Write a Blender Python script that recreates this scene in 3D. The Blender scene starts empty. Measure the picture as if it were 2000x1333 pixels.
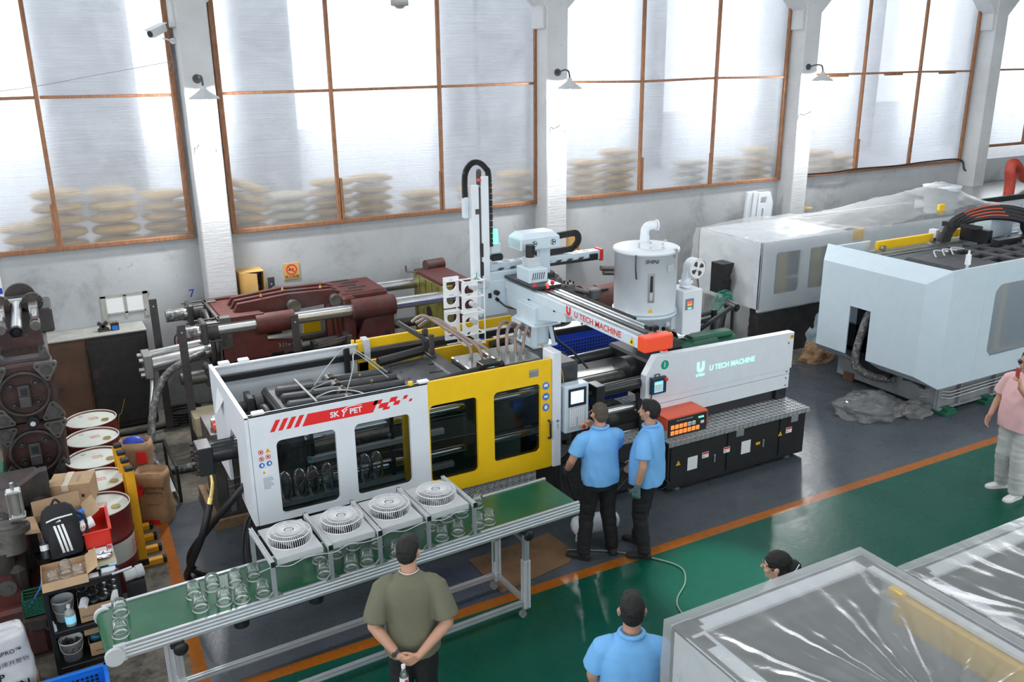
import bpy, bmesh, math, random
from math import sin, cos, pi, radians
from mathutils import Vector, Matrix, geometry, noise
random.seed(7)
S = bpy.context.scene
COL = S.collection
# ---------------------------------------------------------------- camera
f_px, pitch, roll, yaw, CAMH = 1730.89, 0.310953, -0.0121198, 0.493437, 5.0
fw = Vector((sin(yaw)*cos(pitch), cos(yaw)*cos(pitch), -sin(pitch)))
rt = Vector((cos(yaw), -sin(yaw), 0)); up = rt.cross(fw)
r2 = rt*cos(roll)+up*sin(roll); u2 = -rt*sin(roll)+up*cos(roll)
cd = bpy.data.cameras.new('camera'); co = bpy.data.objects.new('camera', cd); COL.objects.link(co)
cd.sensor_width = 36; cd.sensor_fit = 'HORIZONTAL'; cd.lens = f_px/2000*36; cd.clip_start = .1; cd.clip_end = 400
co.matrix_world = Matrix(((r2.x, u2.x, -fw.x, 0), (r2.y, u2.y, -fw.y, 0), (r2.z, u2.z, -fw.z, CAMH), (0, 0, 0, 1)))
S.camera = co
# ---------------------------------------------------------------- world, lights, exposure
w = bpy.data.worlds.new('sky'); S.world = w; w.use_nodes = True
bg = w.node_tree.nodes['Background']; bg.inputs[0].default_value = (.90, .95, 1, 1); bg.inputs[1].default_value = 3.0
def area(name, loc, sx, sy, power, col=(1, 1, 1), rot=(0, 0, 0)):
    l = bpy.data.lights.new(name, 'AREA'); l.shape = 'RECTANGLE'; l.size = sx; l.size_y = sy; l.energy = power; l.color = col
    o = bpy.data.objects.new(name, l); COL.objects.link(o); o.location = loc; o.rotation_euler = rot; return o
for i, x in enumerate((-2.5, 4, 10.5, 17)):  # added fill lights to brighten the hall; no fittings modelled here
    area('fill_light', (x, 8.6, 7.9), 3.5, 1.2, 95, (.96, .98, 1))
    area('fill_light', (x, 3.0, 7.9), 3.5, 1.2, 95, (.96, .98, 1))
sp = bpy.data.lights.new('patch_spot', 'SPOT'); sp.energy = 2600; sp.spot_size = radians(13); sp.spot_blend = .8; sp.shadow_soft_size = .05; so_ = bpy.data.objects.new('patch_spot', sp); COL.objects.link(so_); so_.location = (5.45, 5.75, 7.8)      # added spot, throws the bright daylight patch onto the green aisle
vs = S.view_settings; vs.view_transform = 'Standard'; vs.look = 'None'; vs.gamma = 1; vs.exposure = 0.0; vs.use_curve_mapping = False
# ---------------------------------------------------------------- mesh builder
class MB:
    def __init__(s, M=None): s.v = []; s.f = []; s.sm = []; s.mi = []; s.M = M or Matrix(); s.m = 0; s.smooth = False
    def add(s, vs, fs, smooth=None):
        n = len(s.v); M = s.M
        s.v += [M @ Vector(v) for v in vs]
        flip = M.determinant() < 0
        for f in fs:
            f = [i+n for i in f]
            s.f.append(f[::-1] if flip else f); s.sm.append(s.smooth if smooth is None else smooth); s.mi.append(s.m)
        return s
    def bx(s, x0, x1, y0, y1, z0, z1, b=None):
        if x0 > x1: x0, x1 = x1, x0
        if y0 > y1: y0, y1 = y1, y0
        if z0 > z1: z0, z1 = z1, z0
        d = min(x1-x0, y1-y0, z1-z0)
        b = min(.006, d*.2) if b is None else min(b, d*.45)
        if b <= 0:
            vs = [(x, y, z) for z in (z0, z1) for y in (y0, y1) for x in (x0, x1)]
            return s.add(vs, [(0, 2, 3, 1), (4, 5, 7, 6), (0, 1, 5, 4), (2, 6, 7, 3), (0, 4, 6, 2), (1, 3, 7, 5)], False)
        vs = []; ix = {}
        for a in range(3):
            for sx in (0, 1):
                for sy in (0, 1):
                    for sz in (0, 1):
                        p = [(x0+b, x1-b)[sx], (y0+b, y1-b)[sy], (z0+b, z1-b)[sz]]
                        p[a] = ((x0, x1)[sx], (y0, y1)[sy], (z0, z1)[sz])[a]
                        ix[a, sx, sy, sz] = len(vs); vs.append(p)
        c = Vector(((x0+x1)/2, (y0+y1)/2, (z0+z1)/2)); fs = []
        def q(*k):
            f = [ix[i] for i in k]; P = [Vector(vs[i]) for i in f]
            nrm = (P[1]-P[0]).cross(P[2]-P[0])
            if nrm.dot(sum(P, Vector())/len(P)-c) < 0: f = f[::-1]
            fs.append(f)
        for e in (0, 1):
            q((0, e, 0, 0), (0, e, 1, 0), (0, e, 1, 1), (0, e, 0, 1))
            q((1, 0, e, 0), (1, 1, e, 0), (1, 1, e, 1), (1, 0, e, 1))
            q((2, 0, 0, e), (2, 1, 0, e), (2, 1, 1, e), (2, 0, 1, e))
        for p in (0, 1):
            for r in (0, 1):
                q((0, p, r, 0), (0, p, r, 1), (1, p, r, 1), (1, p, r, 0))
                q((0, p, 0, r), (0, p, 1, r), (2, p, 1, r), (2, p, 0, r))
                q((1, 0, p, r), (1, 1, p, r), (2, 1, p, r), (2, 0, p, r))
        for i in (0, 1):
            for j in (0, 1):
                for k in (0, 1): q((0, i, j, k), (1, i, j, k), (2, i, j, k))
        return s.add(vs, fs, False)
    def cb(s, c, d, b=None): return s.bx(c[0]-d[0]/2, c[0]+d[0]/2, c[1]-d[1]/2, c[1]+d[1]/2, c[2]-d[2]/2, c[2]+d[2]/2, b)
    def bar(s, p0, p1, w, h, upv=(0, 0, 1), b=None):
        p0 = Vector(p0); p1 = Vector(p1); z = (p1-p0); L = z.length; z.normalize(); u = Vector(upv)
        if abs(u.dot(z)) > .98: u = Vector((0, 1, 0))
        x = u.cross(z).normalized(); y = z.cross(x)
        old = s.M; s.M = old @ Matrix(((x.x, y.x, z.x, p0.x), (x.y, y.y, z.y, p0.y), (x.z, y.z, z.z, p0.z), (0, 0, 0, 1)))
        s.bx(-w/2, w/2, -h/2, h/2, 0, L, b); s.M = old; return s
    def rings(s, R, cap=True, smooth=True, loop=False):
        n = len(R[0]); vs = [p for r in R for p in r]; fs = []
        m = len(R)
        for i in range(m if loop else m-1):
            a = i*n; b = ((i+1) % m)*n
            for j in range(n): k = (j+1) % n; fs.append((a+j, a+k, b+k, b+j))
        s.add(vs, fs, smooth)
        if cap and not loop:
            s.add(R[0], [tuple(range(n))[::-1]], False); s.add(R[-1], [tuple(range(n))], False)
        return s
    def cyl(s, p0, p1, r0, r1=None, n=20, cap=True):
        r1 = r0 if r1 is None else r1
        return s.tube([p0, p1], [r0, r1], n, cap)
    def tube(s, P, r, n=10, cap=True, loop=False):
        P = [Vector(p) for p in P]; m = len(P)
        rr = r if isinstance(r, (list, tuple)) else [r]*m
        R = []; prev = None
        for i in range(m):
            if loop: t = P[(i+1) % m]-P[i-1]
            else: t = P[min(i+1, m-1)]-P[max(i-1, 0)]
            t.normalize()
            if prev is None:
                u = Vector((0, 0, 1)) if abs(t.z) < .9 else Vector((1, 0, 0))
                x = (u-t*u.dot(t)).normalized()
            else:
                x = (prev-t*prev.dot(t)).normalized()
            prev = x; y = t.cross(x)
            R.append([P[i]+(x*cos(2*pi*k/n)+y*sin(2*pi*k/n))*rr[i] for k in range(n)])
        return s.rings(R, cap, True, loop)
    def lathe(s, prof, c=(0, 0, 0), n=32, axis=(0, 0, 1), closed=False):
        a = Vector(axis).normalized(); u = Vector((0, 0, 1)) if abs(a.z) < .9 else Vector((1, 0, 0))
        x = (u-a*u.dot(a)).normalized(); y = a.cross(x); c = Vector(c)
        R = [[c+a*h+(x*cos(2*pi*k/n)+y*sin(2*pi*k/n))*max(r, 1e-4) for k in range(n)] for r, h in prof]
        return s.rings(R, False, True, closed)
    def sph(s, c, r, n=16, m=10):
        r = r if isinstance(r, (list, tuple)) else (r, r, r); c = Vector(c); R = []
        for i in range(m+1):
            t = pi*i/m; q = max(sin(t), 1e-3)
            R.append([c+Vector((r[0]*q*cos(2*pi*k/n), r[1]*q*sin(2*pi*k/n), -r[2]*cos(t))) for k in range(n)])
        return s.rings(R, True, True)
    def poly(s, outer, holes, org, xd, yd, th, smooth=False):
        """extruded polygon with holes, thickness th along xd x yd (front face at org, body behind)"""
        o = Vector(org); xd = Vector(xd); yd = Vector(yd); nz = xd.cross(yd).normalized()
        loops = [list(outer)]+[list(h) for h in holes]
        flat = [p for l in loops for p in l]
        tris = geometry.tessellate_polygon([[Vector((p[0], p[1], 0)) for p in l] for l in loops])
        T = []
        for t in tris:
            a, b, c = (flat[i] for i in t)
            ar = (b[0]-a[0])*(c[1]-a[1])-(b[1]-a[1])*(c[0]-a[0])
            T.append(tuple(t) if ar > 0 else tuple(t)[::-1])
        F = [o+xd*p[0]+yd*p[1] for p in flat]
        s.add(F, T, False)
        if th:
            B = [p-nz*th for p in F]
            s.add(B, [t[::-1] for t in T], False)
            k = 0
            for li, l in enumerate(loops):
                ar = sum(l[i][0]*l[(i+1) % len(l)][1]-l[(i+1) % len(l)][0]*l[i][1] for i in range(len(l)))
                n = len(l); ccw = (ar > 0) == (li == 0)
                fs = []
                for i in range(n):
                    j = (i+1) % n; q = (i, n+i, n+j, j)
                    fs.append(q if ccw else q[::-1])
                s.add(F[k:k+n]+B[k:k+n], fs, smooth); k += n
        return s
    def build(s, name, mats):
        me = bpy.data.meshes.new(name); me.from_pydata([tuple(v) for v in s.v], [], s.f)
        for m in (mats if isinstance(mats, (list, tuple)) else [mats]): me.materials.append(m)
        me.polygons.foreach_set('use_smooth', s.sm); me.polygons.foreach_set('material_index', s.mi); me.update(); return me
def rrect(x0, x1, y0, y1, r, n=5):
    P = []
    for cx, cy, a in ((x1-r, y0+r, -pi/2), (x1-r, y1-r, 0), (x0+r, y1-r, pi/2), (x0+r, y0+r, pi)):
        P += [(cx+r*cos(a+pi/2*i/n), cy+r*sin(a+pi/2*i/n)) for i in range(n+1)]
    return P
def circ(cx, cy, r, n=24, ry=None): return [(cx+r*cos(2*pi*i/n), cy+(ry or r)*sin(2*pi*i/n)) for i in range(n)]
def spline(P, n=8):
    P = [Vector(p) for p in P]; out = []
    for i in range(len(P)-1):
        a = P[max(i-1, 0)]; b = P[i]; c = P[i+1]; d = P[min(i+2, len(P)-1)]
        for k in range(n):
            t = k/n
            out.append(.5*((2*b)+(c-a)*t+(2*a-5*b+4*c-d)*t*t+(3*b-a-3*c+d)*t**3))
    return out+[P[-1]]
# ---------------------------------------------------------------- objects
OFF = {}
def link(o): COL.objects.link(o); return o
def tag(o, label=None, cat=None, group=None, kind=None):
    if label: o['label'] = label
    if cat: o['category'] = cat
    if group: o['group'] = group
    if kind: o['kind'] = kind
    return o
def thing(name, label, cat, loc=(0, 0, 0), rz=0, group=None, world=True):
    o = link(bpy.data.objects.new(name, None)); o.location = loc; o.rotation_euler = (0, 0, rz); o.empty_display_size = .1
    OFF[o.name] = Vector(loc) if world else Vector()
    return tag(o, label, cat, group)
def part(name, mb, mat, parent, label=None, kind=None):
    of = OFF[parent.name]
    if of.length > 0: mb.v = [v-of for v in mb.v]
    o = link(bpy.data.objects.new(name, mb.build(name, mat))); o.parent = parent; OFF[o.name] = of
    return tag(o, label, None, None, kind)
def meshpart(name, me, parent, label=None):
    o = link(bpy.data.objects.new(name, me)); o.parent = parent; OFF[o.name] = OFF[parent.name]; return tag(o, label)
def solo(name, mb, mat, label, cat, group=None, kind=None):
    xs = [v.x for v in mb.v]; ys = [v.y for v in mb.v]; zs = [v.z for v in mb.v]
    of = Vector(((min(xs)+max(xs))/2, (min(ys)+max(ys))/2, min(zs))); mb.v = [v-of for v in mb.v]
    o = link(bpy.data.objects.new(name, mb.build(name, mat))); o.location = of; OFF[o.name] = of
    return tag(o, label, cat, group, kind)
def struct(name, mb, mat): 
    o = link(bpy.data.objects.new(name, mb.build(name, mat))); o['kind'] = 'structure'; OFF[o.name] = Vector(); return o
def dup(root, loc=None, rz=None, label=None, group=None):
    r = root.copy(); link(r)
    if loc is not None: r.location = loc
    if rz is not None: r.rotation_euler = (0, 0, rz)
    if label: r['label'] = label
    if group: r['group'] = group
    for ch in list(root.children):
        c = ch.copy(); link(c); c.parent = r
        for g in list(ch.children):
            d = g.copy(); link(d); d.parent = c
    return r
SIDE = bpy.data.scenes.new('workbench')          # small side scene: modifiers and text are turned into plain meshes there
def bake(o):
    SIDE.collection.objects.link(o)
    with bpy.context.temp_override(scene=SIDE, view_layer=SIDE.view_layers[0]): dg = bpy.context.evaluated_depsgraph_get()
    me = bpy.data.meshes.new_from_object(o.evaluated_get(dg)); bpy.data.objects.remove(o); return me
def text(name, body, size, org, xd, yd, mat, parent, bold=0.0, align='CENTER', sx=1.0, ext=.0008, shear=0.0, label=None):
    cu = bpy.data.curves.new('text', 'FONT'); cu.body = body; cu.size = size; cu.align_x = align; cu.align_y = 'CENTER'
    cu.extrude = 0; cu.offset = bold*size; cu.shear = shear; cu.resolution_u = 3
    o = bpy.data.objects.new('tmp_text', cu); me = bake(o); bpy.data.curves.remove(cu)
    xd = Vector(xd).normalized(); yd = Vector(yd).normalized(); nz = xd.cross(yd); org = Vector(org)+nz*ext
    mb = MB(); mb.v = [org+xd*v.co.x*sx+yd*v.co.y for v in me.vertices]
    mb.f = [list(p.vertices) for p in me.polygons]; mb.sm = [False]*len(mb.f); mb.mi = [0]*len(mb.f)
    bpy.data.meshes.remove(me)
    return part(name, mb, mat, parent, label)
# ---------------------------------------------------------------- materials
def nodes(name):
    m = bpy.data.materials.new(name); m.use_nodes = True; nt = m.node_tree; return m, nt, nt.nodes['Principled BSDF'], nt.nodes['Material Output']
def N(nt, t, **k):
    n = nt.nodes.new(t)
    for a, b in k.items():
        if a.startswith('i_'): n.inputs[a[2:].replace('_', ' ')].default_value = b
        else: setattr(n, a, b)
    return n
def pos(nt): return N(nt, 'ShaderNodeNewGeometry').outputs['Position']
def obc(nt): return N(nt, 'ShaderNodeTexCoord').outputs['Object']
def ramp(nt, fac, stops):
    r = N(nt, 'ShaderNodeValToRGB'); e = r.color_ramp.elements
    while len(e) < len(stops): e.new(.5)
    for i, (p, c) in enumerate(stops): e[i].position = p; e[i].color = (*c, 1) if len(c) == 3 else c
    nt.links.new(fac, r.inputs[0]); return r.outputs[0]
def mix(nt, f, a, b, mode='MIX'):
    n = N(nt, 'ShaderNodeMix', data_type='RGBA', blend_type=mode)
    for k, x in ((0, f), (6, a), (7, b)):
        if isinstance(x, (int, float)): n.inputs[k].default_value = x
        elif isinstance(x, tuple): n.inputs[k].default_value = (*x, 1) if len(x) == 3 else x
        else: nt.links.new(x, n.inputs[k])
    return n.outputs[2]
def noi(nt, vec, scale, detail=4, rough=.5, dist=0):
    n = N(nt, 'ShaderNodeTexNoise', i_Scale=scale, i_Detail=detail, i_Roughness=rough, i_Distortion=dist); nt.links.new(vec, n.inputs['Vector']); return n.outputs[0]
def bump(nt, bs, h, strength, dist=.01):
    b = N(nt, 'ShaderNodeBump', i_Strength=strength, i_Distance=dist); nt.links.new(h, b.inputs['Height']); nt.links.new(b.outputs[0], bs.inputs['Normal'])
def scl(nt, vec, s):
    m = N(nt, 'ShaderNodeMapping'); m.inputs['Scale'].default_value = s; nt.links.new(vec, m.inputs['Vector']); return m.outputs[0]
def mat(name, col, rough=.5, metal=0, var=0, vscale=6, bmp=0, bscale=80, dirt=None, dscale=3, damt=.5, emit=0, spec=.5, coat=0, stretch=None, alpha=1):
    m, nt, b, out = nodes(name); b.inputs['Base Color'].default_value = (*col, 1); b.inputs['Roughness'].default_value = rough
    b.inputs['Metallic'].default_value = metal; b.inputs['Specular IOR Level'].default_value = spec; b.inputs['Coat Weight'].default_value = coat
    v = obc(nt)
    if stretch: v = scl(nt, v, stretch)
    c = None
    if var or dirt:
        n = noi(nt, v, vscale, 5, .6)
        lo = tuple(max(0, x*(1-var)) for x in col); hi = tuple(min(1, x*(1+var)) for x in col)
        c = ramp(nt, n, [(.3, lo), (.7, hi)])
        if dirt:
            d = noi(nt, v, dscale, 7, .68)
            c = mix(nt, ramp(nt, d, [(.62-damt*.35, (0, 0, 0)), (.78-damt*.2, (1, 1, 1))]), c, dirt)
        nt.links.new(c, b.inputs['Base Color'])
    if bmp: bump(nt, b, noi(nt, v, bscale, 3), bmp)
    if emit:
        b.inputs['Emission Color'].default_value = (*col, 1); b.inputs['Emission Strength'].default_value = emit
    return m
def glassy(name, tint=(1, 1, 1), trans=.9, rough=.02, diff=None, fres=1.25, bmp=0, bscale=20, stretch=None):
    """thin clear sheet: transparent + gloss by facing angle (+ a little haze)"""
    m, nt, b, out = nodes(name); nt.nodes.remove(b)
    t = N(nt, 'ShaderNodeBsdfTransparent'); t.inputs[0].default_value = (*tint, 1)
    g = N(nt, 'ShaderNodeBsdfGlossy'); g.inputs['Roughness'].default_value = rough; g.inputs[0].default_value = (1, 1, 1, 1)
    fr = N(nt, 'ShaderNodeFresnel'); fr.inputs[0].default_value = fres
    a = t.outputs[0]
    if diff:
        d = N(nt, 'ShaderNodeBsdfDiffuse'); d.inputs[0].default_value = (*diff, 1); tl = N(nt, 'ShaderNodeBsdfTranslucent'); tl.inputs[0].default_value = (*diff, 1)
        ad = N(nt, 'ShaderNodeMixShader'); ad.inputs[0].default_value = .35; nt.links.new(d.outputs[0], ad.inputs[1]); nt.links.new(tl.outputs[0], ad.inputs[2])
        x = N(nt, 'ShaderNodeMixShader'); x.inputs[0].default_value = 1-trans; nt.links.new(a, x.inputs[1]); nt.links.new(ad.outputs[0], x.inputs[2]); a = x.outputs[0]
    x = N(nt, 'ShaderNodeMixShader'); nt.links.new(fr.outputs[0], x.inputs[0]); nt.links.new(a, x.inputs[1]); nt.links.new(g.outputs[0], x.inputs[2])
    if bmp:
        v = obc(nt)
        if stretch: v = scl(nt, v, stretch)
        bn = N(nt, 'ShaderNodeBump', i_Strength=bmp, i_Distance=.02); nt.links.new(noi(nt, v, bscale, 6, .6, .6), bn.inputs['Height'])
        nt.links.new(bn.outputs[0], g.inputs['Normal']); nt.links.new(bn.outputs[0], fr.inputs['Normal'])
    nt.links.new(x.outputs[0], out.inputs[0]); return m
M = {}
def dm(k, *a, **kw): M[k] = mat(k, *a, **kw)
dm('white', (.72, .755, .79), .35, var=.03)
dm('white_bright', (.8, .81, .82), .3)
dm('blue_white', (.58, .68, .74), .35, var=.03)
dm('pale_grey', (.50, .52, .53), .45, var=.08)
dm('grey', (.22, .23, .24), .5, var=.15)
dm('black', (.012, .013, .014), .38, var=.3)
dm('black_satin', (.02, .021, .023), .3)
dm('black_rough', (.018, .018, .018), .75, var=.3)
dm('rubber', (.012, .012, .013), .5)
dm('cast_black', (.05, .052, .056), .5, var=.3, bmp=.15, bscale=60)
dm('yellow', (.86, .53, .008), .35, var=.04)
dm('roller_yellow', (.80, .38, .01), .45, var=.1, dirt=(.35, .15, .02), damt=.2)
dm('red', (.78, .02, .02), .4)
dm('red_paint', (.7, .035, .02), .35)
dm('orange', (.9, .085, .03), .35)
dm('orange_paint', (.72, .10, .04), .38, var=.05)
dm('maroon', (.045, .014, .012), .55, var=.4, dirt=(.05, .042, .037), dscale=3, damt=.4, bmp=.2)
dm('rust_red', (.075, .011, .008), .6, var=.35, dirt=(.06, .042, .037), dscale=2.2, damt=.38, bmp=.2)
dm('dark_iron', (.045, .04, .038), .55, .3, var=.4, dirt=(.09, .045, .035), damt=.4, bmp=.25)
dm('oily_steel', (.16, .155, .145), .45, .7, var=.4, dirt=(.05, .045, .04), damt=.5)
dm('steel', (.55, .55, .54), .28, .9, var=.1)
dm('chrome', (.72, .73, .74), .15, 1)
dm('aluminium', (.58, .60, .63), .38, .7, var=.05)
dm('gunmetal', (.07, .065, .065), .5, .4, var=.25)
dm('brass', (.55, .42, .16), .3, .9)
dm('blue_paint', (.012, .05, .42), .4)
dm('blue_plastic', (.01, .16, .62), .4)
dm('green_paint', (.01, .10, .055), .45, var=.2)
dm('cardboard', (.42, .28, .16), .85, var=.12)
dm('cardboard_in', (.33, .21, .12), .9, var=.1)
dm('kraft', (.36, .22, .12), .85, var=.2, bmp=.5, bscale=9)
dm('tape', (.62, .55, .44), .3)
dm('paper', (.75, .76, .76), .8)
dm('sack_white', (.62, .63, .64), .55, var=.08, bmp=.5, bscale=8)
dm('sack_tan', (.42, .25, .05), .8, var=.2, bmp=.5, bscale=7)
dm('sack_pale', (.42, .36, .24), .8, var=.1, bmp=.5, bscale=7)
dm('drum_side', (.16, .02, .016), .45, var=.2)
dm('drum_top', (.60, .62, .56), .45, var=.06, dirt=(.45, .46, .40), damt=.25)
dm('skin', (.50, .27, .18), .5, var=.06)
dm('skin_pale', (.58, .35, .25), .5, var=.06)
dm('hair_black', (.008, .007, .006), .7, var=.5, vscale=60, bmp=.6, bscale=160, stretch=(1, 1, .25))
dm('hair_buzz', (.085, .065, .05), .8, var=.3, vscale=40, bmp=.4, bscale=260)
dm('shirt_blue', (.17, .44, .80), .8, var=.06, bmp=.35, bscale=14)
dm('shirt_olive', (.145, .145, .095), .9, var=.05, bmp=.35, bscale=10)
dm('shirt_pink', (.76, .46, .46), .9, var=.04, bmp=.3, bscale=11)
dm('trouser_black', (.010, .010, .012), .8, bmp=.3, bscale=14)
dm('trouser_grey', (.50, .51, .49), .9, var=.05, bmp=.35, bscale=12)
dm('shoe_white', (.72, .71, .68), .6)
dm('glove_dark', (.03, .035, .05), .9, bmp=.6, bscale=200)
dm('glove_green', (.10, .19, .20), .9, var=.4, vscale=80, bmp=.6, bscale=200)
dm('wood', (.25, .115, .055), .7, var=.35, vscale=8, stretch=(6, 6, 1), bmp=.2)
dm('pallet_wood', (.24, .15, .085), .8, var=.3, bmp=.2)
dm('rust_steel', (.11, .055, .03), .7, var=.35, dirt=(.03, .02, .018), damt=.5)
dm('cabinet_dark', (.022, .02, .02), .5, var=.3, dirt=(.12, .055, .04), dscale=2.2, damt=.12)
dm('dusty', (.33, .33, .30), .8, var=.15)
dm('sign_yellow', (.55, .33, .10), .7, var=.1)
dm('icon_yellow', (.85, .52, .01), .4)
dm('icon_blue', (.01, .13, .50), .4)
dm('ink', (.01, .01, .012), .6)
dm('ink_grey', (.25, .26, .28), .6)
dm('ink_red', (.7, .02, .02), .6)
dm('ink_blue', (.02, .04, .35), .6)
dm('teal', (.0, .35, .22), .4)
dm('lamp_green', (.10, 1, .45), .4, emit=3)
dm('lamp_red', (.75, .01, .02), .25, emit=.25)
dm('led_red', (1, .05, .02), .4, emit=2)
dm('led_orange', (1, .22, .05), .4, emit=1.2)
dm('screen', (.80, .83, .86), .3, emit=.55)
dm('screen_blue', (.25, .65, .85), .3, emit=.5)
dm('led_white', (1, 1, 1), .3, emit=18)
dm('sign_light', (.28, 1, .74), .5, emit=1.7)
dm('film', (.6, .6, .6), .3)
dm('hose_red', (.42, .05, .03), .5, var=.2)
dm('wrap_hose', (.10, .10, .10), .35, var=.8, vscale=30, dirt=(.45, .45, .42), dscale=16, damt=.35)
dm('braid_hose', (.26, .19, .16), .3, var=.15)
dm('vinyl', (.38, .42, .40), .35)
dm('hose_green', (.16, .24, .18), .4)
M['cover_film'] = glassy('cover_film', (.95, .95, .95), .56, .28, (.58, .60, .60), 1.10, .25, 6)
M['door_glass'] = glassy('door_glass', (.66, .69, .70), 1, .02, None, 1.35)
M['frosted'] = glassy('frosted', (.9, .93, .97), .84, .3, (.42, .46, .55), 1.2)
M['clear_plastic'] = glassy('clear_plastic', (.97, .98, .98), .92, .06, (.92, .95, .94), 1.45)
M['clear_rim'] = glassy('clear_rim', (.97, .98, .98), .55, .1, (.95, .97, .96), 1.5)
M['clear_film'] = glassy('clear_film', (.95, .95, .95), .74, .15, (.66, .66, .64), 1.38, .6, 14)
# painted belt
m, nt, b, out = nodes('belt_green'); v = obc(nt)
nt.links.new(ramp(nt, noi(nt, v, 3, 6, .6), [(.3, (.010, .085, .035)), (.7, (.016, .115, .05))]), b.inputs['Base Color'])
b.inputs['Roughness'].default_value = .22; M['belt'] = m
# chequer plate
m, nt, b, out = nodes('chequer_plate'); v = pos(nt); b.inputs['Metallic'].default_value = .85
b.inputs['Roughness'].default_value = .3; b.inputs['Metallic'].default_value = .6
sep = N(nt, 'ShaderNodeSeparateXYZ'); nt.links.new(v, sep.inputs[0])
def mth(nt, op, a, b=None):
    n = N(nt, 'ShaderNodeMath', operation=op)
    for i, x in enumerate((a, b)):
        if x is None: continue
        if isinstance(x, (int, float)): n.inputs[i].default_value = x
        else: nt.links.new(x, n.inputs[i])
    return n.outputs[0]
sm = mth(nt, 'ADD', sep.outputs[0], mth(nt, 'ADD', sep.outputs[1], sep.outputs[2]))
df = mth(nt, 'SUBTRACT', sep.outputs[0], mth(nt, 'ADD', sep.outputs[1], sep.outputs[2]))
chk = mth(nt, 'GREATER_THAN', mth(nt, 'MULTIPLY', mth(nt, 'SINE', mth(nt, 'MULTIPLY', sm, 42)), mth(nt, 'SINE', mth(nt, 'MULTIPLY', df, 42))), 0)
s1 = mth(nt, 'SINE', mth(nt, 'MULTIPLY', sm, 210)); s2 = mth(nt, 'SINE', mth(nt, 'MULTIPLY', df, 210))
hh = mth(nt, 'ADD', mth(nt, 'MULTIPLY', s1, chk), mth(nt, 'MULTIPLY', s2, mth(nt, 'SUBTRACT', 1, chk)))
nt.links.new(ramp(nt, hh, [(.45, (.48, .50, .51)), (.75, (.85, .87, .88))]), b.inputs['Base Color']); bump(nt, b, hh, 1.0, .012); M['chequer'] = m
# perforated blue sheet
m, nt, b, out = nodes('perforated_blue'); v = pos(nt); sep = N(nt, 'ShaderNodeSeparateXYZ'); nt.links.new(v, sep.inputs[0])
px = mth(nt, 'GREATER_THAN', mth(nt, 'SINE', mth(nt, 'MULTIPLY', sep.outputs[0], 140)), -.15)
pz = mth(nt, 'GREATER_THAN', mth(nt, 'SINE', mth(nt, 'MULTIPLY', sep.outputs[2], 140)), -.15)
nt.links.new(mix(nt, mth(nt, 'MULTIPLY', px, pz), (.015, .06, .50), (.005, .006, .012)), b.inputs['Base Color']); b.inputs['Roughness'].default_value = .45; M['perf_blue'] = m
# ================================================================ floor, wall, windows
m, nt, b, out = nodes('workshop_floor'); P = pos(nt); sep = N(nt, 'ShaderNodeSeparateXYZ'); nt.links.new(P, sep.inputs[0]); X, Y = sep.outputs[0], sep.outputs[1]
nb = noi(nt, P, 2.2, 6, .65); nf = noi(nt, P, 14, 6, .7); nl = noi(nt, P, .6, 3, .5)
conc = mix(nt, ramp(nt, nb, [(.42, (0, 0, 0)), (.62, (1, 1, 1))]), (.16, .145, .115), (.045, .04, .035))
conc = mix(nt, ramp(nt, nf, [(.35, (0, 0, 0)), (.7, (.6, .6, .6))]), conc, (.24, .22, .18))
grey = ramp(nt, nb, [(.3, (.064, .074, .086)), (.7, (.080, .092, .106))])
grey = mix(nt, ramp(nt, nf, [(.66, (0, 0, 0)), (.8, (.5, .5, .5))]), grey, (.16, .17, .18))
green = ramp(nt, nl, [(.3, (.002, .068, .042)), (.7, (.004, .088, .055))])
orange = ramp(nt, nf, [(.3, (.30, .08, .005)), (.75, (.40, .125, .012))])
xe = mth(nt, 'SUBTRACT', mth(nt, 'SUBTRACT', X, mth(nt, 'MULTIPLY', Y, .03)), .49)     # >0 on the painted side
jag = mth(nt, 'MULTIPLY', mth(nt, 'SUBTRACT', nf, .5), .35)
yk = mth(nt, 'LESS_THAN', mth(nt, 'ADD', Y, mth(nt, 'MULTIPLY', jag, .3)), 10.15)
isg = mth(nt, 'MULTIPLY', mth(nt, 'GREATER_THAN', xe, 0), yk)
iso = mth(nt, 'MULTIPLY', mth(nt, 'GREATER_THAN', mth(nt, 'ADD', xe, jag), -.11), yk)
c = mix(nt, iso, conc, orange); c = mix(nt, isg, c, grey)
right = mth(nt, 'GREATER_THAN', X, -20)
st = mth(nt, 'MULTIPLY', mth(nt, 'LESS_THAN', Y, 6.625), mth(nt, 'GREATER_THAN', xe, -.02))
c = mix(nt, st, c, orange); c = mix(nt, mth(nt, 'MULTIPLY', mth(nt, 'LESS_THAN', Y, 6.495), mth(nt, 'GREATER_THAN', xe, -.02)), c, green)
nt.links.new(c, b.inputs['Base Color'])
paint = mth(nt, 'MAXIMUM', isg, st)
rg = mth(nt, 'SUBTRACT', .85, mth(nt, 'MULTIPLY', paint, .57)); rg = mth(nt, 'ADD', rg, mth(nt, 'MULTIPLY', mth(nt, 'SUBTRACT', nb, .5), .3)); nt.links.new(rg, b.inputs['Roughness'])
b.inputs['Specular IOR Level'].default_value = .28; bump(nt, b, nf, .12, .02); M['floor'] = m
mb = MB(); mb.add([(-7, -7, 0), (30, -7, 0), (30, 13.4, 0), (-7, 13.4, 0)], [(0, 1, 2, 3)], False); struct('floor', mb, M['floor'])

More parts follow.
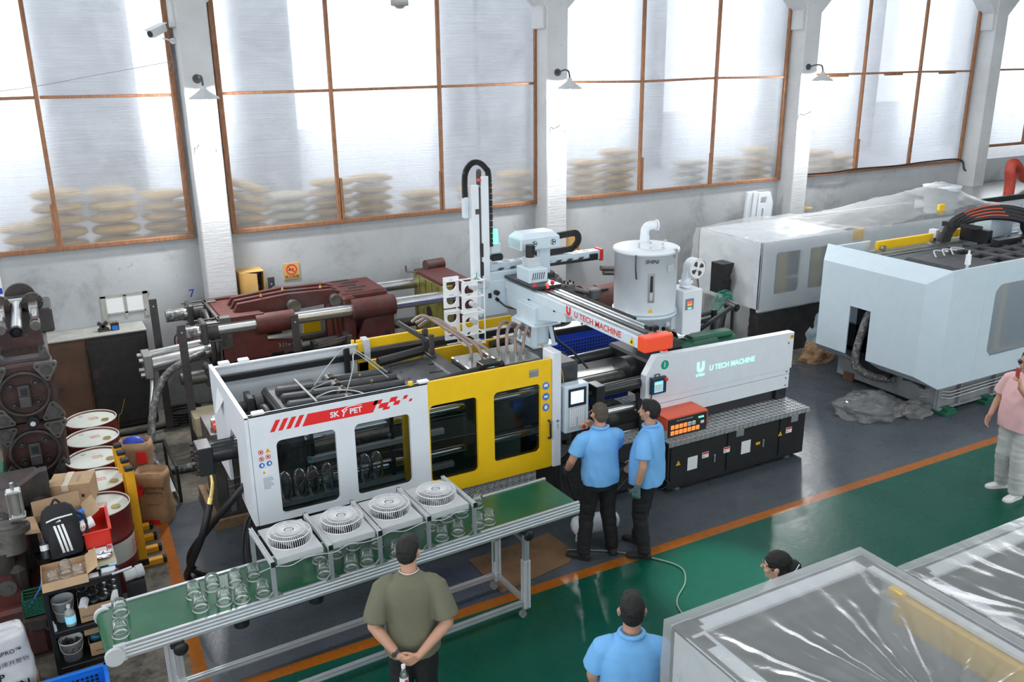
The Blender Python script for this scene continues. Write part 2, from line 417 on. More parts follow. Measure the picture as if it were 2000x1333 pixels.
m, nt, b, out = nodes('whitewash_wall'); P = pos(nt); n1 = noi(nt, P, 1.1, 7, .68, .4); n2 = noi(nt, P, 6, 6, .7); sep = N(nt, 'ShaderNodeSeparateXYZ'); nt.links.new(P, sep.inputs[0])
c = ramp(nt, n1, [(.30, (.25, .26, .265)), (.48, (.38, .395, .405)), (.75, (.44, .455, .47))])
c = mix(nt, ramp(nt, n2, [(.60, (0, 0, 0)), (.78, (.5, .5, .5))]), c, (.33, .32, .30))
low = mth(nt, 'MULTIPLY', mth(nt, 'SUBTRACT', 1.6, sep.outputs[2]), .28)
c = mix(nt, mth(nt, 'MAXIMUM', mth(nt, 'MULTIPLY', low, n2), 0), c, (.28, .26, .22))
vo = N(nt, 'ShaderNodeTexVoronoi', feature='DISTANCE_TO_EDGE', i_Scale=.45); vv = N(nt, 'ShaderNodeVectorMath', operation='ADD'); nt.links.new(P, vv.inputs[0])
nn = N(nt, 'ShaderNodeTexNoise', i_Scale=2.5, i_Detail=6); nt.links.new(P, nn.inputs['Vector']); nt.links.new(nn.outputs[1], vv.inputs[1]); nt.links.new(vv.outputs[0], vo.inputs['Vector'])
cr = mth(nt, 'MULTIPLY', mth(nt, 'LESS_THAN', vo.outputs[0], .004), mth(nt, 'GREATER_THAN', n1, .58))
c = mix(nt, mth(nt, 'MULTIPLY', cr, .35), c, (.18, .17, .16)); nt.links.new(c, b.inputs['Base Color']); b.inputs['Roughness'].default_value = .9; bump(nt, b, n2, .25, .02); M['wall'] = m

m, nt, b, out = nodes('chipped_column'); P = pos(nt); n1 = noi(nt, scl(nt, P, (2.5, 2.5, 16)), 2.2, 6, .7); n2 = noi(nt, P, 1.3, 5, .6); n3 = noi(nt, P, 9, 5, .6)
c = ramp(nt, n2, [(.3, (.48, .49, .49)), (.7, (.58, .59, .60))]); c = mix(nt, ramp(nt, n3, [(.62, (0, 0, 0)), (.75, (.6, .6, .6))]), c, (.42, .42, .41))
c = mix(nt, ramp(nt, n1, [(.665, (0, 0, 0)), (.70, (1, 1, 1))]), c, (.10, .10, .095)); nt.links.new(c, b.inputs['Base Color']); b.inputs['Roughness'].default_value = .85; bump(nt, b, n1, .5, .015); M['column'] = m

m, nt, b, out = nodes('ribbed_translucent_sheet'); nt.nodes.remove(b); P = pos(nt)
t = N(nt, 'ShaderNodeBsdfTransparent'); t.inputs[0].default_value = (.93, .95, .97, 1); tl = N(nt, 'ShaderNodeBsdfTranslucent'); tl.inputs[0].default_value = (.62, .64, .68, 1)
gl = N(nt, 'ShaderNodeBsdfDiffuse'); gl.inputs[0].default_value = (.5, .52, .55, 1)
sm_ = noi(nt, P, 1.6, 6, .65, 1.5); rib = noi(nt, scl(nt, P, (.35, 1, 30)), 3, 4, .6)
fac = ramp(nt, mth(nt, 'ADD', mth(nt, 'MULTIPLY', sm_, .55), mth(nt, 'MULTIPLY', rib, .45)), [(.36, (.28, .28, .28)), (.64, (.62, .62, .62))])
rf = N(nt, 'ShaderNodeBsdfRefraction'); rf.inputs['IOR'].default_value = 1.12; rf.inputs['Roughness'].default_value = .55; rf.inputs[0].default_value = (.93, .95, .97, 1)
bp_ = N(nt, 'ShaderNodeBump', i_Strength=.5, i_Distance=.02); nt.links.new(mth(nt, 'ADD', rib, mth(nt, 'MULTIPLY', sm_, 1.5)), bp_.inputs['Height']); nt.links.new(bp_.outputs[0], rf.inputs['Normal']); nt.links.new(bp_.outputs[0], tl.inputs['Normal'])
x0 = N(nt, 'ShaderNodeMixShader'); x0.inputs[0].default_value = .72; nt.links.new(t.outputs[0], x0.inputs[1]); nt.links.new(rf.outputs[0], x0.inputs[2])
x1 = N(nt, 'ShaderNodeMixShader'); nt.links.new(fac, x1.inputs[0]); nt.links.new(x0.outputs[0], x1.inputs[1]); nt.links.new(tl.outputs[0], x1.inputs[2])
x2 = N(nt, 'ShaderNodeMixShader'); x2.inputs[0].default_value = .08; nt.links.new(x1.outputs[0], x2.inputs[1]); nt.links.new(gl.outputs[0], x2.inputs[2])
nt.links.new(x2.outputs[0], out.inputs[0]); M['pane'] = m
M['outside'] = mat('outside_concrete', (.34, .35, .37), .9, var=.15)
M['roof'] = mat('roof_sheet', (.45, .47, .49), .8)

COLX = [(-3.65, -3.25), (2.03, 2.44), (7.70, 8.10), (13.40, 13.80), (19.08, 19.48), (24.8, 25.2)]
BAYS = [(-3.1, 1.99, (-1.45, .26)), (2.52, 7.74, (4.17, 5.95)), (8.18, 13.38, (9.89, 11.60)), (13.9, 19.04, (15.53, 17.26)), (19.6, 24.7, (21.3, 23.0))]
mb = MB(); mb.bx(-7, 30, 13.4, 13.62, 0, 2.55, 0); mb.bx(-7, 30, 13.4, 13.62, 7.2, 8.2, 0)
xs = [-7]+[v for a, c_, _ in BAYS for v in (a, c_)]+[30]
for i in range(0, len(xs), 2): mb.bx(xs[i], xs[i+1], 13.4, 13.62, 2.55, 7.2, 0)
struct('wall_back', mb, M['wall'])
for i, (a, c_) in enumerate(COLX):
    mb = MB(); mb.bx(a, c_, 13.0, 13.42, 0, 8.2, .015)
    if i: mb.bx(a-.05, a+.02, 13.05, 13.42, 5.42, 8.2, .012)      # step near the top
    # flared bracket under the roof beam
    for sgn, e in ((-1, a), (1, c_)):
        mb.add([(e, 13.02, 5.72), (e, 13.4, 5.72), (e+sgn*.9, 13.02, 6.6), (e+sgn*.9, 13.4, 6.6), (e, 13.02, 6.9), (e, 13.4, 6.9)],
               [(0, 1, 3, 2), (0, 2, 4), (1, 5, 3), (2, 3, 5, 4)] if sgn < 0 else [(0, 2, 3, 1), (0, 4, 2), (1, 3, 5), (2, 4, 5, 3)], False)
    struct('trim_%d' % (i+1), mb, M['column'])
for i, (a, c_, ml) in enumerate(BAYS):
    zb, zt, zm = 2.56, 7.2, 4.56+(.0 if i < 3 else .02)
    if i == 4: zb = 2.84
    mb = MB(); mb.bx(a, c_, 13.33, 13.40, zb-.01, zb+.05, .006)
    wn = struct('window_%d' % (i+1), mb, M['wood']); OFF[wn.name] = Vector()
    zoff = [random.uniform(-.015, .015) for _ in range(4)]
    ed = [a]+list(ml)+[c_]
    for j, xx in enumerate(ed):
        q = MB(); wdt = .055 if 0 < j < 3 else .075
        xx = xx+(.035 if j == 0 else -.035 if j == 3 else 0)
        q.bar((xx-.03*random.random(), 13.36, zb+.04), (xx, 13.36, zt), wdt, .06, (0, 1, 0)); part('mullion', q, M['wood'], wn)
        if 0 < j < 3:
            q = MB(); q.bar((xx+.055*(1 if j == 1 else -1), 13.355, zb+.05), (xx+.05*(1 if j == 1 else -1), 13.355, zb+.62+.1*random.random()), .04, .05, (0, 1, 0)); part('splint', q, M['wood'], wn)
    for j in range(3):
        q = MB(); q.bar((ed[j]+.03, 13.37, zm+zoff[j]), (ed[j+1]-.03, 13.37, zm+zoff[j+1]), .05, .04, (0, 0, 1)); part('transom', q, M['wood'], wn)
        if i == 3:
            q = MB(); xc = ed[j]+.9; q.bx(xc-.28, xc+.28, 13.345, 13.375, zm-.055, zm-.02); part('splint', q, M['wood'], wn)
        for z0, z1 in ((zb, zm), (zm, zt)):
            q = MB(); n = 14; vs = []; fs = []                        # slightly bowed ribbed sheet
            for k in range(n+1):
                xx = ed[j]+(ed[j+1]-ed[j])*k/n
                yy = 13.42+.012*sin(k*.9+j*2+z0)
                vs += [(xx, yy, z0), (xx, yy, z1)]
            for k in range(n): fs.append((2*k, 2*k+2, 2*k+3, 2*k+1))
            q.add(vs, fs, True); part('pane', q, M['pane'], wn)
# the yard beyond the sheets
mb = MB(); mb.bx(-12, 45, 13.62, 34, 2.2, 2.45, 0); struct('floor_outside', mb, M['outside'])
for i, (x, wd) in enumerate(((-2.2, .9), (1.1, 1.5), (4.0, 1.1), (7.9, .9), (8.9, 1.3), (12.6, .9), (16.2, .9), (19.5, 1.2), (23, 1.2))):
    mb = MB(); mb.bx(x-wd/2, x+wd/2, 16.8, 17.3, 2.45, 8.5, 0); struct('trim_%d' % (i+11), mb, M['outside'])
mb = MB(); mb.bx(-7, 30, -7, 13.7, 8.2, 8.4, 0); struct('ceiling', mb, M['roof'])
mb = MB(); mb.bx(-7, 30, -7.2, -7, 0, 1.4, 0); mb.bx(-7, 30, -7.2, -7, 7.6, 8.2, 0)
for xx in range(-7, 31, 6): mb.bx(xx, xx+.4, -7.2, -7, 1.4, 7.6, 0)
struct('wall_front', mb, M['roof'])
mb = MB(); mb.bx(-7.2, -7, -7.2, 13.6, 0, 1.6, 0); mb.bx(-7.2, -7, -7.2, 13.6, 7.0, 8.2, 0)
for yy in range(-7, 14, 5): mb.bx(-7.2, -7, yy, yy+.5, 1.6, 7.0, 0)
struct('wall_left', mb, M['roof'])
mb = MB(); mb.bx(30, 30.2, -7.2, 13.6, 0, 8.2, 0); struct('wall_right', mb, M['roof'])

# sacks behind the sheets
def sack_mesh(name, L, W, H, mt, seed):
    rnd = random.Random(seed); n, m_ = 14, 8; mb = MB(); R = []
    for i in range(n+1):
        u = -1+2*i/n; e = (1-abs(u)**3.2)**.55 if abs(u) < 1 else 0
        e = max(e, .06)
        R.append([(u*L/2, W/2*(.78+.22*e)*math.copysign(abs(cos(a))**.6, cos(a)), H/2+H/2*e*math.copysign(abs(sin(a))**.75, sin(a))*(1+.12*rnd.uniform(-1, 1))) for a in [2*pi*k/12 for k in range(12)]])
    mb.rings(R, True, True); return mb.build(name, mt)
SK = [sack_mesh('resin_sack', .66, .44, .16, M['sack_tan'], 1), sack_mesh('resin_sack', .66, .44, .16, M['sack_tan'], 2), sack_mesh('resin_sack', .66, .44, .16, M['sack_pale'], 3)]
STK = [(-.12, 3, 0, 'the left window pane, at its far left', 2.9), (.30, 5, 0, 'the leftmost window mullion, on its left', 3.36), (1.0, 5, 0, 'the leftmost window mullion, on its right', 3.33), (1.70, 5, 0, 'the left window beside the first column', 3.24),
       (2.85, 5, 0, 'the glazing just right of the first column, leaning', 3.28), (3.54, 4, 2, 'the second window, a pale stack', 3.04), (4.22, 5, 0, 'the second window left of its first mullion', 3.2),
       (4.91, 5, 1, 'the second window right of its first mullion', 3.24), (5.75, 3, 1, 'the middle pane of the second window', 2.87), (6.8, 3, 0, 'the robot mast', 2.9), (7.56, 4, 0, 'the second window by the second column', 3.12),
       (9.05, 5, 0, 'the third window by the second column', 3.1), (9.76, 6, 1, 'the third window left of its first mullion', 3.24), (11.5, 4, 2, 'the middle pane of the third window', 3.05), (12.5, 4, 2, 'the right pane of the third window', 3.0), (13.2, 5, 0, 'the third window by the third column', 3.13), (15.0, 4, 0, 'the fourth window', 3.05), (15.7, 3, 0, 'the fourth window by its first mullion', 2.9)]
ORD = ['bottom', 'second from the bottom', 'third from the bottom', 'fourth from the bottom', 'fifth from the bottom', 'sixth from the bottom']
for x, n, k, where, top in STK:
    h = (top-2.47)/n; h = max(.15, min(.2, h))
    for j in range(n):
        o = link(bpy.data.objects.new('resin_sack', SK[k])); o.scale = (1, 1, h/.185)
        o.location = (x+random.uniform(-.02, .02), 13.95+random.uniform(-.03, .03), 2.45+h*j); o.rotation_euler = (0, (radians(5)*j if 'leaning' in where else 0), random.uniform(-.12, .12))
        OFF[o.name] = Vector()
        tag(o, '%s sack behind %s, %s' % ('pale' if k == 2 else 'tan', where, 'topmost' if j == n-1 else ORD[j]), 'sack', 'sacks stacked outside the windows')
# wall lamps on the columns
def gooseneck(x, z, label):
    t = thing('wall_lamp', label, 'lamp', (x, 13.0, z))
    q = MB(); q.cyl((x, 13.0, z), (x, 12.975, z), .06, .055); part('flange', q, M['gunmetal'], t)
    q = MB(); q.tube(spline([(x, 12.98, z), (x, 12.88, z+.02), (x, 12.78, z+.04), (x, 12.66, z+.02), (x, 12.62, z-.09)], 6), .014, 8); part('arm', q, M['gunmetal'], t)
    q = MB(); q.lathe([(.035, .02), (.04, -.02), (.07, -.05), (.19, -.13), (.20, -.15), (.19, -.148), (.065, -.06), (.03, -.03)], (x, 12.62, z-.10), 28); part('lamp_shade', q, M['pale_grey'], t)
    q = MB(); q.sph((x, 12.62, z-.225), (.05, .05, .07), 14, 8); part('bulb', q, M['led_white'], t, 'lit white bulb')
    l = bpy.data.lights.new('bulb_light', 'POINT'); l.energy = 130; l.shadow_soft_size = .06; lo = bpy.data.objects.new('bulb_light', l); link(lo); lo.location = (x, 12.60, z-.34)
def floodlight(x, z, label):
    t = thing('floodlight', label, 'lamp', (x, 13.0, z))
    q = MB(); q.bar((x-.13, 12.99, z), (x-.13, 12.86, z-.02), .02, .03); q.bar((x+.13, 12.99, z), (x+.13, 12.86, z-.02), .02, .03); part('bracket', q, M['pale_grey'], t)
    Mx = Matrix.Translation((x, 12.80, z)) @ Matrix.Rotation(radians(-22), 4, 'X')
    q = MB(Mx); q.bx(-.13, .13, -.12, .1, 0, .03); part('housing', q, M['pale_grey'], t)
    q = MB(Mx); q.bx(-.115, .115, -.105, .085, -.012, .002, .002); part('lens', q, M['led_white'], t, 'lit white lens')
    l = bpy.data.lights.new('flood_light', 'AREA'); l.energy = 70; l.shape = 'RECTANGLE'; l.size = .22; l.size_y = .18; lo = bpy.data.objects.new('flood_light', l); link(lo); lo.matrix_world = Mx @ Matrix.Translation((0, 0, -.02))
for (x, z, n) in ((2.21, 4.76, 'first'), (7.90, 4.74, 'second'), (13.55, 4.74, 'third')):
    gooseneck(x, z, 'gooseneck lamp with round shade, glowing, high on the %s column from the left' % n)
    floodlight(x, 3.87, 'small square floodlight, lit, below the gooseneck lamp on the %s column' % n)
# cctv camera
t = thing('security_camera', 'white box security camera on a bracket beside the left window', 'camera', (1.95, 13.2, 5.3))
q = MB(); q.bar((2.0, 13.25, 5.25), (1.84, 13.05, 5.28), .02, .02); q.cyl((2.0, 13.3, 5.25), (2.0, 13.25, 5.25), .04); part('bracket', q, M['white'], t)
q = MB(); q.bar((1.88, 13.12, 5.42), (1.68, 12.93, 5.33), .10, .10); part('housing', q, M['pale_grey'], t)
q = MB(); q.bar((1.885, 13.125, 5.475), (1.65, 12.90, 5.375), .115, .012); part('sun_hood', q, M['white'], t)
q = MB(); q.cyl((1.685, 12.935, 5.333), (1.672, 12.922, 5.327), .038); part('lens', q, M['black'], t, 'black lens face')
q = MB(); q.tube(spline([(-6.0, 13.2, 4.55), (-3, 13.22, 4.4), (-.15, 13.25, 4.655), (1.0, 13.25, 4.83), (1.96, 13.27, 4.99)], 8), .004, 5); q.tube(spline([(1.96, 13.27, 4.99), (1.9, 13.27, 4.9), (1.93, 13.27, 4.83), (1.97, 13.27, 4.9), (1.96, 13.27, 5.1), (1.92, 13.2, 5.3)], 6), .004, 5)
solo('wall_wire', q, M['grey'], 'thin dark wire strung across the left window to the first column', 'wire')
q = MB(); q.lathe([(.001, 0), (.035, 0), (.05, .015), (.07, .03), (.1, .03), (.1, .12), (.06, .14), (.02, .16), (.02, 2.6)], (3.99, 10, 5.53), 20); solo('ceiling_lamp', q, M['dusty'], 'drab round ceiling fitting hanging at the top edge of the view', 'lamp')
# things fixed to or leaning on the wall
t = thing('no_smoking_sign', 'rusty yellow no smoking sign with red circle on the white wall', 'sign', (3.35, 13.38, 1.75))
q = MB(); q.bx(3.225, 3.475, 13.385, 13.40, 1.75, 2.005, .002); part('board', q, M['sign_yellow'], t)
q = MB(); q.poly(circ(0, 0, .085, 28), [circ(0, 0, .066, 28)[::-1]], (3.35, 13.382, 1.905), (1, 0, 0), (0, 0, 1), .002); q.bar((3.295, 13.382, 1.955), (3.405, 13.382, 1.855), .018, .002, (0, 1, 0)); part('prohibition_ring', q, M['ink_red'], t, 'red barred circle')
q = MB(); q.bar((3.30, 13.3825, 1.90), (3.385, 13.3825, 1.915), .014, .002, (0, 1, 0)); part('cigarette_mark', q, M['ink'], t)
text('lettering', '禁止吸烟', .055, (3.35, 13.383, 1.787), (1, 0, 0), (0, 0, 1), M['ink'], t)
def ebox(x0, x1, y0, z0, z1, label, open_=True):
    t = thing('electrical_box', label, 'electrical box', ((x0+x1)/2, y0, z0))
    q = MB(); q.bx(x0, x0+.012, y0, 13.4, z0, z1); q.bx(x1-.012, x1, y0, 13.4, z0, z1); q.bx(x0, x1, y0, 13.4, z1-.012, z1+.006); q.bx(x0, x1, y0, 13.4, z0, z0+.012); q.bx(x0, x1, 13.37, 13.4, z0, z1); part('case', q, M['sign_yellow'], t)
    if open_:
        q = MB(); q.bx(x0+.03, x1-.02, 13.30, 13.36, z0+.03, z1-.03); part('back_plate', q, M['black_rough'], t)
        for zz in (.30, .52, .80):
            q = MB()
            for k in range(6): q.bx(x0+.06+k*(x1-x0-.1)/6, x0+.05+(k+.9)*(x1-x0-.1)/6, 13.22, 13.30, z0+(z1-z0)*zz, z0+(z1-z0)*(zz+.11)); 
            part('breaker_row', q, M['ink_blue'] if zz != .52 else M['black'], t)
        q = MB(); q.bar((x0+.01, y0, (z0+z1)/2), (x0+(x1-x0)*.62, y0-.16, (z0+z1)/2), z1-z0, .012, (0, 1, 0)); part('door', q, M['sign_yellow'], t)
    return t
ebox(2.5, 2.87, 13.12, 1.60, 2.0, 'open yellowed electrical box with breakers on the first column right side')
ebox(8.12, 8.5, 13.2, 1.5, 1.98, 'yellowed electrical box on the second column behind the robot arm')
t = ebox(13.9, 14.25, 13.2, 1.62, 1.93, 'small olive electrical box on the third column with black wires on top', False)
q = MB(); q.bx(13.9, 14.25, 13.19, 13.205, 1.63, 1.92); part('door', q, M['dusty'], t)
q = MB(); [q.tube(spline([(14.0, 13.3, 1.93), (13.97+.05*k, 13.3, 2.0), (14.02+.03*k, 13.28, 2.06), (14.1, 13.3, 1.94)], 6), .006, 5) for k in range(3)]; part('wires', q, M['black'], t)
q = MB(); q.bx(.68, 1.20, 13.394, 13.4, 1.58, 1.82, .001)
t = thing('taped_paper', 'yellowed sheet of paper taped to the wall above the dark cabinets', 'paper', (.94, 13.39, 1.58)); part('sheet', q, M['paper'], t)
for a in ((.62, 1.28, 1.81, 1.85), (.62, .69, 1.45, 1.84), (1.18, 1.25, 1.48, 1.86), (.70, 1.20, 1.56, 1.585), (.92, .96, 1.5, 1.83)):
    q = MB(); q.bx(a[0], a[1], 13.388, 13.394, a[2], a[3], .001); part('tape_strip', q, M['dusty'], t)
t = thing('painted_numeral', 'blue numeral seven painted on the white wall', 'numeral', (1.85, 13.39, 1.70)); text('numeral', '7', .17, (1.85, 13.396, 1.72), (1, 0, 0), (0, 0, 1), M['ink_blue'], t)
# white panels leaning on the wall
for i, (xa, xb, nm) in enumerate(((12.42, 12.55, 'narrow'), (12.56, 12.66, 'middle'), (12.70, 13.10, 'windowed'))):
    q = MB(); Mx = Matrix.Translation((xa, 13.36, .9)) @ Matrix.Rotation(radians(4), 4, 'X'); q.M = Mx; wd = xb-xa
    if i < 2: q.bx(0, wd, -.06-.03*i, 0, 0, 1.5)
    else: q.poly([(0, 0), (wd, 0), (wd, 1.25), (wd-.1, 1.47), (0, 1.47)], [rrect(.06, .22, 1.25, 1.38, .02)[::-1], rrect(.12, .17, .4, 1.15, .02)[::-1]], (0, -.08, 0), (1, 0, 0), (0, 0, 1), .05)
    solo('leaning_panel', q, M['white'], 'white sheet metal panel leaning on the back wall, the %s one of three' % nm, 'panel', 'white panels leaning on the wall')
q = MB(); q.bx(12.38, 13.15, 12.9, 13.38, 0, .9); solo('parts_crate', q, M['dusty'], 'dusty crate under the white leaning panels', 'crate')
q = MB(); q.tube(spline([(13.95, 13.3, 2.62), (14.8, 13.28, 2.61), (15.6, 13.3, 2.63), (16.8, 13.28, 2.62), (17.8, 13.3, 2.64), (18.9, 13.3, 2.62), (19.05, 13.25, 2.4), (19.1, 13.2, 2.35)], 6), .018, 7); solo('sill_cable', q, M['black'], 'black cable lying along the sill of the fourth window', 'cable')
# ================================================================ the main injection moulding machine
FX, FZ = (1, 0, 0), (0, 0, 1)
t = thing('injection_moulding_machine', 'long white and yellow injection moulding machine with open top and black base behind the conveyor', 'machine', (4.8, 8.2, 0))
def P_(name, q, m, label=None, kind=None, par=None): return part(name, q, M[m], par or t, label, kind)
# --- guards of the clamp end
q = MB(); q.poly([(1.36, .95), (3.06, .95), (3.06, 2.02), (1.36, 2.02)], [rrect(1.58, 2.13, 1.01, 1.745, .05)[::-1], rrect(2.31, 2.865, 1.01, 1.745, .05)[::-1]], (0, 7.42, 0), FX, FZ, .035)
q.bx(1.36, 3.06, 7.42, 7.47, 2.005, 2.02, .001); g1 = P_('front_guard', q, 'white')
q = MB(); q.bx(1.56, 2.15, 7.458, 7.464, .99, 1.765, 0); part('window_pane', q, M['door_glass'], g1)
q = MB(); q.bx(2.29, 2.885, 7.458, 7.464, .99, 1.765, 0); part('window_pane', q, M['door_glass'], g1)
q = MB(); q.poly([(3.02, .80), (4.455, .80), (4.455, 2.02), (3.02, 2.02)], [([(3.075, 1.01), (3.55, .93)] + rrect(3.08, 3.595, .93, 1.77, .05)[2:12] + [(3.075, 1.77)])[::-1] if False else rrect(3.075, 3.595, .95, 1.77, .05)[::-1], rrect(3.78, 4.325, 1.0, 1.772, .05)[::-1]], (0, 7.43, 0), FX, FZ, .035)
d1 = P_('sliding_door', q, 'yellow', 'yellow sliding door with two dark windows')
for a in ((3.05, 3.62, .93, 1.79), (3.76, 4.345, .98, 1.79)):
    q = MB(); q.bx(a[0], a[1], 7.468, 7.474, a[2], a[3], 0); part('window_pane', q, M['door_glass'], d1)
q = MB(); q.tube(spline([(4.42, 7.43, 1.34), (4.42, 7.39, 1.33), (4.42, 7.385, 1.25), (4.42, 7.385, 1.16), (4.42, 7.43, 1.14)], 5), .012, 8); part('door_handle', q, M['black_satin'], d1)
q = MB(); q.bx(4.46, 4.56, 7.40, 7.62, .80, 2.09); pst = P_('end_post', q, 'white')
q = MB(); q.cyl((4.51, 7.40, 1.33), (4.51, 7.385, 1.33), .014); q.bx(4.507, 4.515, 7.384, 7.388, 1.24, 1.30); part('key_switch', q, M['steel'], pst)
q = MB(); q.poly([(7.425, .95), (7.60, .95), (7.97, 1.0), (7.88, 1.64), (8.16, 1.645), (8.5, 1.2), (8.5, .95), (9.06, .95), (9.06, 2.01), (7.425, 2.01)], [], (1.356, 0, 0), (0, 1, 0), FZ, .03)
q.bx(1.325, 1.362, 7.425, 9.06, 1.995, 2.018, .002); P_('end_guard', q, 'white')
q = MB(); q.bx(1.36, 2.90, 9.03, 9.07, 1.0, 2.0, .002); q.bx(1.36, 2.9, 8.99, 9.07, 1.985, 2.0, .002); P_('rear_guard', q, 'white')
q = MB(); q.bx(2.9, 4.85, 9.02, 9.06, 1.92, 2.03); q.bx(2.9, 4.85, 9.0, 9.05, 1.0, 1.78); q.bx(2.9, 3.02, 9.0, 9.05, 1.0, 2.0); P_('rear_door', q, 'yellow', 'yellow rear door frame')
q = MB(); q.bx(1.40, 4.85, 8.955, 9.0, 1.83, 1.90); P_('rear_rail', q, 'black_satin')
q = MB(); q.bx(2.96, 3.03, 8.94, 9.08, 1.80, 2.05); q.cyl((2.99, 8.935, 1.93), (2.99, 8.92, 1.93), .035); P_('rail_bracket', q, 'pale_grey')
for x in (1.42, 1.62):
    q = MB(); q.bx(x, x+.11, 9.0, 9.08, 1.995, 2.03); P_('guard_clip', q, 'white_bright')
for x in (1.40, 2.98):
    q = MB(); q.bx(x, x+.11, 7.43, 7.50, 2.01, 2.04); P_('guard_clip', q, 'white_bright')
q = MB(); q.cyl((2.90, 7.45, 2.02), (2.90, 7.45, 2.055), .025); q.cyl((2.86, 9.03, 2.0), (2.86, 9.03, 2.04), .02); P_('limit_knob', q, 'yellow')
q = MB(); q.add([(1.355, 8.35, 1.92), (1.355, 8.75, 1.96), (1.26, 8.45, 1.70), (1.26, 8.52, 1.70)], [(0, 1, 3, 2)], False); q.add([(1.351, 8.35, 1.92), (1.351, 8.75, 1.96), (1.256, 8.45, 1.70), (1.256, 8.52, 1.70)], [(2, 3, 1, 0)], False); P_('loose_flap', q, 'white_bright')
# --- front decals
q = MB(); q.v = []; 
def para(x0, x1, z0, z1, sh=.08, y=7.4185): q.add([(x0, y, z0), (x1, y, z0), (x1+sh, y, z1), (x0+sh, y, z1)], [(0, 1, 2, 3)], False)
for k in range(4): para(1.535+k*.072, 1.578+k*.072, 1.838, 1.945, .06)
para(1.825, 2.50, 1.832, 1.945, .06)
para(2.55, 2.64, 1.86, 1.905, .025); para(2.50, 2.58, 1.905, 1.945, .025); para(2.66, 2.73, 1.90, 1.945, .025); para(2.70, 2.76, 1.862, 1.902, .02); para(2.80, 2.84, 1.905, 1.94, .02); para(2.86, 2.89, 1.87, 1.895, .012); para(2.59, 2.66, 1.835, 1.86, .015)
P_('red_stripe', q, 'red', 'red slanted bars and chequered stripe')
text('lettering', 'SK', .075, (2.13, 7.418, 1.886), FX, FZ, M['white_bright'], t, .03); text('lettering', 'Y', .095, (2.212, 7.418, 1.880), FX, FZ, M['white_bright'], t, .02, shear=.25); text('lettering', 'PET', .075, (2.335, 7.418, 1.886), FX, FZ, M['white_bright'], t, .03)
q = MB(); q.tube(spline([(2.20, 7.418, 1.905), (2.26, 7.418, 1.935), (2.33, 7.418, 1.938), (2.40, 7.418, 1.93)], 6), [.001]+[.005]*12+[.003]*5+[.001], 6); P_('logo_arc', q, 'white_bright')
for i, (x, z) in enumerate(((1.437, 1.665), (1.437, 1.60), (1.497, 1.61))):
    q = MB(); q.poly(circ(0, 0, .024, 20), [circ(0, 0, .018, 20)[::-1]], (x, 7.419, z), FX, FZ, 0); q.bar((x-.014, 7.4188, z+.014), (x+.014, 7.4188, z-.014), .005, .001, (0, 1, 0)); P_('prohibition_label', q, 'ink_red')
    q = MB(); q.bx(x-.008, x+.008, 7.4186, 7.4192, z-.008, z+.01, 0); P_('prohibition_symbol', q, 'ink')
def tri(x, z, s, y, par=None, m='icon_yellow'):
    q = MB(); q.poly([(-s, -s*.8), (s, -s*.8), (0, s)], [], (x, y, z), FX, FZ, 0); P_('warning_triangle', q, m, None, None, par)
    q = MB(); q.poly([(-s*.16, s*.35), (s*.16, s*.35), (.0, -.0), (s*.2, 0), (-s*.1, -s*.55), (0, -.15*s), (-s*.2, -.15*s)][::-1], [], (x, y-.0008, z-.1*s), FX, FZ, 0); P_('warning_bolt', q, 'ink', None, None, par)
tri(1.500, 1.672, .026, 7.4188); tri(1.447, 1.468, .018, 7.4182)
for x, z in ((1.435, 1.538), (1.502, 1.545)):
    q = MB(); q.poly(circ(0, 0, .025, 20), [], (x, 7.419, z), FX, FZ, 0); P_('mandatory_label', q, 'icon_blue')
    q = MB(); q.poly(circ(.003, 0, .011, 12, .014), [], (x, 7.4184, z), FX, FZ, 0); P_('mandatory_symbol', q, 'white_bright')
q = MB(); q.bx(1.425, 1.54, 7.4186, 7.4196, 1.44, 1.50, 0); P_('manual_label', q, 'white_bright'); q = MB(); q.bx(1.487, 1.532, 7.418, 7.419, 1.45, 1.49, 0); P_('book_symbol', q, 'paper')
for k in range(9):
    q = MB(); q.bx(1.435, 1.49+.04*random.random(), 7.4186, 7.4194, 1.405-k*.013, 1.410-k*.013, 0); P_('small_print', q, 'ink_grey')
for z in (1.735, 1.615, 1.495):
    q = MB(); q.poly(circ(0, 0, .044, 28), [], (4.389, 7.4285, z), FX, FZ, 0); P_('mandatory_label', q, 'icon_blue', 'round blue safety sticker')
    q = MB(); q.poly(circ(0, 0, .038, 28), [circ(0, 0, .036, 28)[::-1]], (4.389, 7.428, z), FX, FZ, 0); q.poly([(-.022, -.012), (.022, -.012), (.024, .012), (.012, .022), (-.012, .022), (-.024, .012)] if z > 1.7 else rrect(-.022, .022, -.012, .012, .006) if z > 1.6 else circ(0, 0, .02, 14, .024), [], (4.389, 7.4278, z), FX, FZ, 0); P_('safety_symbol', q, 'white_bright')
q = MB(); q.bx(4.19, 4.30, 7.427, 7.43, 1.86, 1.94, 0); P_('rating_plate', q, 'grey')
q = MB(); q.bx(4.19, 4.30, 7.4262, 7.428, 1.918, 1.94, 0); P_('rating_plate_header', q, 'dusty')
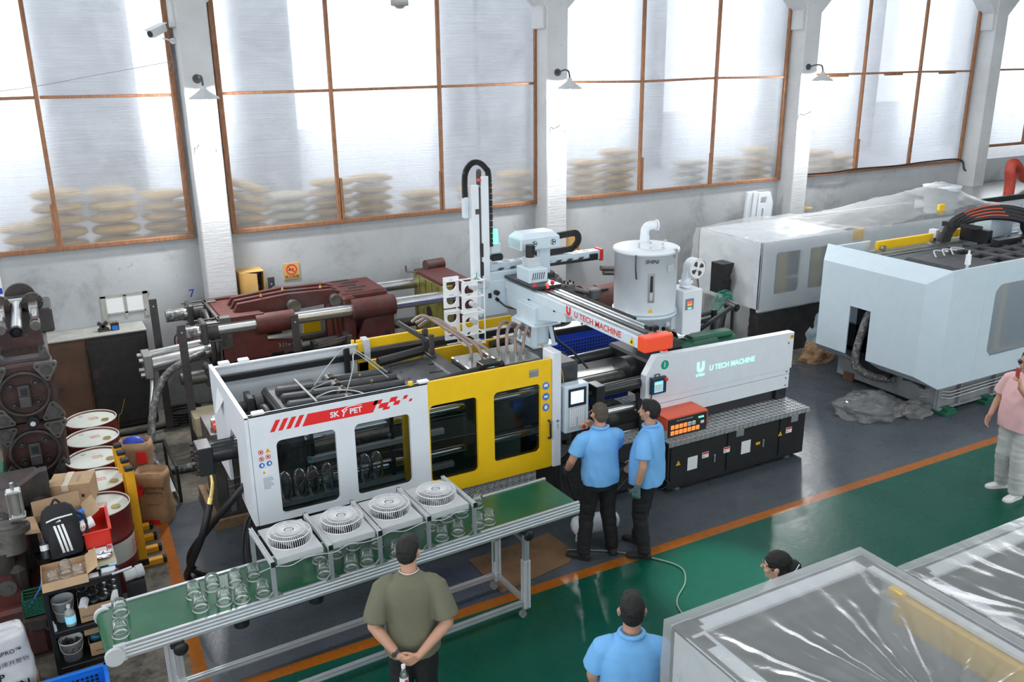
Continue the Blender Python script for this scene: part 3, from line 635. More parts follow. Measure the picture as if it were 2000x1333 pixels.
# --- bed under the clamp
q = MB(); q.bx(1.55, 4.6, 7.62, 8.95, .12, .92); P_('machine_bed', q, 'black')
q = MB(); q.bx(3.05, 4.28, 7.45, 7.62, .60, .775, .002); P_('chequer_skirt', q, 'chequer')
q = MB(); q.bx(3.0, 4.0, 7.46, 7.62, .15, .60, .002); P_('blue_grille', q, 'perf_blue')
for x in (1.8, 3.0, 4.3):
    for y in (7.75, 8.75):
        q = MB(); q.cyl((x, y, 0), (x, y, .03), .08); q.cyl((x, y, .03), (x, y, .14), .03); P_('levelling_foot', q, 'black')
# --- clamp unit
q = MB(); q.bx(1.76, 2.02, 7.76, 8.76, 1.0, 1.78, .03); q.bx(1.78, 2.30, 7.80, 8.72, 1.72, 1.80, .02)
tp = P_('tail_platen', q, 'cast_black')
for y in (7.98, 8.20, 8.42):
    q = MB(); q.bar((1.84, y, 1.83), (2.44, y, 1.80), .09, .10, (0, 1, 0), .02); part('toggle_rib', q, M['cast_black'], tp)
for y in (7.86, 8.62):
    q = MB(); q.bx(1.98, 2.14, y-.025, y+.025, 1.795, 1.806, .002); part('slot', q, M['black'], tp)
for y in (7.80, 8.62):
    q = MB(); q.cyl((1.45, y, 1.66), (1.78, y, 1.66), .055); q.cyl((1.66, y, 1.66), (1.74, y, 1.66), .10, n=24); q.bx(1.58, 1.64, y-.12, y+.12, 1.54, 1.78); 
    part('tie_bar_nut', q, M['cast_black'], tp)
q = MB(); q.lathe([(.30, 0), (.32, .01), (.32, .05), (.30, .06), (.24, .06), (.24, 0)], (1.66, 8.25, 1.45), 40, (1, 0, 0), True); part('ring_gear', q, M['gunmetal'], tp)
q = MB(); q.bx(3.12, 3.22, 7.7, 8.76, 1.02, 1.80, .02); q.bx(3.08, 3.72, 7.74, 8.72, 1.74, 1.82, .02); q.bx(3.55, 3.75, 7.66, 8.8, 1.0, 1.84, .03)
mp = P_('moving_platen', q, 'cast_black')
for k in range(3):
    q = MB(); q.bx(3.30+.1*k, 3.46+.1*k, 7.95+.24*k-.02, 7.95+.24*k+.02, 1.818, 1.826, .002); part('slot', q, M['black'], mp)
for y, x0 in ((7.92, 2.42), (8.14, 2.42), (8.36, 2.42), (8.56, 2.42)):
    q = MB(); q.tube([(x0, y, 1.79), (x0+.02, y, 1.79), (3.13, y, 1.77), (3.16, y, 1.77)], [.03, .055, .055, .03], 10); q.bar((x0, y, 1.76), (3.14, y, 1.74), .085, .10, (0, 1, 0), .025); P_('toggle_link', q, 'cast_black')
    q = MB(); q.cyl((2.44, y-.06, 1.78), (2.44, y+.06, 1.78), .075); P_('toggle_pin', q, 'gunmetal')
    q = MB(); q.sph((3.14, y, 1.77), .058, 12, 8); P_('toggle_pin', q, 'gunmetal')
q = MB(); q.cyl((2.50, 7.70, 1.72), (2.50, 7.86, 1.72), .12, n=28); P_('toggle_pin', q, 'black', 'large round black pin end')
for y, z in ((7.72, 1.58), (8.74, 1.60), (7.72, 1.12), (8.74, 1.12)):
    q = MB(); q.cyl((1.9, y, z), (4.7, y, z), .055); P_('tie_bar', q, 'chrome')
q = MB(); q.bx(4.62, 4.92, 7.62, 8.80, .95, 1.86, .03); P_('stationary_platen', q, 'cast_black')
q = MB(); q.cyl((3.05, 7.76, 1.86), (4.1, 7.84, 1.90), .045); q.cyl((3.85, 7.80, 1.88), (4.0, 7.81, 1.885), .085); q.bx(3.82, 4.02, 7.74, 7.9, 1.82, 1.97); P_('ejector_cylinder', q, 'black')
q = MB(); q.bx(3.88, 3.95, 7.735, 7.741, 1.91, 1.935, 0); P_('cylinder_label', q, 'screen_blue')
q = MB(); q.cyl((3.0, 8.62, 1.88), (3.55, 8.70, 1.90), .05); P_('guide_cylinder', q, 'black')
q = MB(); q.cyl((3.6, 7.66, 1.80), (4.6, 7.66, 1.80), .04); P_('guide_cylinder', q, 'black')
# blow mould block with hoses between the platens
q = MB(); q.bx(3.78, 4.10, 7.88, 8.45, 1.15, 1.86, .01); q.bx(4.14, 4.6, 7.88, 8.45, 1.15, 1.88, .01); P_('mould_block', q, 'steel')
q = MB(); q.bx(3.80, 4.58, 7.80, 7.87, 1.15, 1.8, .01); P_('mould_side_plate', q, 'oily_steel')
for z in (1.42, 1.72):
    q = MB(); q.bx(4.15, 4.27, 7.70, 7.80, z, z+.07); P_('mould_clamp', q, 'blue_paint')
H = [[(3.88, 8.15, 1.86), (3.88, 8.2, 2.05), (3.72, 8.45, 2.2), (3.60, 8.75, 2.28), (3.5, 8.85, 2.2)], [(3.98, 8.1, 1.86), (3.97, 8.15, 2.02), (3.8, 8.4, 2.17), (3.66, 8.7, 2.26), (3.55, 8.85, 2.18)],
     [(4.05, 8.05, 1.86), (4.05, 8.1, 2.0), (3.86, 8.36, 2.12), (3.72, 8.7, 2.24), (3.6, 8.9, 2.12)],
     [(4.2, 8.1, 1.88), (4.2, 8.13, 2.02), (4.3, 8.3, 2.13), (4.45, 8.45, 2.16), (4.62, 8.5, 2.05)], [(4.28, 8.05, 1.88), (4.28, 8.08, 2.0), (4.38, 8.25, 2.12), (4.52, 8.4, 2.15), (4.7, 8.45, 2.02)], [(4.36, 8.0, 1.88), (4.36, 8.03, 1.98), (4.45, 8.2, 2.08), (4.6, 8.35, 2.12), (4.75, 8.4, 1.95)], [(4.44, 8.0, 1.88), (4.44, 8.0, 1.98), (4.52, 8.12, 2.06), (4.68, 8.3, 2.1), (4.8, 8.35, 1.9)]]
for h in H:
    q = MB(); q.tube(spline(h, 8), .019, 8); P_('cooling_hose', q, 'braid_hose')
    q = MB(); q.cyl(h[0], (h[0][0], h[0][1], h[0][2]+.07), .024); P_('hose_fitting', q, 'steel')
for k in range(3):
    q = MB(); q.lathe([(.03, 0), (.045, .01), (.045, .04), (.03, .05)], (3.9+.09*k, 7.98, 1.87), 16); P_('brass_valve', q, 'brass')
q = MB(); q.bar((3.62, 8.78, 2.12), (3.62, 8.78, 1.8), .06, .05); q.bar((3.62, 8.60, 2.10), (3.62, 8.60, 1.8), .05, .05); q.bar((3.35, 8.92, 2.2), (3.62, 8.70, 2.0), .04, .05); q.bar((3.62, 8.55, 1.84), (3.62, 8.85, 1.84), .06, .06); P_('hose_bracket', q, 'gunmetal')
for h in ([(2.42, 7.95, 1.87), (2.55, 8.1, 2.05), (2.65, 8.35, 2.12), (2.8, 8.45, 2.0), (2.95, 8.2, 1.85)], [(2.2, 8.3, 1.87), (2.4, 8.45, 2.0), (2.62, 8.52, 2.14), (2.78, 8.5, 2.05), (3.0, 8.35, 1.85)], [(2.15, 8.2, 1.88), (2.3, 8.24, 1.9), (2.42, 8.3, 1.88)], [(2.15, 8.16, 1.88), (2.3, 8.1, 1.9), (2.42, 8.1, 1.88)]):
    q = MB(); q.tube(spline(h, 8), .006, 6); P_('grease_line', q, 'vinyl')
for x, y in ((2.43, 8.56), (2.44, 8.36), (2.44, 8.15), (2.7, 8.36), (2.75, 8.14), (2.15, 8.2)):
    q = MB(); q.cyl((x, y, 1.83), (x, y, 1.875), .012); P_('grease_fitting', q, 'brass')
q = MB(); q.bar((2.08, 8.6, 1.86), (2.10, 7.88, 1.86), .025, .025); P_('grease_manifold', q, 'steel')
q = MB(); q.tube(spline([(2.12, 7.95, 1.88), (2.3, 7.98, 1.9), (2.5, 7.92, 1.88), (2.62, 7.80, 1.82), (2.6, 7.7, 1.72)], 6), .008, 6); P_('grease_line', q, 'steel')
q = MB(); q.bar((2.75, 8.93, 1.66), (2.75, 8.93, 2.0), .06, .06); P_('rail_post', q, 'black')
# --- things seen behind the door windows: preform carriage
q = MB(); q.bx(1.62, 3.4, 7.60, 7.66, .98, 1.04); q.bar((1.9, 7.62, 1.40), (3.3, 7.62, 1.40), .05, .06); P_('inner_frame', q, 'aluminium')
for x in (1.95, 2.35, 2.75):
    q = MB(); q.bar((x, 7.63, 1.04), (x, 7.63, 1.72), .04, .04); P_('inner_post', q, 'black')
for x in (1.66, 1.80, 1.92, 2.06, 2.44, 2.56):
    q = MB(); q.lathe([(.0, .30), (.04, .28), (.06, .22), (.06, .06), (.04, .02), (.04, 0)], (x, 7.58, 1.06), 16); P_('blown_sample', q, 'clear_plastic')
for k in range(4):
    q = MB(); q.tube(spline([(1.7+.1*k, 7.62, 1.15), (1.82+.1*k, 7.58, 1.3), (1.95+.1*k, 7.6, 1.22), (2.1+.12*k, 7.6, 1.35)], 6), .004, 5); P_('air_line', q, 'vinyl' if k % 2 else 'hose_red')
q = MB(); q.bx(1.9, 1.93, 7.59, 7.61, 1.40, 1.44); q.bx(2.7, 2.73, 7.59, 7.61, 1.47, 1.5); P_('green_sensor', q, 'teal')
q = MB(); q.bx(2.83, 2.90, 7.50, 7.56, 1.0, 1.78); P_('door_edge', q, 'yellow')
# --- tail cylinder sticking out of the end guard
q = MB(); q.bx(1.20-.22, 1.12, 8.02, 8.28, 1.27, 1.55, .01); q.cyl((1.1, 8.15, 1.44), (1.76, 8.15, 1.44), .10, n=28); q.cyl((1.1, 8.22, 1.50), (1.6, 8.22, 1.50), .03)
cy = P_('shift_cylinder', q, 'black_satin', 'black hydraulic cylinder poking out of the end guard')
for y in (8.05, 8.25):
    for z in (1.30, 1.37, 1.45, 1.52):
        q = MB(); q.cyl((.98, y, z), (.95, y, z), .018, n=8); part('bolt', q, M['black'], cy)
q = MB(); q.tube(spline([(1.08, 8.05, 1.27), (1.08, 8.02, 1.18), (1.06, 7.98, 1.12), (1.02, 7.93, 1.03)], 5), .022, 8); q.cyl((1.04, 7.95, 1.08), (1.01, 7.92, 1.0), .03); part('hose_fitting', q, M['brass'], cy)
# --- injection base
q = MB(); q.bx(6.09, 8.31, 7.50, 8.95, .05, .66, .008); ib = P_('electrical_base', q, 'black')
q = MB(); q.bx(4.6, 6.09, 7.76, 8.95, .05, .66, .008); P_('louvred_base', q, 'black')
for k in range(12):
    q = MB(); q.bx(4.75, 5.9, 7.752, 7.765, .14+.035*k, .155+.035*k, .002); P_('louvre', q, 'black_rough')
for x0, x1 in ((6.13, 6.97), (7.0, 7.84), (7.86, 8.28)):
    q = MB(); q.bx(x0, x1, 7.488, 7.50, .10, .60, .002); P_('cabinet_door', q, 'black')
q = MB(); q.bx(6.08, 8.33, 7.47, 8.97, .66, .682, .003); q.bx(6.08, 8.33, 7.465, 7.475, .62, .682, .001); q.bx(4.58, 6.08, 7.74, 8.97, .66, .68, .003); P_('chequer_deck', q, 'chequer', 'shiny chequer plate deck')
q = MB(); q.bx(5.35, 6.02, 7.98, 8.02, .68, .70); q.bx(5.35, 5.38, 7.9, 8.6, .68, .70); P_('deck_rail', q, 'steel')
def on_base(nm, x, z, w, h, m, y=7.487, lab=None): q = MB(); q.bx(x-w/2, x+w/2, y-.003, y+.001, z-h/2, z+h/2, .001); return P_(nm, q, m, lab)
for x, z in ((6.46, .334), (7.30, .352)): on_base('vent_cover', x, z, .15, .17, 'paper', lab='square white vent cover')
for x, z in ((6.655, .395), (6.99, .385), (8.015, .425)): on_base('warning_label', x, z, .10, .075, 'white_bright'); on_base('warning_label_header', x, z+.024, .09, .022, 'ink_red', 7.484); tri(x-.025, z-.012, .016, 7.4828)
tri(6.243, .383, .035, 7.4845); tri(7.868, .405, .035, 7.4845)
on_base('orange_label', 7.50, .355, .07, .035, 'roller_yellow')
for x in (7.19, 8.10): on_base('rating_plate', x, .572, .12, .10, 'grey'); on_base('rating_plate_header', x, .608, .12, .03, 'dusty', 7.485)
for x, z in ((6.80, .318), (7.585, .34)):
    q = MB(); q.bx(x-.012, x+.012, 7.475, 7.49, z-.05, z+.05); P_('door_latch', q, 'steel')
for x in (6.3, 8.1):
    for y in (7.62, 8.8):
        q = MB(); q.cyl((x, y, 0), (x, y, .06), .09, .06); P_('levelling_foot', q, 'black')
for x in (4.75, 5.8):
    for y in (7.9, 8.8):
        q = MB(); q.cyl((x, y, 0), (x, y, .06), .09, .06); P_('levelling_foot', q, 'black')
# --- injection guard with lit name
q = MB(); q.poly([(6.06, 1.10), (8.345, 1.10), (8.345, 1.585), (6.14, 1.628), (6.0, 1.41), (6.0, 1.10)], [], (0, 7.85, 0), FX, FZ, .10); gd = P_('injection_guard', q, 'white', 'white guard panel with lit lettering')
q = MB(); q.bx(6.05, 8.33, 7.86, 7.94, 1.02, 1.10, .002); q.bx(6.05, 8.32, 7.85, 7.94, .83, 1.015, .003); part('lower_panel', q, M['white'], gd)
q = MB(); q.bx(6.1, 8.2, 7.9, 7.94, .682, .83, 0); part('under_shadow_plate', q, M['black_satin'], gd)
q = MB(); q.bx(8.12, 8.30, 7.86, 8.0, .682, .83); part('guard_foot', q, M['black'], gd)
for x, z in ((8.26, 1.45), (8.27, 1.06), (8.26, .97), (8.26, .87), (6.06, 1.38)):
    q = MB(); q.cyl((x, 7.851, z), (x, 7.842, z), .012, n=10); part('screw', q, M['grey'], gd)
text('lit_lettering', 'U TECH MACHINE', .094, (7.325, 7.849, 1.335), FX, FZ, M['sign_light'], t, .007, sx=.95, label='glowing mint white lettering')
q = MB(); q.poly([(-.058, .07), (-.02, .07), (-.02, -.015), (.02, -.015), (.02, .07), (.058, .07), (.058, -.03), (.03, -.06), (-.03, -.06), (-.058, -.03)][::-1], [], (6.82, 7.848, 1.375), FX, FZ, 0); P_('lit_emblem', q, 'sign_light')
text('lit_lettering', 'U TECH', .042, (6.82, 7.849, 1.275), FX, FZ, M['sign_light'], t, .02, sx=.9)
q = MB(); q.poly(circ(0, 0, .058, 26), [], (6.27, 7.849, 1.505), FX, FZ, 0); P_('number_disc', q, 'teal'); text('number', '1', .09, (6.268, 7.848, 1.505), FX, FZ, M['white_bright'], t, .02)
q = MB(); q.bx(8.285, 8.335, 7.846, 7.851, 1.505, 1.55, 0); P_('orange_label', q, 'roller_yellow'); text('lettering', 'CE', .032, (8.31, 7.8455, 1.527), FX, FZ, M['ink'], t)
q = MB(); q.cyl((6.30, 7.92, 1.61), (6.30, 7.92, 1.66), .045); bc = P_('beacon_base', q, 'pale_grey')
q = MB(); q.cyl((6.30, 7.92, 1.66), (6.30, 7.92, 1.75), .04, .038); q.sph((6.30, 7.92, 1.75), (.038, .038, .015), 14, 6); part('beacon_dome', q, M['lamp_red'], bc, 'red beacon dome')
# --- injection unit
q = MB(); q.cyl((5.42, 8.0, 1.28), (6.2, 8.0, 1.29), .075, n=24); q.bx(5.34, 5.46, 7.9, 8.1, 1.18, 1.38); q.cyl((4.9, 8.0, 1.28), (5.36, 8.0, 1.28), .028); P_('carriage_cylinder', q, 'black_satin')
q = MB(); q.cyl((5.50, 8.85, 1.36), (6.25, 8.85, 1.38), .08, n=24); q.bx(5.42, 5.52, 8.74, 8.96, 1.25, 1.46); q.cyl((4.9, 8.85, 1.35), (5.44, 8.85, 1.36), .03); P_('carriage_cylinder', q, 'black_satin')
q = MB(); q.cyl((4.5, 8.90, 1.74), (5.35, 8.90, 1.80), .055); P_('ejector_rod', q, 'black_satin')
q = MB(); q.cyl((4.9, 8.4, 1.22), (6.3, 8.4, 1.22), .09, n=24); P_('heated_barrel', q, 'oily_steel')
q = MB(); q.bx(4.95, 6.2, 8.47, 8.74, 1.29, 1.30, .003); q.bx(4.95, 6.2, 8.73, 8.74, 1.2, 1.36, .003); P_('barrel_cover', q, 'steel', 'polished barrel cover')
q = MB(); q.bx(4.95, 6.15, 8.46, 8.49, 1.0, 1.285); P_('rear_trough', q, 'green_paint')
q = MB(); q.bx(6.18, 6.42, 7.92, 8.92, .98, 1.50, .03); q.cyl((6.05, 8.4, 1.25), (6.2, 8.4, 1.25), .22, n=28); q.bx(6.4, 6.75, 8.1, 8.7, 1.1, 1.62, .03); P_('carriage_block', q, 'black')
q = MB(); q.cyl((5.3, 8.05, .98), (7.8, 8.05, .98), .05); q.cyl((5.3, 8.75, .98), (7.8, 8.75, .98), .05); P_('guide_rail', q, 'steel')
q = MB(); q.bx(6.7, 7.0, 8.2, 8.62, .9, 1.55, .03); q.cyl((7.0, 8.4, 1.36), (7.45, 8.4, 1.37), .20, n=24); q.cyl((7.45, 8.4, 1.37), (7.8, 8.4, 1.37), .15, n=24); q.bx(7.05, 7.75, 8.3, 8.5, 1.5, 1.58, .03); P_('screw_motor', q, 'green_paint')
q = MB(); q.bar((7.42, 8.62, 1.55), (7.95, 8.62, 1.98-.2), .05, .05); q.cyl((7.05, 8.75, 1.66), (7.75, 8.75, 1.72), .03); q.cyl((7.05, 8.75, 1.58), (7.75, 8.75, 1.62), .03); q.bar((7.75, 8.72, 1.2), (7.75, 8.72, 1.76), .05, .07); P_('transducer_bars', q, 'black')
for z in (1.68, 1.60):
    q = MB(); q.cyl((7.0, 8.75, z-.02), (7.08, 8.75, z-.015), .04, n=6); P_('bar_nut', q, 'sack_tan')
q = MB(); q.bx(5.0, 6.2, 8.0, 8.8, .70, .78, .01)
for x in (5.35, 6.0):
    q.bar((x, 7.9, .69), (x, 8.0, 1.15), .05, .05); q.bar((x, 8.9, .69), (x, 8.8, 1.2), .05, .05)
P_('injection_frame', q, 'black_rough')
for k, h in enumerate(([(6.5, 8.7, 1.5), (6.75, 8.9, 1.72), (7.0, 9.0, 1.7), (7.15, 8.95, 1.45), (7.2, 8.9, 1.2)], [(6.5, 8.65, 1.5), (6.72, 8.85, 1.78), (7.05, 8.95, 1.76), (7.25, 8.9, 1.45), (7.3, 8.85, 1.2)], [(4.95, 8.7, 1.85), (5.1, 8.6, 1.7), (5.3, 8.5, 1.6), (5.35, 8.45, 1.35)])):
    q = MB(); q.tube(spline(h, 8), .03 if k < 2 else .016, 8); P_('hydraulic_hose', q, 'rubber')
for k, h in enumerate(([(4.7, 7.66, .72), (4.68, 7.6, .5), (4.72, 7.55, .3), (4.95, 7.6, .12), (5.4, 7.7, .3), (5.95, 7.74, .5)], [(4.75, 7.66, .72), (4.78, 7.58, .45), (4.9, 7.55, .2), (5.3, 7.6, .1), (5.8, 7.7, .35)], [(5.6, 7.74, .45), (5.9, 7.62, .3), (6.1, 7.46, .15), (5.8, 7.6, .02)])):
    q = MB(); q.tube(spline(h, 8), .009, 6); P_('loose_cable', q, 'black')
# --- operator panel
c = MB(); c.bx(4.59, 4.885, 7.37, 7.50, 1.165, 1.70, .01); cp = P_('control_panel', c, 'blue_white', 'grey control panel with screen and keypad')
q = MB(); q.bx(4.628, 4.85, 7.364, 7.372, 1.46, 1.665, .002); part('screen_bezel', q, M['black_satin'], cp)
q = MB(); q.bx(4.655, 4.815, 7.360, 7.366, 1.495, 1.635, .001); part('screen', q, M['screen'], cp, 'lit white screen')
q = MB(); q.bx(4.628, 4.85, 7.366, 7.372, 1.20, 1.455, .001); part('keypad', q, M['pale_grey'], cp)
q = MB()
for r in range(8):
    for k in range(7):
        if (r < 4 and k in (3,)) : continue
        q.bx(4.645+.027*k, 4.664+.027*k, 7.362, 7.367, 1.238+.026*r, 1.256+.026*r, 0)
part('keys', q, M['white_bright'], cp, None, 'stuff')
q = MB(); q.cyl((4.815, 7.37, 1.215), (4.815, 7.355, 1.215), .026); part('button_collar', q, M['icon_yellow'], cp)
q = MB(); q.cyl((4.815, 7.355, 1.215), (4.815, 7.335, 1.215), .022); part('stop_button', q, M['red_paint'], cp, 'red stop button')
q = MB(); q.tube(spline([(4.76, 7.45, 1.17), (4.77, 7.46, 1.0), (4.74, 7.5, .85), (4.66, 7.55, .75)], 6), .035, 10); q.bar((4.56, 7.5, 1.28), (4.62, 7.5, 1.28), .05, .08); q.bar((4.56, 7.5, 1.52), (4.62, 7.5, 1.52), .05, .08); P_('panel_arm', q, 'black')
q = MB(); q.tube(spline([(4.62, 7.45, 1.69), (4.62, 7.5, 1.85), (4.6, 7.65, 1.98), (4.6, 7.9, 2.02)], 6), .007, 6); P_('panel_cable', q, 'sack_tan')
# robot pendant hung on the guard
c = MB(); c.bx(6.05, 6.275, 7.80, 7.85, 1.17, 1.38, .012); pd = thing('robot_pendant', 'dark blue handheld pendant with lit screen hanging on the white injection guard', 'control pendant', (6.16, 7.80, 1.17)); part('case', c, mat('pendant_blue', (.02, .03, .06), .4), pd)
q = MB(); q.bx(6.09, 6.215, 7.794, 7.802, 1.20, 1.335, .001); part('screen', q, M['screen_blue'], pd, 'lit screen'); q = MB(); q.bx(6.10, 6.19, 7.792, 7.796, 1.22, 1.30, 0); part('screen_list', q, M['paper'], pd); q = MB(); q.bx(6.09, 6.19, 7.791, 7.795, 1.305, 1.315, 0); part('screen_bar', q, M['lamp_green'], pd)
q = MB(); q.cyl((6.25, 7.80, 1.345), (6.25, 7.775, 1.345), .022); part('stop_button', q, M['red_paint'], pd, 'red stop button')
q = MB(); q.tube(spline([(6.12, 7.83, 1.38), (6.12, 7.83, 1.41), (6.18, 7.83, 1.41), (6.18, 7.83, 1.38)], 4), .006, 6); q.cyl((6.08, 7.83, 1.17), (6.07, 7.84, 1.08), .006); part('hanger', q, M['black'], pd)
# hot runner controller (orange box)
t2 = thing('temperature_controller', 'orange topped control box with black front of orange switches on the chequer deck', 'control box', (6.41, 7.68, .684))
q = MB(); q.bx(6.115, 6.70, 7.56, 7.93, .684, .93, .003); part('case', q, M['pale_grey'], t2)
q = MB(); q.bx(6.105, 6.71, 7.55, 7.94, .93, .955, .005); q.bx(6.105, 6.115, 7.55, 7.94, .80, .94); q.bx(6.70, 6.712, 7.55, 7.94, .76, .94); part('lid', q, M['orange_paint'], t2, 'orange lid')
q = MB(); q.bx(6.12, 6.695, 7.545, 7.562, .70, .935, .004); part('front_panel', q, M['black_satin'], t2)
for r in range(2):
    for k in range(7):
        if r == 1 and k == 6: continue
        mm = M['led_orange'] if not (r == 1 and k in (4, 5)) else M['paper']
        xx = 6.155+.063*k; zz = .735+.072*r
        q = MB(); q.bx(xx, xx+.048, 7.535, 7.546, zz, zz+.05, .003); sw = part('switch', q, mm, t2)
        q = MB(); q.bx(xx+.014, xx+.034, 7.531, 7.537, zz+.016, zz+.034, .001); part('rocker', q, M['icon_yellow'] if mm != M['paper'] else M['grey'], sw)
for k in range(3):
    q = MB(); q.sph((6.575+.028*k, 7.542, .885), .011, 10, 6); part('indicator_lamp', q, M['lamp_green'], t2)
q = MB(); q.bx(6.60, 6.65, 7.538, 7.546, .80, .835); part('ammeter', q, M['paper'], t2)
text('lettering', 'Hot Runner Controller', .026, (6.36, 7.5445, .905), FX, FZ, M['paper'], t2)
# hoses of the shift cylinder
q = MB(); q.tube(spline([(1.02, 7.93, 1.03), (.92, 7.9, .75), (.80, 8.1, .35), (.78, 8.35, .07), (.9, 8.15, .05), (1.2, 8.1, .06), (1.6, 8.0, .1)], 10), .035, 10)
solo('hydraulic_hose', q, M['rubber'], 'outer black hydraulic hose looping from the cylinder fitting to the floor', 'hose')
q = MB(); q.tube(spline([(1.5, 7.85, 1.32), (1.3, 7.88, 1.12), (1.0, 8.05, .72), (.84, 8.35, .33), (.86, 8.5, .06), (1.05, 8.28, .05), (1.3, 8.24, .06), (1.7, 8.15, .1)], 10), .035, 10)
solo('hydraulic_hose', q, M['rubber'], 'inner black hydraulic hose looping from the end guard to the floor', 'hose')
for k in range(2):
    q = MB(); q.tube(spline([(1.48, 7.8, 1.0), (1.30+.04*k, 7.75, .85), (1.22+.05*k, 7.66, .5), (1.3+.05*k, 7.6, .2), (1.6, 7.65, .2)], 8), .014, 8); solo('air_hose', q, M['rubber'], ('thin black hose curving beside the white front corner, ' + ('outer one' if k == 0 else 'inner one')), 'hose')
# ================================================================ take-out robot
t = thing('takeout_robot', 'pale blue take-out robot with long lettered beam standing on the moulding machine', 'robot', (4.8, 8.45, 1.86))
q = MB(); q.bx(4.68, 5.0, 8.2, 8.62, 1.862, 1.89)
for sx in (-1, 1):
    for sy in (-1, 1): q.bar((4.84+sx*.13, 8.41+sy*.17, 1.88), (4.84+sx*.10, 8.41+sy*.13, 2.12), .07, .02)
q.bx(4.74, 4.94, 8.29, 8.53, 1.88, 2.12); P_('pedestal', q, 'blue_white')
q = MB(); q.bx(4.66, 5.02, 8.16, 8.66, 2.12, 2.145); 
for sx in (4.69, 4.99):
    for y in (8.2, 8.62): q.cyl((sx, y, 2.145), (sx, y, 2.165), .018, n=6)
q.bx(4.70, 4.99, 8.2, 8.62, 2.14, 2.34); P_('column', q, 'blue_white')
q = MB(); q.poly([(7.62, 2.395), (7.62, 2.32), (8.2, 2.20), (8.95, 2.20), (8.95, 2.395)], [], (4.745, 0, 0), (0, 1, 0), FZ, -.30); P_('gusset', q, 'blue_white')
q = MB(); q.bx(4.74, 5.05, 6.34, 8.98, 2.39, 2.50, .006); bm_ = P_('traverse_beam', q, 'blue_white', 'long pale beam with red lettering')
for x, m_ in ((4.79, 'steel'), (4.87, 'gunmetal'), (4.93, 'chrome'), (5.0, 'steel')):
    q = MB(); q.bx(x-.018, x+.018, 6.38, 8.95, 2.50, 2.522); part('rail', q, M[m_], bm_)
q = MB(); q.bx(5.06, 5.13, 6.9, 8.8, 2.44, 2.49)
for k in range(60): q.bx(5.06, 5.13, 6.9+k*.032, 6.918+k*.032, 2.49, 2.502, 0)
P_('cable_chain', q, 'black_rough')
q = MB(); q.bx(4.73, 5.06, 6.22, 6.345, 2.375, 2.525, .012); P_('end_cap', q, 'orange', 'orange end cap')
q = MB(); q.bx(4.92, 5.03, 6.42, 6.50, 2.522, 2.56); 
for k in range(4): q.bx(4.94+.02*k, 4.95+.02*k, 6.38, 6.42, 2.522, 2.56)
P_('end_stop', q, 'black')
YN = (0, -1, 0)
text('lettering', 'U TECH MACHINE', .088, (4.739, 7.03, 2.45), YN, FZ, M['ink_red'], t, .015, sx=1.16, label='red lettering')
q = MB(); q.poly([(-.045, .05), (-.014, .05), (-.014, -.012), (.014, -.012), (.014, .05), (.045, .05), (.045, -.02), (.024, -.042), (-.024, -.042), (-.045, -.02)][::-1], [], (4.739, 7.56, 2.46), YN, FZ, 0); P_('emblem', q, 'ink_red')
text('lettering', 'U TECH', .042, (4.739, 7.56, 2.39+.012), YN, FZ, M['ink_red'], t, .01)
q = MB(); q.poly([(-.045, -.035), (.045, -.035), (0, .045)], [], (4.738, 6.44, 2.44), YN, FZ, 0); P_('warning_triangle', q, 'icon_yellow'); q = MB(); q.poly(circ(0, 0, .012, 8, .016), [], (4.737, 6.44, 2.432), YN, FZ, 0); P_('warning_symbol', q, 'ink')
for y in (6.75, 7.3, 7.85, 8.4):
    q = MB(); q.bx(4.732, 4.745, y-.015, y+.015, 2.38, 2.395); P_('bolt', q, 'black')
# carriage, motors, cabinet box
q = MB(); q.bx(4.72, 5.08, 8.25, 8.95, 2.525, 2.56); q.bx(4.95, 5.3, 8.75, 9.1, 2.50, 2.56); P_('carriage_plate', q, 'black_satin')
for x, y in ((4.76, 8.3), (5.02, 8.35), (4.9, 8.27)):
    q = MB(); q.cyl((x, y, 2.53), (x, y, 2.585), .03, .02, 10); P_('bumper', q, 'orange' if x == 4.9 else 'ink_red')
q = MB(); q.bx(4.76, 5.0, 8.42, 8.72, 2.56, 2.72, .008); mbx = P_('motor_box', q, 'blue_white')
for k in range(6):
    q = MB(); q.bar((4.80+.028*k, 8.419, 2.60), (4.815+.028*k, 8.419, 2.68), .01, .002, (0, 1, 0)); part('vent_slit', q, M['black'], mbx)
q = MB(); q.bx(4.82, 4.98, 8.55, 8.70, 2.72, 2.82); P_('gearbox', q, 'pale_grey')
q = MB(); q.cyl((4.88, 8.62, 2.82), (4.88, 8.62, 2.96), .048); q.bx(4.85, 4.93, 8.58, 8.66, 2.86, 2.95); P_('servo_motor', q, 'black')
q = MB(); q.bx(5.12, 5.26, 8.80, 8.88, 2.55, 2.92); P_('cabinet_post', q, 'blue_white')
q = MB(); q.bx(4.83, 5.34, 8.72, 9.04, 2.87, 3.0, .006); q.rings([[Vector((4.83+a, 8.72+a*.8, 3.0+h)), Vector((5.34-a, 8.72+a*.8, 3.0+h)), Vector((5.34-a, 9.04-a*.8, 3.0+h)), Vector((4.83+a, 9.04-a*.8, 3.0+h))] for a, h in ((0, 0), (.06, .06))], True, False)
cbx = P_('servo_cabinet', q, 'blue_white', 'pale box with two fans')
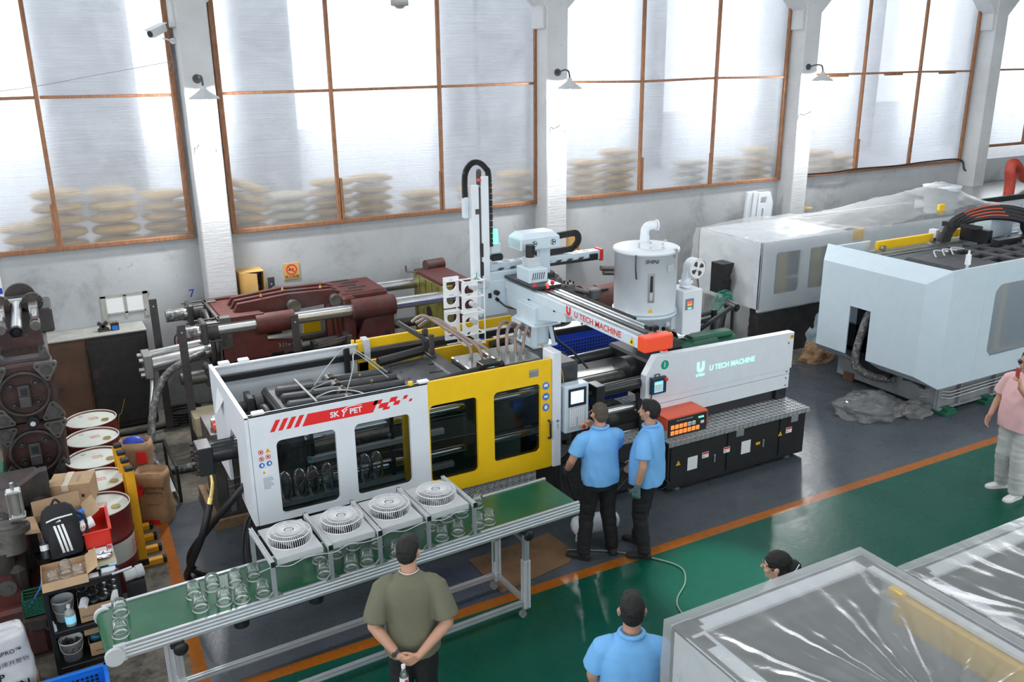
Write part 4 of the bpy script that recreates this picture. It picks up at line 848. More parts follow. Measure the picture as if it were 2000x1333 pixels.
for x in (5.0, 5.25):
    q = MB(); q.poly(circ(0, 0, .036, 20), [circ(0, 0, .029, 20)[::-1]], (x, 8.719, 2.94), FX, FZ, 0); q.poly(circ(0, 0, .011, 10), [], (x, 8.719, 2.94), FX, FZ, 0)
    for k in range(3): q.bar((x, 8.7185, 2.94), (x+.03*cos(k*2.1), 8.7185, 2.94+.03*sin(k*2.1)), .012, .001, (0, 1, 0))
    part('cooling_fan', q, M['gunmetal'], cbx)
for r in range(5):
    for k in range(8):
        if (r+k) % 2: continue
    q = MB()
    for k in range(9): q.bar((4.829, 8.76+.03*k, 2.89+.02*r), (4.829, 8.772+.03*k, 2.90+.02*r), .002, .006, (1, 0, 0))
    part('vent_row', q, M['gunmetal'], cbx)
# kick arm along the machine
q = MB(); q.bx(4.55, 6.14, 9.06, 9.2, 2.56, 2.68, .008); ar = P_('kick_arm', q, 'blue_white')
q = MB(); q.bx(4.58, 6.10, 9.045, 9.062, 2.565, 2.60); part('rack', q, M['black'], ar)
for k in range(9):
    xx = 4.68+k*.16
    q = MB(); q.poly([(0, 0), (.07, 0), (.10, .025), (.03, .025)], [], (xx, 9.044, 2.603), FX, FZ, 0); part('rack_notch', q, M['gunmetal'], ar)
    if k < 3 or k > 6:
        q = MB(); q.poly(circ(0, 0, .05, 18), [], (xx, 9.13, 2.6815), FX, (0, 1, 0), 0); part('hole', q, M['ink_grey'], ar)
q = MB(); q.bx(5.98, 6.1, 9.04, 9.075, 2.58, 2.65); part('stop_block', q, M['black'], ar)
q = MB(); q.bx(6.14, 6.185, 9.05, 9.21, 2.545, 2.695, .006); part('end_cap', q, M['red_paint'], ar, 'red end cap')
q = MB(); P2 = spline([(5.34, 8.98, 2.935), (5.7, 9.05, 2.94), (5.80, 9.08, 2.92), (5.84, 9.1, 2.84), (5.80, 9.12, 2.76), (5.7, 9.13, 2.725), (5.2, 9.13, 2.72)], 10)
for i in range(0, len(P2)-1): q.bar(P2[i], P2[i+1], .075, .045, (0, 1, 0), .004)
P_('cable_chain', q, 'black_rough')
q = MB(); q.bx(4.72, 5.05, 9.22, 9.55, 2.52, 2.62, .004); P_('valve_box', q, 'chrome')
q = MB(); q.bx(4.42, 4.78, 8.98, 9.05, 2.08, 2.50, .01); q.bx(4.55, 4.95, 9.0, 9.1, 2.36, 2.6, .01); P_('bracket_plate', q, 'blue_white')
q = MB(); q.bx(4.52, 4.56, 8.96, 8.985, 2.30, 2.36); q.cyl((4.62, 8.98, 2.36), (4.62, 8.93, 2.36), .03); q.cyl((4.63, 8.98, 2.28), (4.63, 8.94, 2.27), .02); P_('connector', q, 'black')
q = MB(); q.tube(spline([(4.63, 8.93, 2.27), (4.7, 8.85, 2.2), (4.85, 8.8, 2.15), (5.0, 8.7, 2.0), (5.05, 8.6, 1.86)], 6), .012, 6); q.tube(spline([(4.98, 8.3, 2.1), (5.05, 8.3, 1.9), (5.2, 8.2, 1.75), (5.35, 8.1, 1.55)], 6), .014, 6); P_('cable', q, 'black')
q = MB(); q.bx(4.6, 4.76, 9.02, 9.1, 2.72, 2.80, .02); P_('servo_motor', q, 'black')
# vertical arm
q = MB(); q.bx(4.335, 4.43, 8.98, 9.06, 2.47, 3.63, .006); va = P_('vertical_arm', q, 'white')
q = MB(); q.bx(4.458, 4.555, 8.98, 9.08, 2.50, 3.72, .006); part('arm_profile', q, M['white'], va)
q = MB(); q.bx(4.43, 4.46, 9.0, 9.05, 2.55, 3.6); part('belt', q, M['gunmetal'], va)
for z0 in (2.58, 2.8):
    q = MB(); q.bx(4.43, 4.47, 8.97, 8.995, z0, z0+.16); part('slider', q, M['black'], va)
q = MB(); q.bx(4.38, 4.43, 8.975, 8.982, 3.30, 3.36, .001); part('slot', q, M['gunmetal'], va)
q = MB(); q.cyl((4.45, 9.02, 3.62), (4.45, 9.02, 3.78), .03); q.bx(4.43, 4.47, 9.0, 9.04, 3.72, 3.80); part('arm_top_stop', q, M['gunmetal'], va)
q = MB(); q.cyl((4.44, 8.99, 3.67), (4.44, 8.99, 3.70), .025, .02, 10); part('bumper', q, M['red_paint'], va, 'red bumper')
q = MB(); P2 = spline([(4.275, 9.02, 3.48), (4.275, 9.02, 3.70), (4.30, 9.02, 3.80), (4.37, 9.02, 3.87), (4.46, 9.02, 3.87), (4.54, 9.02, 3.80), (4.575, 9.02, 3.68), (4.58, 9.02, 2.9)], 12)
P3 = [p for i, p in enumerate(P2)]
for i in range(len(P3)-1): q.bar(P3[i], P3[i+1]-(P3[i+1]-P3[i])*.12, .06, .045, (0, 1, 0), .004)
part('cable_chain', q, M['black_rough'], va)
q = MB(); q.bx(4.245, 4.30, 8.98, 9.06, 3.26, 3.50, .01); part('chain_bracket', q, M['blue_white'], va)
q = MB(); q.bx(4.6, 4.72, 9.02, 9.1, 2.82, 2.93); tb = P_('tower_light_base', q, 'blue_white')
q = MB(); q.cyl((4.67, 9.06, 2.93), (4.67, 9.06, 3.09), .036, .026); part('tower_light', q, M['lamp_green'], tb, 'glowing green lamp')
q = MB(); q.tube(spline([(4.6, 9.1, 2.9), (4.55, 9.15, 2.75), (4.62, 9.12, 2.62), (4.75, 9.1, 2.58)], 6), .014, 6); P_('blue_tube', q, 'blue_paint')
# gripper frame: white open rack with holes
q = MB(); q.bx(4.36, 4.50, 8.92, 8.98, 2.44, 2.52); P_('wrist', q, 'aluminium')
W_ = 'white_bright'
for pi_, (x0, yy) in enumerate(((3.90, 8.86), (4.06, 8.72))):
    for z0 in (1.86, 2.24):
        q = MB(); q.poly(rrect(0, .19, 0, .36, .01), [circ(.095, .095, .062, 16)[::-1], circ(.095, .265, .062, 16)[::-1]], (x0, yy, z0+(.05 if pi_ == 0 else 0)), (.5, -.75, 0) if False else FX, FZ, .012); P_('gripper_plate', q, W_)
for z in (1.86, 1.98, 2.22, 2.24, 2.42, 2.60):
    q = MB()
    q.bar((3.92, 8.86, z), (4.28, 8.86, z), .016, .016); q.bar((4.08, 8.72, z), (4.34, 8.72, z), .016, .016); q.bar((4.33, 8.72, z), (4.33, 8.95, z), .016, .016); q.bar((4.10, 8.72, z), (4.10, 8.95, z), .016, .016); P_('gripper_bar', q, W_)
for x, y in ((4.25, 8.72), (4.34, 8.72), (4.34, 8.95), (4.10, 8.95), (4.28, 8.86)):
    q = MB(); q.bar((x, y, 1.84), (x, y, 2.62), .014, .014); P_('gripper_post', q, W_)
for z in (1.95, 2.12, 2.32, 2.52):
    q = MB(); q.cyl((4.22, 8.71, z), (4.22, 8.82, z), .032); P_('suction_cup', q, 'pale_grey')
    q = MB(); q.tube(spline([(4.26, 8.8, z), (4.3, 8.84, z+.06), (4.32, 8.86, z+.14)], 5), .006, 5); P_('air_tube', q, 'teal')
q = MB(); q.bar((4.30, 8.86, 2.60), (4.42, 8.95, 2.50), .04, .03); P_('gripper_mount', q, 'aluminium')
# ================================================================ hopper dryer
cx, cy = 6.505, 8.6
t = thing('hopper_dryer', 'round white hopper dryer with lid, sight glass and blower above the injection unit', 'dryer', (cx, cy, 1.62))
q = MB(); q.lathe([(.12, 1.62), (.16, 1.66), (.37, 1.93), (.385, 1.94)], (cx, cy, 0), 40); P_('cone', q, 'blue_white')
q = MB(); q.lathe([(.385, 1.94), (.405, 1.94), (.405, 1.975), (.385, 1.975)], (cx, cy, 0), 40); q.lathe([(.385, 1.985), (.40, 1.985), (.40, 2.01), (.385, 2.01)], (cx, cy, 0), 40); P_('flange', q, 'blue_white')
q = MB(); q.lathe([(.383, 1.95), (.383, 2.73), (.385, 2.73)], (cx, cy, 0), 48); dr = P_('barrel', q, 'white')
q = MB(); q.lathe([(.385, 2.72), (.405, 2.725), (.41, 2.745), (.405, 2.765), (.385, 2.775), (.2, 2.785), (.001, 2.785)], (cx, cy, 0), 48); ld = P_('lid', q, 'white')
q = MB(); q.poly(circ(0, 0, .17, 28), [], (cx-.02, cy-.12, 2.79), FX, (0, 1, 0), .006); part('inspection_cover', q, M['white'], ld)
for a in range(6):
    q = MB(); q.cyl((cx+.17*cos(a), cy-.1+.17*sin(a), 2.785), (cx+.17*cos(a), cy-.1+.17*sin(a), 2.81), .014, n=8); part('lid_bolt', q, M['steel'], ld)
q = MB(); q.cyl((cx+.12, cy+.2, 2.78), (cx+.12, cy+.2, 2.86), .06); q.tube(spline([(cx+.12, cy+.2, 2.84), (cx+.125, cy+.2, 2.93), (cx+.17, cy+.18, 2.98), (cx+.25, cy+.15, 2.985)], 6), .055, 16); q.cyl((cx+.25, cy+.15, 2.985), (cx+.27, cy+.145, 2.985), .07); part('exhaust_elbow', q, M['white'], ld)
q = MB(); q.cyl((cx+.272, cy+.145, 2.985), (cx+.276, cy+.144, 2.985), .05); part('elbow_mouth', q, M['gunmetal'], ld)
for a in (-1.15, .3):
    q = MB(); q.bx(cx+.40*cos(a)-.02, cx+.40*cos(a)+.02, cy+.40*sin(a)-.02, cy+.40*sin(a)+.02, 2.68, 2.79); P_('clamp', q, 'steel')
q = MB(); q.tube(spline([(cx-.33, cy-.24, 2.74), (cx-.35, cy-.27, 2.6), (cx-.32, cy-.25, 2.45)], 6), .01, 6); P_('strap', q, 'gunmetal')
def onbar(a, z, nm, w, h, m, d=.008, lab=None):      # plate tangent to the barrel
    x = cx+.384*cos(a); y = cy+.384*sin(a); tx, ty = -sin(a), cos(a)
    q = MB(); q.poly([(-w/2, -h/2), (w/2, -h/2), (w/2, h/2), (-w/2, h/2)], [], (x+cos(a)*d, y+sin(a)*d, z), (tx, ty, 0), FZ, d); return P_(nm, q, m, lab)
A = -2.02
onbar(A, 2.34, 'sight_glass_frame', .075, .36, 'steel'); onbar(A, 2.39, 'sight_glass', .032, .20, 'black', .011, 'dark sight glass'); onbar(A, 2.24, 'sight_glass', .032, .10, 'pale_grey', .011)
onbar(-1.35, 2.62-.06, 'sight_port', .10, .09, 'pale_grey')
A2 = -2.03; x = cx+.386*cos(A2); y = cy+.386*sin(A2)
text('lettering', 'SHINI', .065, (x, y, 2.66), (-sin(A2), cos(A2), 0), FZ, M['ink'], t, .012, shear=.2, ext=.006)
q = MB(); q.poly([(-.03, -.025), (.03, -.025), (0, .03)], [], (cx+.39*cos(A), cy+.39*sin(A), 2.06), (-sin(A), cos(A), 0), FZ, 0); P_('warning_triangle', q, 'icon_yellow')
q = MB(); q.cyl((cx-.36, cy-.14, 2.0), (cx-.44, cy-.17, 2.0), .03); P_('side_pipe', q, 'white')
q = MB(); q.bx(6.86, 7.16, 8.28, 8.62, 1.66, 2.22, .008); bx_ = P_('heater_box', q, 'white')
q = MB(); q.bx(6.89, 7.02, 8.272, 8.282, 1.98, 2.12, .002); part('display_bezel', q, M['grey'], bx_)
for k, z in enumerate((2.075, 2.045)):
    q = MB(); q.bx(6.92, 6.985, 8.268, 8.274, z-.011, z+.011, .001); part('display', q, M['led_red'] if k == 0 else M['led_orange'], bx_, 'lit red digits')
q = MB(); q.bx(6.93, 6.98, 8.268, 8.274, 1.992, 2.006, .001); part('indicator', q, M['lamp_green'], bx_)
for z, m_ in ((1.93, 'icon_yellow'), (1.86, 'icon_blue'), (1.78, 'pale_grey')):
    q = MB(); q.bx(7.158, 7.163, 8.36, 8.46, z, z+.05, 0); part('side_label', q, M[m_], bx_)
q = MB(); q.cyl((7.02, 8.46, 2.22), (7.04, 8.46, 2.34), .075, .06); q.lathe([(.06, 0), (.09, .0), (.09, .03), (.06, .03)], (7.03, 8.46, 2.27), 20); part('duct', q, M['white'], bx_)
bc_ = (7.13, 8.42, 2.46)
q = MB(); q.cyl((bc_[0], bc_[1]-.05, bc_[2]), (bc_[0], bc_[1]+.08, bc_[2]), .125, n=32); q.bar((7.03, 8.46, 2.32), (7.06, 8.44, 2.5), .09, .10); part('blower', q, M['white'], bx_)
q = MB(); q.lathe([(.11, 0), (.125, -.01), (.13, 0), (.125, .012)], (bc_[0], bc_[1]-.055, bc_[2]), 30, (0, -1, 0)); q.lathe([(.03, 0), (.03, .012), (.001, .012)], (bc_[0], bc_[1]-.055, bc_[2]), 16, (0, -1, 0))
q.poly(circ(0, 0, .118, 28), [[(.03*cos(k*pi/2+.2), .03*sin(k*pi/2+.2)), (.095*cos(k*pi/2+.1), .095*sin(k*pi/2+.1)), (.10*cos(k*pi/2+.5), .10*sin(k*pi/2+.5)), (.085*cos(k*pi/2+.95), .085*sin(k*pi/2+.95)), (.035*cos(k*pi/2+.9), .035*sin(k*pi/2+.9))][::-1] for k in range(4)], (bc_[0], bc_[1]-.058, bc_[2]), FX, FZ, .004); part('blower_grille', q, M['white_bright'], bx_)
q = MB(); q.poly(circ(0, 0, .10, 24), [], (bc_[0], bc_[1]-.0515, bc_[2]), FX, FZ, 0); part('blower_intake', q, M['gunmetal'], bx_)
q = MB(); q.tube(spline([(7.2, 8.45, 2.36), (7.22, 8.42, 2.1), (7.19, 8.42, 1.98), (7.17, 8.4, 1.9)], 6), .008, 6); part('cable', q, M['black'], bx_)
q = MB(); q.bx(6.80, 6.9, 8.42, 8.56, 1.70, 1.9); q.cyl((6.75, 8.5, 1.78), (6.9, 8.48, 1.74), .05); P_('duct_link', q, 'white')
# ================================================================ chiller with blue grille
t = thing('chiller_unit', 'blue grilled chiller unit behind the injection unit under the robot beam', 'chiller', (6.0, 9.95, 0))
q = MB(); q.bx(4.95, 7.0, 9.55, 10.35, .06, 1.48, .01); P_('body', q, 'blue_paint')
q = MB(); q.bx(5.0, 6.95, 9.54, 9.552, .15, 1.39, 0); P_('grille', q, 'perf_blue')
q = MB(); q.bx(4.94, 7.01, 9.54, 10.36, 1.48, 1.55, .005); P_('black_band', q, 'black')
q = MB(); q.bx(4.94, 7.01, 9.54, 10.36, 1.55, 1.57, .004); P_('top_plate', q, 'steel')
q = MB(); q.lathe([(.26, 0), (.30, .02), (.30, .06), (.26, .08), (.12, .10), (.001, .10)], (5.95, 9.98, 1.57), 32); P_('fan_guard', q, 'black')
for k in range(10):
    q = MB(); a = k*2*pi/10; q.bar((5.95+.06*cos(a), 9.98+.06*sin(a), 1.675), (5.95+.27*cos(a), 9.98+.27*sin(a), 1.655), .012, .008); P_('fan_guard_rib', q, 'gunmetal')
for x in (5.1, 6.85):
    for y in (9.65, 10.25):
        q = MB(); q.cyl((x, y, 0), (x, y, .07), .05); P_('castor', q, 'rubber')
# ================================================================ rust red clamp unit at the wall
t = thing('clamp_unit', 'rust red toggle clamp unit with steel tie bars lying behind the moulding machine', 'machine part', (3.7, 12.2, 0))
YA, YB = 11.68, 12.78
q = MB(); q.poly([(1.90, .75), (2.95, .75), (2.98, 1.30), (2.52, 1.36), (2.5, 1.75), (1.92, 1.75)], [rrect(2.55, 2.72, .85, 1.18, .02)[::-1], rrect(2.77, 2.9, .9, 1.16, .02)[::-1]], (0, YA, 0), FX, FZ, .08)
q.poly([(1.90, .75), (2.95, .75), (2.98, 1.30), (2.52, 1.36), (2.5, 1.75), (1.92, 1.75)], [], (0, YB, 0), FX, FZ, .08)
q.bx(1.935, 2.12, YA+.02, YB-.02, .76, 1.715, .02); q.bx(1.95, 2.5, YA+.05, YB-.05, 1.66, 1.74, .02); q.cyl((2.38, YA+.03, 1.60), (2.90, YA+.03, 1.60), .14, n=24); q.cyl((2.38, YB-.03, 1.60), (2.9, YB-.03, 1.60), .14, n=24); P_('tail_platen', q, 'rust_red')
q = MB(); q.bx(1.90, 2.06, YA-.01, YA+.12, 1.33, 1.76, .004); q.bx(1.90, 2.06, YB-.14, YB, 1.4, 1.76, .004); q.bx(1.89, 1.93, YA, YB, 1.0, 1.76, .004); P_('steel_pad', q, 'oily_steel')
for y in (11.98, 12.18, 12.38):
    q = MB(); q.poly([(2.12, 1.68), (2.22, 1.85), (2.9, 1.90), (3.55, 1.88), (3.7, 1.82), (3.7, 1.70), (2.9, 1.66)], [], (0, y-.04, 0), FX, FZ, .08); P_('toggle_plate', q, 'rust_red')
for x, y in ((2.95, YA+.18), (3.55, YA+.18), (2.95, YB-.18)):
    q = MB(); q.cyl((x, y-.06, 1.74), (x, y+.2, 1.74), .09, n=24); q.cyl((x, y-.065, 1.74), (x, y-.06, 1.74), .05); P_('toggle_pin', q, 'oily_steel')
q = MB(); q.bx(3.62, 3.80, YA+.04, YB-.04, .72, 1.80, .03); q.bx(3.60, 4.32, YA+.12, YB-.12, 1.70, 1.83, .04); q.bx(4.10, 4.36, YA, YB, .70, 1.75, .04); q.cyl((3.72, YA+.03, 1.61), (4.36, YA+.03, 1.61), .15, n=24); q.bx(3.6, 4.2, YA+.05, YA+.2, .7, 1.2, .03); q.poly([(3.75, 1.1), (4.15, 1.1), (4.15, 1.5), (3.9, 1.45)], [], (0, YA-.01, 0), FX, FZ, .05); P_('moving_platen', q, 'rust_red')
for k in range(5):
    q = MB(); q.bx(3.72+.1*(k % 2), 3.98+.1*(k % 2), 11.90+.16*k, 11.955+.16*k, 1.828, 1.838, .002); P_('slot', q, 'ink')
q = MB(); q.bx(4.355, 4.362, YA+.1, YA+.2, 1.0, 1.25, .002); P_('slot', q, 'ink')
for x0 in (4.19,):
    q = MB(); q.poly(rrect(x0, x0+.09, 1.02, 1.24, .04), [], (0, YA-.003, 0), FX, FZ, 0); P_('slot', q, 'ink')
M['lacquer'] = mat('yellow_lacquered_steel', (.27, .25, .055), .35, .55, var=.35, vscale=5)
q = MB(); q.bx(5.12, 5.30, YA-.02, YB+.02, .72, 1.78, .02); P_('fixed_platen_face', q, 'lacquer', 'greenish yellow lacquered face')
q = MB(); q.bx(5.30, 5.66, YA, YB, .70, 1.80, .02); q.bx(5.12, 5.6, YA+.02, YB, 1.76, 1.82, .01); q.cyl((5.3, 12.72, 1.86), (5.62, 12.76, 1.86), .09); P_('fixed_platen', q, 'rust_red')
for k in range(8):
    q = MB(); q.bx(5.116, 5.124, 11.82+.12*k, 11.83+.12*k, 1.0 if k % 2 else 1.45, 1.25 if k % 2 else 1.74, 0); P_('slot', q, 'ink')
q = MB(); q.poly(circ(0, 0, .10, 22), [], (5.115, 12.2, 1.25), (0, -1, 0), FZ, 0); P_('centre_hole', q, 'ink')
q = MB(); q.poly(rrect(5.42, 5.53, 1.0, 1.28, .05), [], (0, YA-.003, 0), FX, FZ, 0); P_('slot', q, 'ink')
q = MB(); q.bx(5.30, 5.36, YA-.03, YA, 1.5, 1.62); q.bar((4.98, 12.74, 1.8), (5.15, 12.6, 1.8), .03, .02); q.bar((4.98, 12.74, 1.8), (4.98, 12.74, 1.9), .03, .02); P_('small_bracket', q, 'oily_steel')
for y in (YA+.03, YB-.05):
    for z in (1.61, .98):
        q = MB(); q.cyl((1.45, y, z), (5.4, y, z), .085 if z > 1 else .075, n=20); P_('tie_bar', q, 'oily_steel' if z < 1 else 'steel')
for y in (YA+.03, YB-.05):
    q = MB(); q.cyl((1.38, y, 1.61), (1.62, y, 1.61), .088); P_('wrapped_bar_end', q, 'wrap_hose')
    q = MB(); q.bx(1.66, 1.74, y-.15, y+.15, 1.46, 1.76, .02); q.cyl((1.74, y, 1.61), (1.88, y, 1.61), .125, n=22)
    for dy in (-.12, .12):
        for dz in (-.12, .12): q.cyl((1.62, y+dy, 1.61+dz), (1.9, y+dy, 1.61+dz), .013, n=8)
    P_('tie_bar_nut', q, 'gunmetal')
q = MB(); q.bx(1.66, 1.76, YA-.05, YA+.2, .86, 1.14, .02); q.cyl((1.35, YA+.05, 1.0), (1.9, YA+.05, 1.0), .08); P_('tie_bar_nut', q, 'gunmetal')
q = MB(); q.lathe([(.40, 0), (.44, .01), (.44, .05), (.40, .06), (.34, .06), (.34, 0)], (1.80, 12.22, 1.32), 44, (1, 0, 0), True); P_('ring_gear', q, 'gunmetal')
q = MB(); q.cyl((1.02, 12.1, 1.14), (1.9, 12.1, 1.22), .10, n=24); q.cyl((1.02, 12.2, 1.26), (1.88, 12.2, 1.33), .05); q.bx(.95, 1.06, 11.95, 12.28, 1.0, 1.32, .01)
for y, z in ((12.0, 1.05), (12.0, 1.25), (12.22, 1.05), (12.22, 1.26)): q.cyl((.90, y, z), (.96, y, z), .03, n=8)
P_('shift_cylinder', q, 'steel')
q = MB(); q.cyl((3.15, YA-.05, 1.15), (3.62, YA-.02, 1.22), .05); q.bx(3.10, 3.16, YA-.15, YA+.05, 1.07, 1.26); q.cyl((3.15, YA-.12, 1.22), (3.62, YA-.1, 1.28), .015); q.cyl((3.15, YA-.12, 1.10), (3.62, YA-.1, 1.16), .015); q.bx(3.58, 3.66, YA-.14, YA+.06, 1.05, 1.30); P_('ejector_cylinder', q, 'oily_steel')
q = MB(); q.cyl((2.3, 12.2, 1.0), (3.7, 12.2, 1.05), .07); q.cyl((2.5, 12.2, 1.15), (3.0, 12.2, 1.15), .12); P_('ejector_rod', q, 'oily_steel')
q = MB(); q.bx(2.0, 2.8, YA+.1, YB-.1, 0, .76); q.bx(3.7, 4.3, YA+.1, YB-.1, 0, .72); q.bx(5.15, 5.6, YA+.1, YB-.1, 0, .72); P_('stand_block', q, 'dark_iron')
for x, y in ((2.55, 12.0), (2.9, 12.2), (3.4, 12.05), (2.0, YA-.012), (2.28, YA-.012)):
    q = MB(); q.cyl((x, y, 1.60 if y < 11.7 else 1.9), (x, y+.001, 1.62 if y < 11.7 else 1.94), .02, .01, 8); P_('grease_nipple', q, 'sack_tan')
text('chalk_mark', '3.11x 4387', .075, (2.82, YA-.001, 1.265), FX, FZ, M['dusty'], t)
# white sheet with yellow band behind it
q = MB(); q.bx(3.0, 4.9, 13.0, 13.06, .05, 1.28, .005); ws = solo('guard_sheet', q, M['pale_grey'], 'pale guard sheet with a yellow band standing behind the red clamp unit', 'sheet')
q = MB(); q.bx(3.35, 3.62, 12.985, 13.0, .08, 1.29, .003); part('yellow_band', q, M['yellow'], ws, 'yellow band')
# second rust red unit behind the beam
t = thing('injection_unit', 'rust red injection unit with brown piston rods behind the robot beam and dryer', 'machine part', (7.7, 11.6, 0))
q = MB(); q.cyl((7.55, 11.6, 1.15), (8.5, 11.6, 1.22), .26, n=28); q.bx(7.6, 8.6, 11.35, 11.9, .55, 1.0, .04); q.cyl((7.5, 11.6, 1.15), (7.56, 11.6, 1.15), .33, n=28); P_('barrel_housing', q, 'rust_red')
q = MB(); q.bx(7.75, 7.95, 11.45, 11.62, 1.40, 1.425, .01); P_('slot', q, 'ink')
q = MB(); q.lathe([(.25, 0), (.30, 0), (.30, .04), (.25, .04)], (7.46, 11.6, 1.15), 30, (1, 0, 0), True); P_('flange_ring', q, 'oily_steel')
for (a, b_) in (((6.75, 11.5, 1.66), (7.55, 11.3, 1.42)), ((6.8, 11.2, 1.40), (7.6, 11.1, 1.05))):
    q = MB(); q.cyl(a, b_, .045); P_('piston_rod', q, 'oily_steel'); 
    mx = [(a[i]+b_[i])/2 for i in range(3)]; q = MB(); q.cb(mx, (.16, .16, .17), .02); P_('rod_clamp', q, 'oily_steel'); q = MB(); q.cb(b_, (.18, .18, .18), .02); P_('rod_clamp', q, 'oily_steel')
    for dx in (-.05, .05):
        for dy in (-.05, .05):
            q = MB(); q.cyl((mx[0]+dx, mx[1]+dy, mx[2]+.08), (mx[0]+dx, mx[1]+dy, mx[2]+.12), .016, n=8); P_('bolt', q, 'black')
q = MB(); q.bx(6.9, 8.5, 11.3, 11.9, .3, .56, .02); q.bx(7.0, 8.4, 11.4, 11.8, 0, .3); P_('stand', q, 'dark_iron')
q = MB(); q.cyl((8.15, 12.0, 1.62), (8.55, 11.95, 1.58), .045); q.cyl((8.2, 12.0, 1.54), (8.6, 11.95, 1.5), .045); q.bx(8.45, 8.6, 11.85, 12.05, 1.3, 1.6); P_('spare_rods', q, 'oily_steel')
for k in range(3):
    q = MB(); q.tube(spline([(5.9+.2*k, 11.6, 1.50), (6.5, 11.8, 1.74+.03*k), (7.1, 11.85, 1.62+.05*k), (7.45, 11.8, 1.3)], 8), .035, 8); P_('wrapped_hose', q, 'wrap_hose')
def extinguisher(x, y, z, lab, hose=True):
    t = thing('fire_extinguisher', lab, 'fire extinguisher', (x, y, z))
    q = MB(); q.lathe([(.001, 0), (.07, 0), (.075, .02), (.075, .26), (.05, .32), (.02, .34), (.02, .36)], (x, y, z), 20); part('cylinder', q, M['red'], t)
    q = MB(); q.bx(x-.05, x+.05, y-.078, y-.07, z+.05, z+.16, .001); part('label', q, M['icon_blue'] if z > .6 else M['paper'], t)
    q = MB(); q.bar((x-.06, y, z+.42), (x+.05, y, z+.37), .02, .015); q.bx(x-.02, x+.02, y-.02, y+.02, z+.35, z+.40); q.tube(spline([(x+.02, y-.03, z+.38), (x-.1, y-.05, z+.33), (x-.11, y-.05, z+.15)], 6), .01, 6); part('valve', q, M['black'], t)
    q = MB(); q.bx(x-.09, x+.09, y-.02, 13.4, z-.02, z); part('shelf_bracket', q, M['gunmetal'], t)
extinguisher(8.90, 13.25, .55, 'red fire extinguisher on the back wall by the dryer, left of two')
extinguisher(9.15, 13.25, .52, 'red fire extinguisher on the back wall by the dryer, right of two')
extinguisher(1.62, 13.25, .83, 'red fire extinguisher beside the black steel bars, left of two')
extinguisher(1.82, 13.25, .80, 'red fire extinguisher beside the black steel bars, right of two')
# ================================================================ left side: stacked clamp plates, old unit, drums, cart
def gear_plate(z0, name_lab):
    x0, x1, y = -.69, -.08, 10.0
    t = thing('clamp_plate', name_lab, 'machine part', ((x0+x1)/2, y+.1, z0)); xc = (x0+x1)/2; zc = z0+.33
    q = MB(); q.bx(x0, x1, y, y+.26, z0, z0+.64, .02); P = lambda n, q, m, l=None: part(n, q, M[m], t, l)
    P('plate', q, 'maroon')
    q = MB(); q.lathe([(.215, 0), (.245, 0), (.245, .05), (.215, .05)], (xc, y-.005, zc), 48, (0, -1, 0), True)
    for k in range(72):
        a = 2*pi*k/72; q.bx(xc+.247*cos(a)-.004, xc+.247*cos(a)+.004, y-.05, y-.01, zc+.247*sin(a)-.004, zc+.247*sin(a)+.004, 0)
    P('ring_gear', q, 'dark_iron')
    for sx in (-1, 1):
        for sz in (-1, 1):
            cx, cz = xc+sx*.235, zc+sz*.24
            pts = [(.11*cos(a0), .11*sin(a0)) for a0 in [pi/2+2*pi*k/3+(0 if sz < 0 else pi) for k in range(3)]]
            R = []
            for px_, pz_ in pts:
                a0 = math.atan2(pz_, px_)
                R += [(px_*.86+.03*cos(a0+d), pz_*.86+.03*sin(a0+d)) for d in (-.9, -.3, .3, .9)]
            q = MB(); q.poly(R, [], (cx, y-.06, cz), FX, FZ, .06); nt_ = P('nut_plate', q, 'oily_steel')
            q = MB(); q.cyl((cx, y-.06, cz), (cx, y-.085, cz), .052); q.cyl((cx, y-.085, cz), (cx, y-.10, cz), .036); part('tie_bar_end', q, M['gunmetal'], nt_)
            for px_, pz_ in pts:
                q = MB(); q.cyl((cx+px_*.8, y-.06, cz+pz_*.8), (cx+px_*.8, y-.072, cz+pz_*.8), .013, n=8); part('bolt', q, M['black'], nt_)
    for a in (.75, 2.4, 3.9, 5.5):
        q = MB(); q.lathe([(.03, 0), (.04, 0), (.04, .02), (.03, .02)], (xc+.155*cos(a), y, zc+.155*sin(a)), 18, (0, -1, 0), True); q.cyl((xc+.155*cos(a), y, zc+.155*sin(a)), (xc+.155*cos(a), y-.03, zc+.155*sin(a)), .018); P('bore_ring', q, 'gunmetal')
    q = MB(); q.bx(xc-.055, xc+.055, y-.07, y, zc-.11, zc+.10); q.bx(xc-.05, xc+.05, y-.12, y-.06, zc-.12, zc-.01); b_ = P('centre_bracket', q, 'gunmetal')
    q = MB(); q.bx(xc-.03, xc+.03, y-.075, y-.068, zc-.0, zc+.07, 0); part('recess', q, M['ink'], b_)
    q = MB(); q.cyl((xc+.03, y, z0+.035), (xc+.03, y-.13, z0+.035), .06); q.cyl((xc+.03, y-.13, z0+.035), (xc+.03, y-.15, z0+.035), .038); P('worm_motor', q, 'black')
    q = MB(); q.cyl((xc+.03, y-.15, z0+.035), (xc+.03, y-.153, z0+.035), .026); P('motor_cap', q, 'pale_grey')
    for sx in (-1, 1):
        for zz in (.09, .57):
            q = MB(); q.cyl((xc+sx*.235, y+.2, z0+zz), (xc+sx*.235, 12.0, z0+zz), .05); P('tie_bar', q, 'oily_steel')
    q = MB(); q.bx(x0+.03, x1-.03, 11.7, 11.95, z0+.02, z0+.6, .03); P('rear_plate', q, 'dark_iron')
    return t
gear_plate(.09, 'dark clamp end plate with ring gear, bottom of the stack of three')
gear_plate(.74, 'dark clamp end plate with ring gear and triangular nuts, middle of the stack of three')
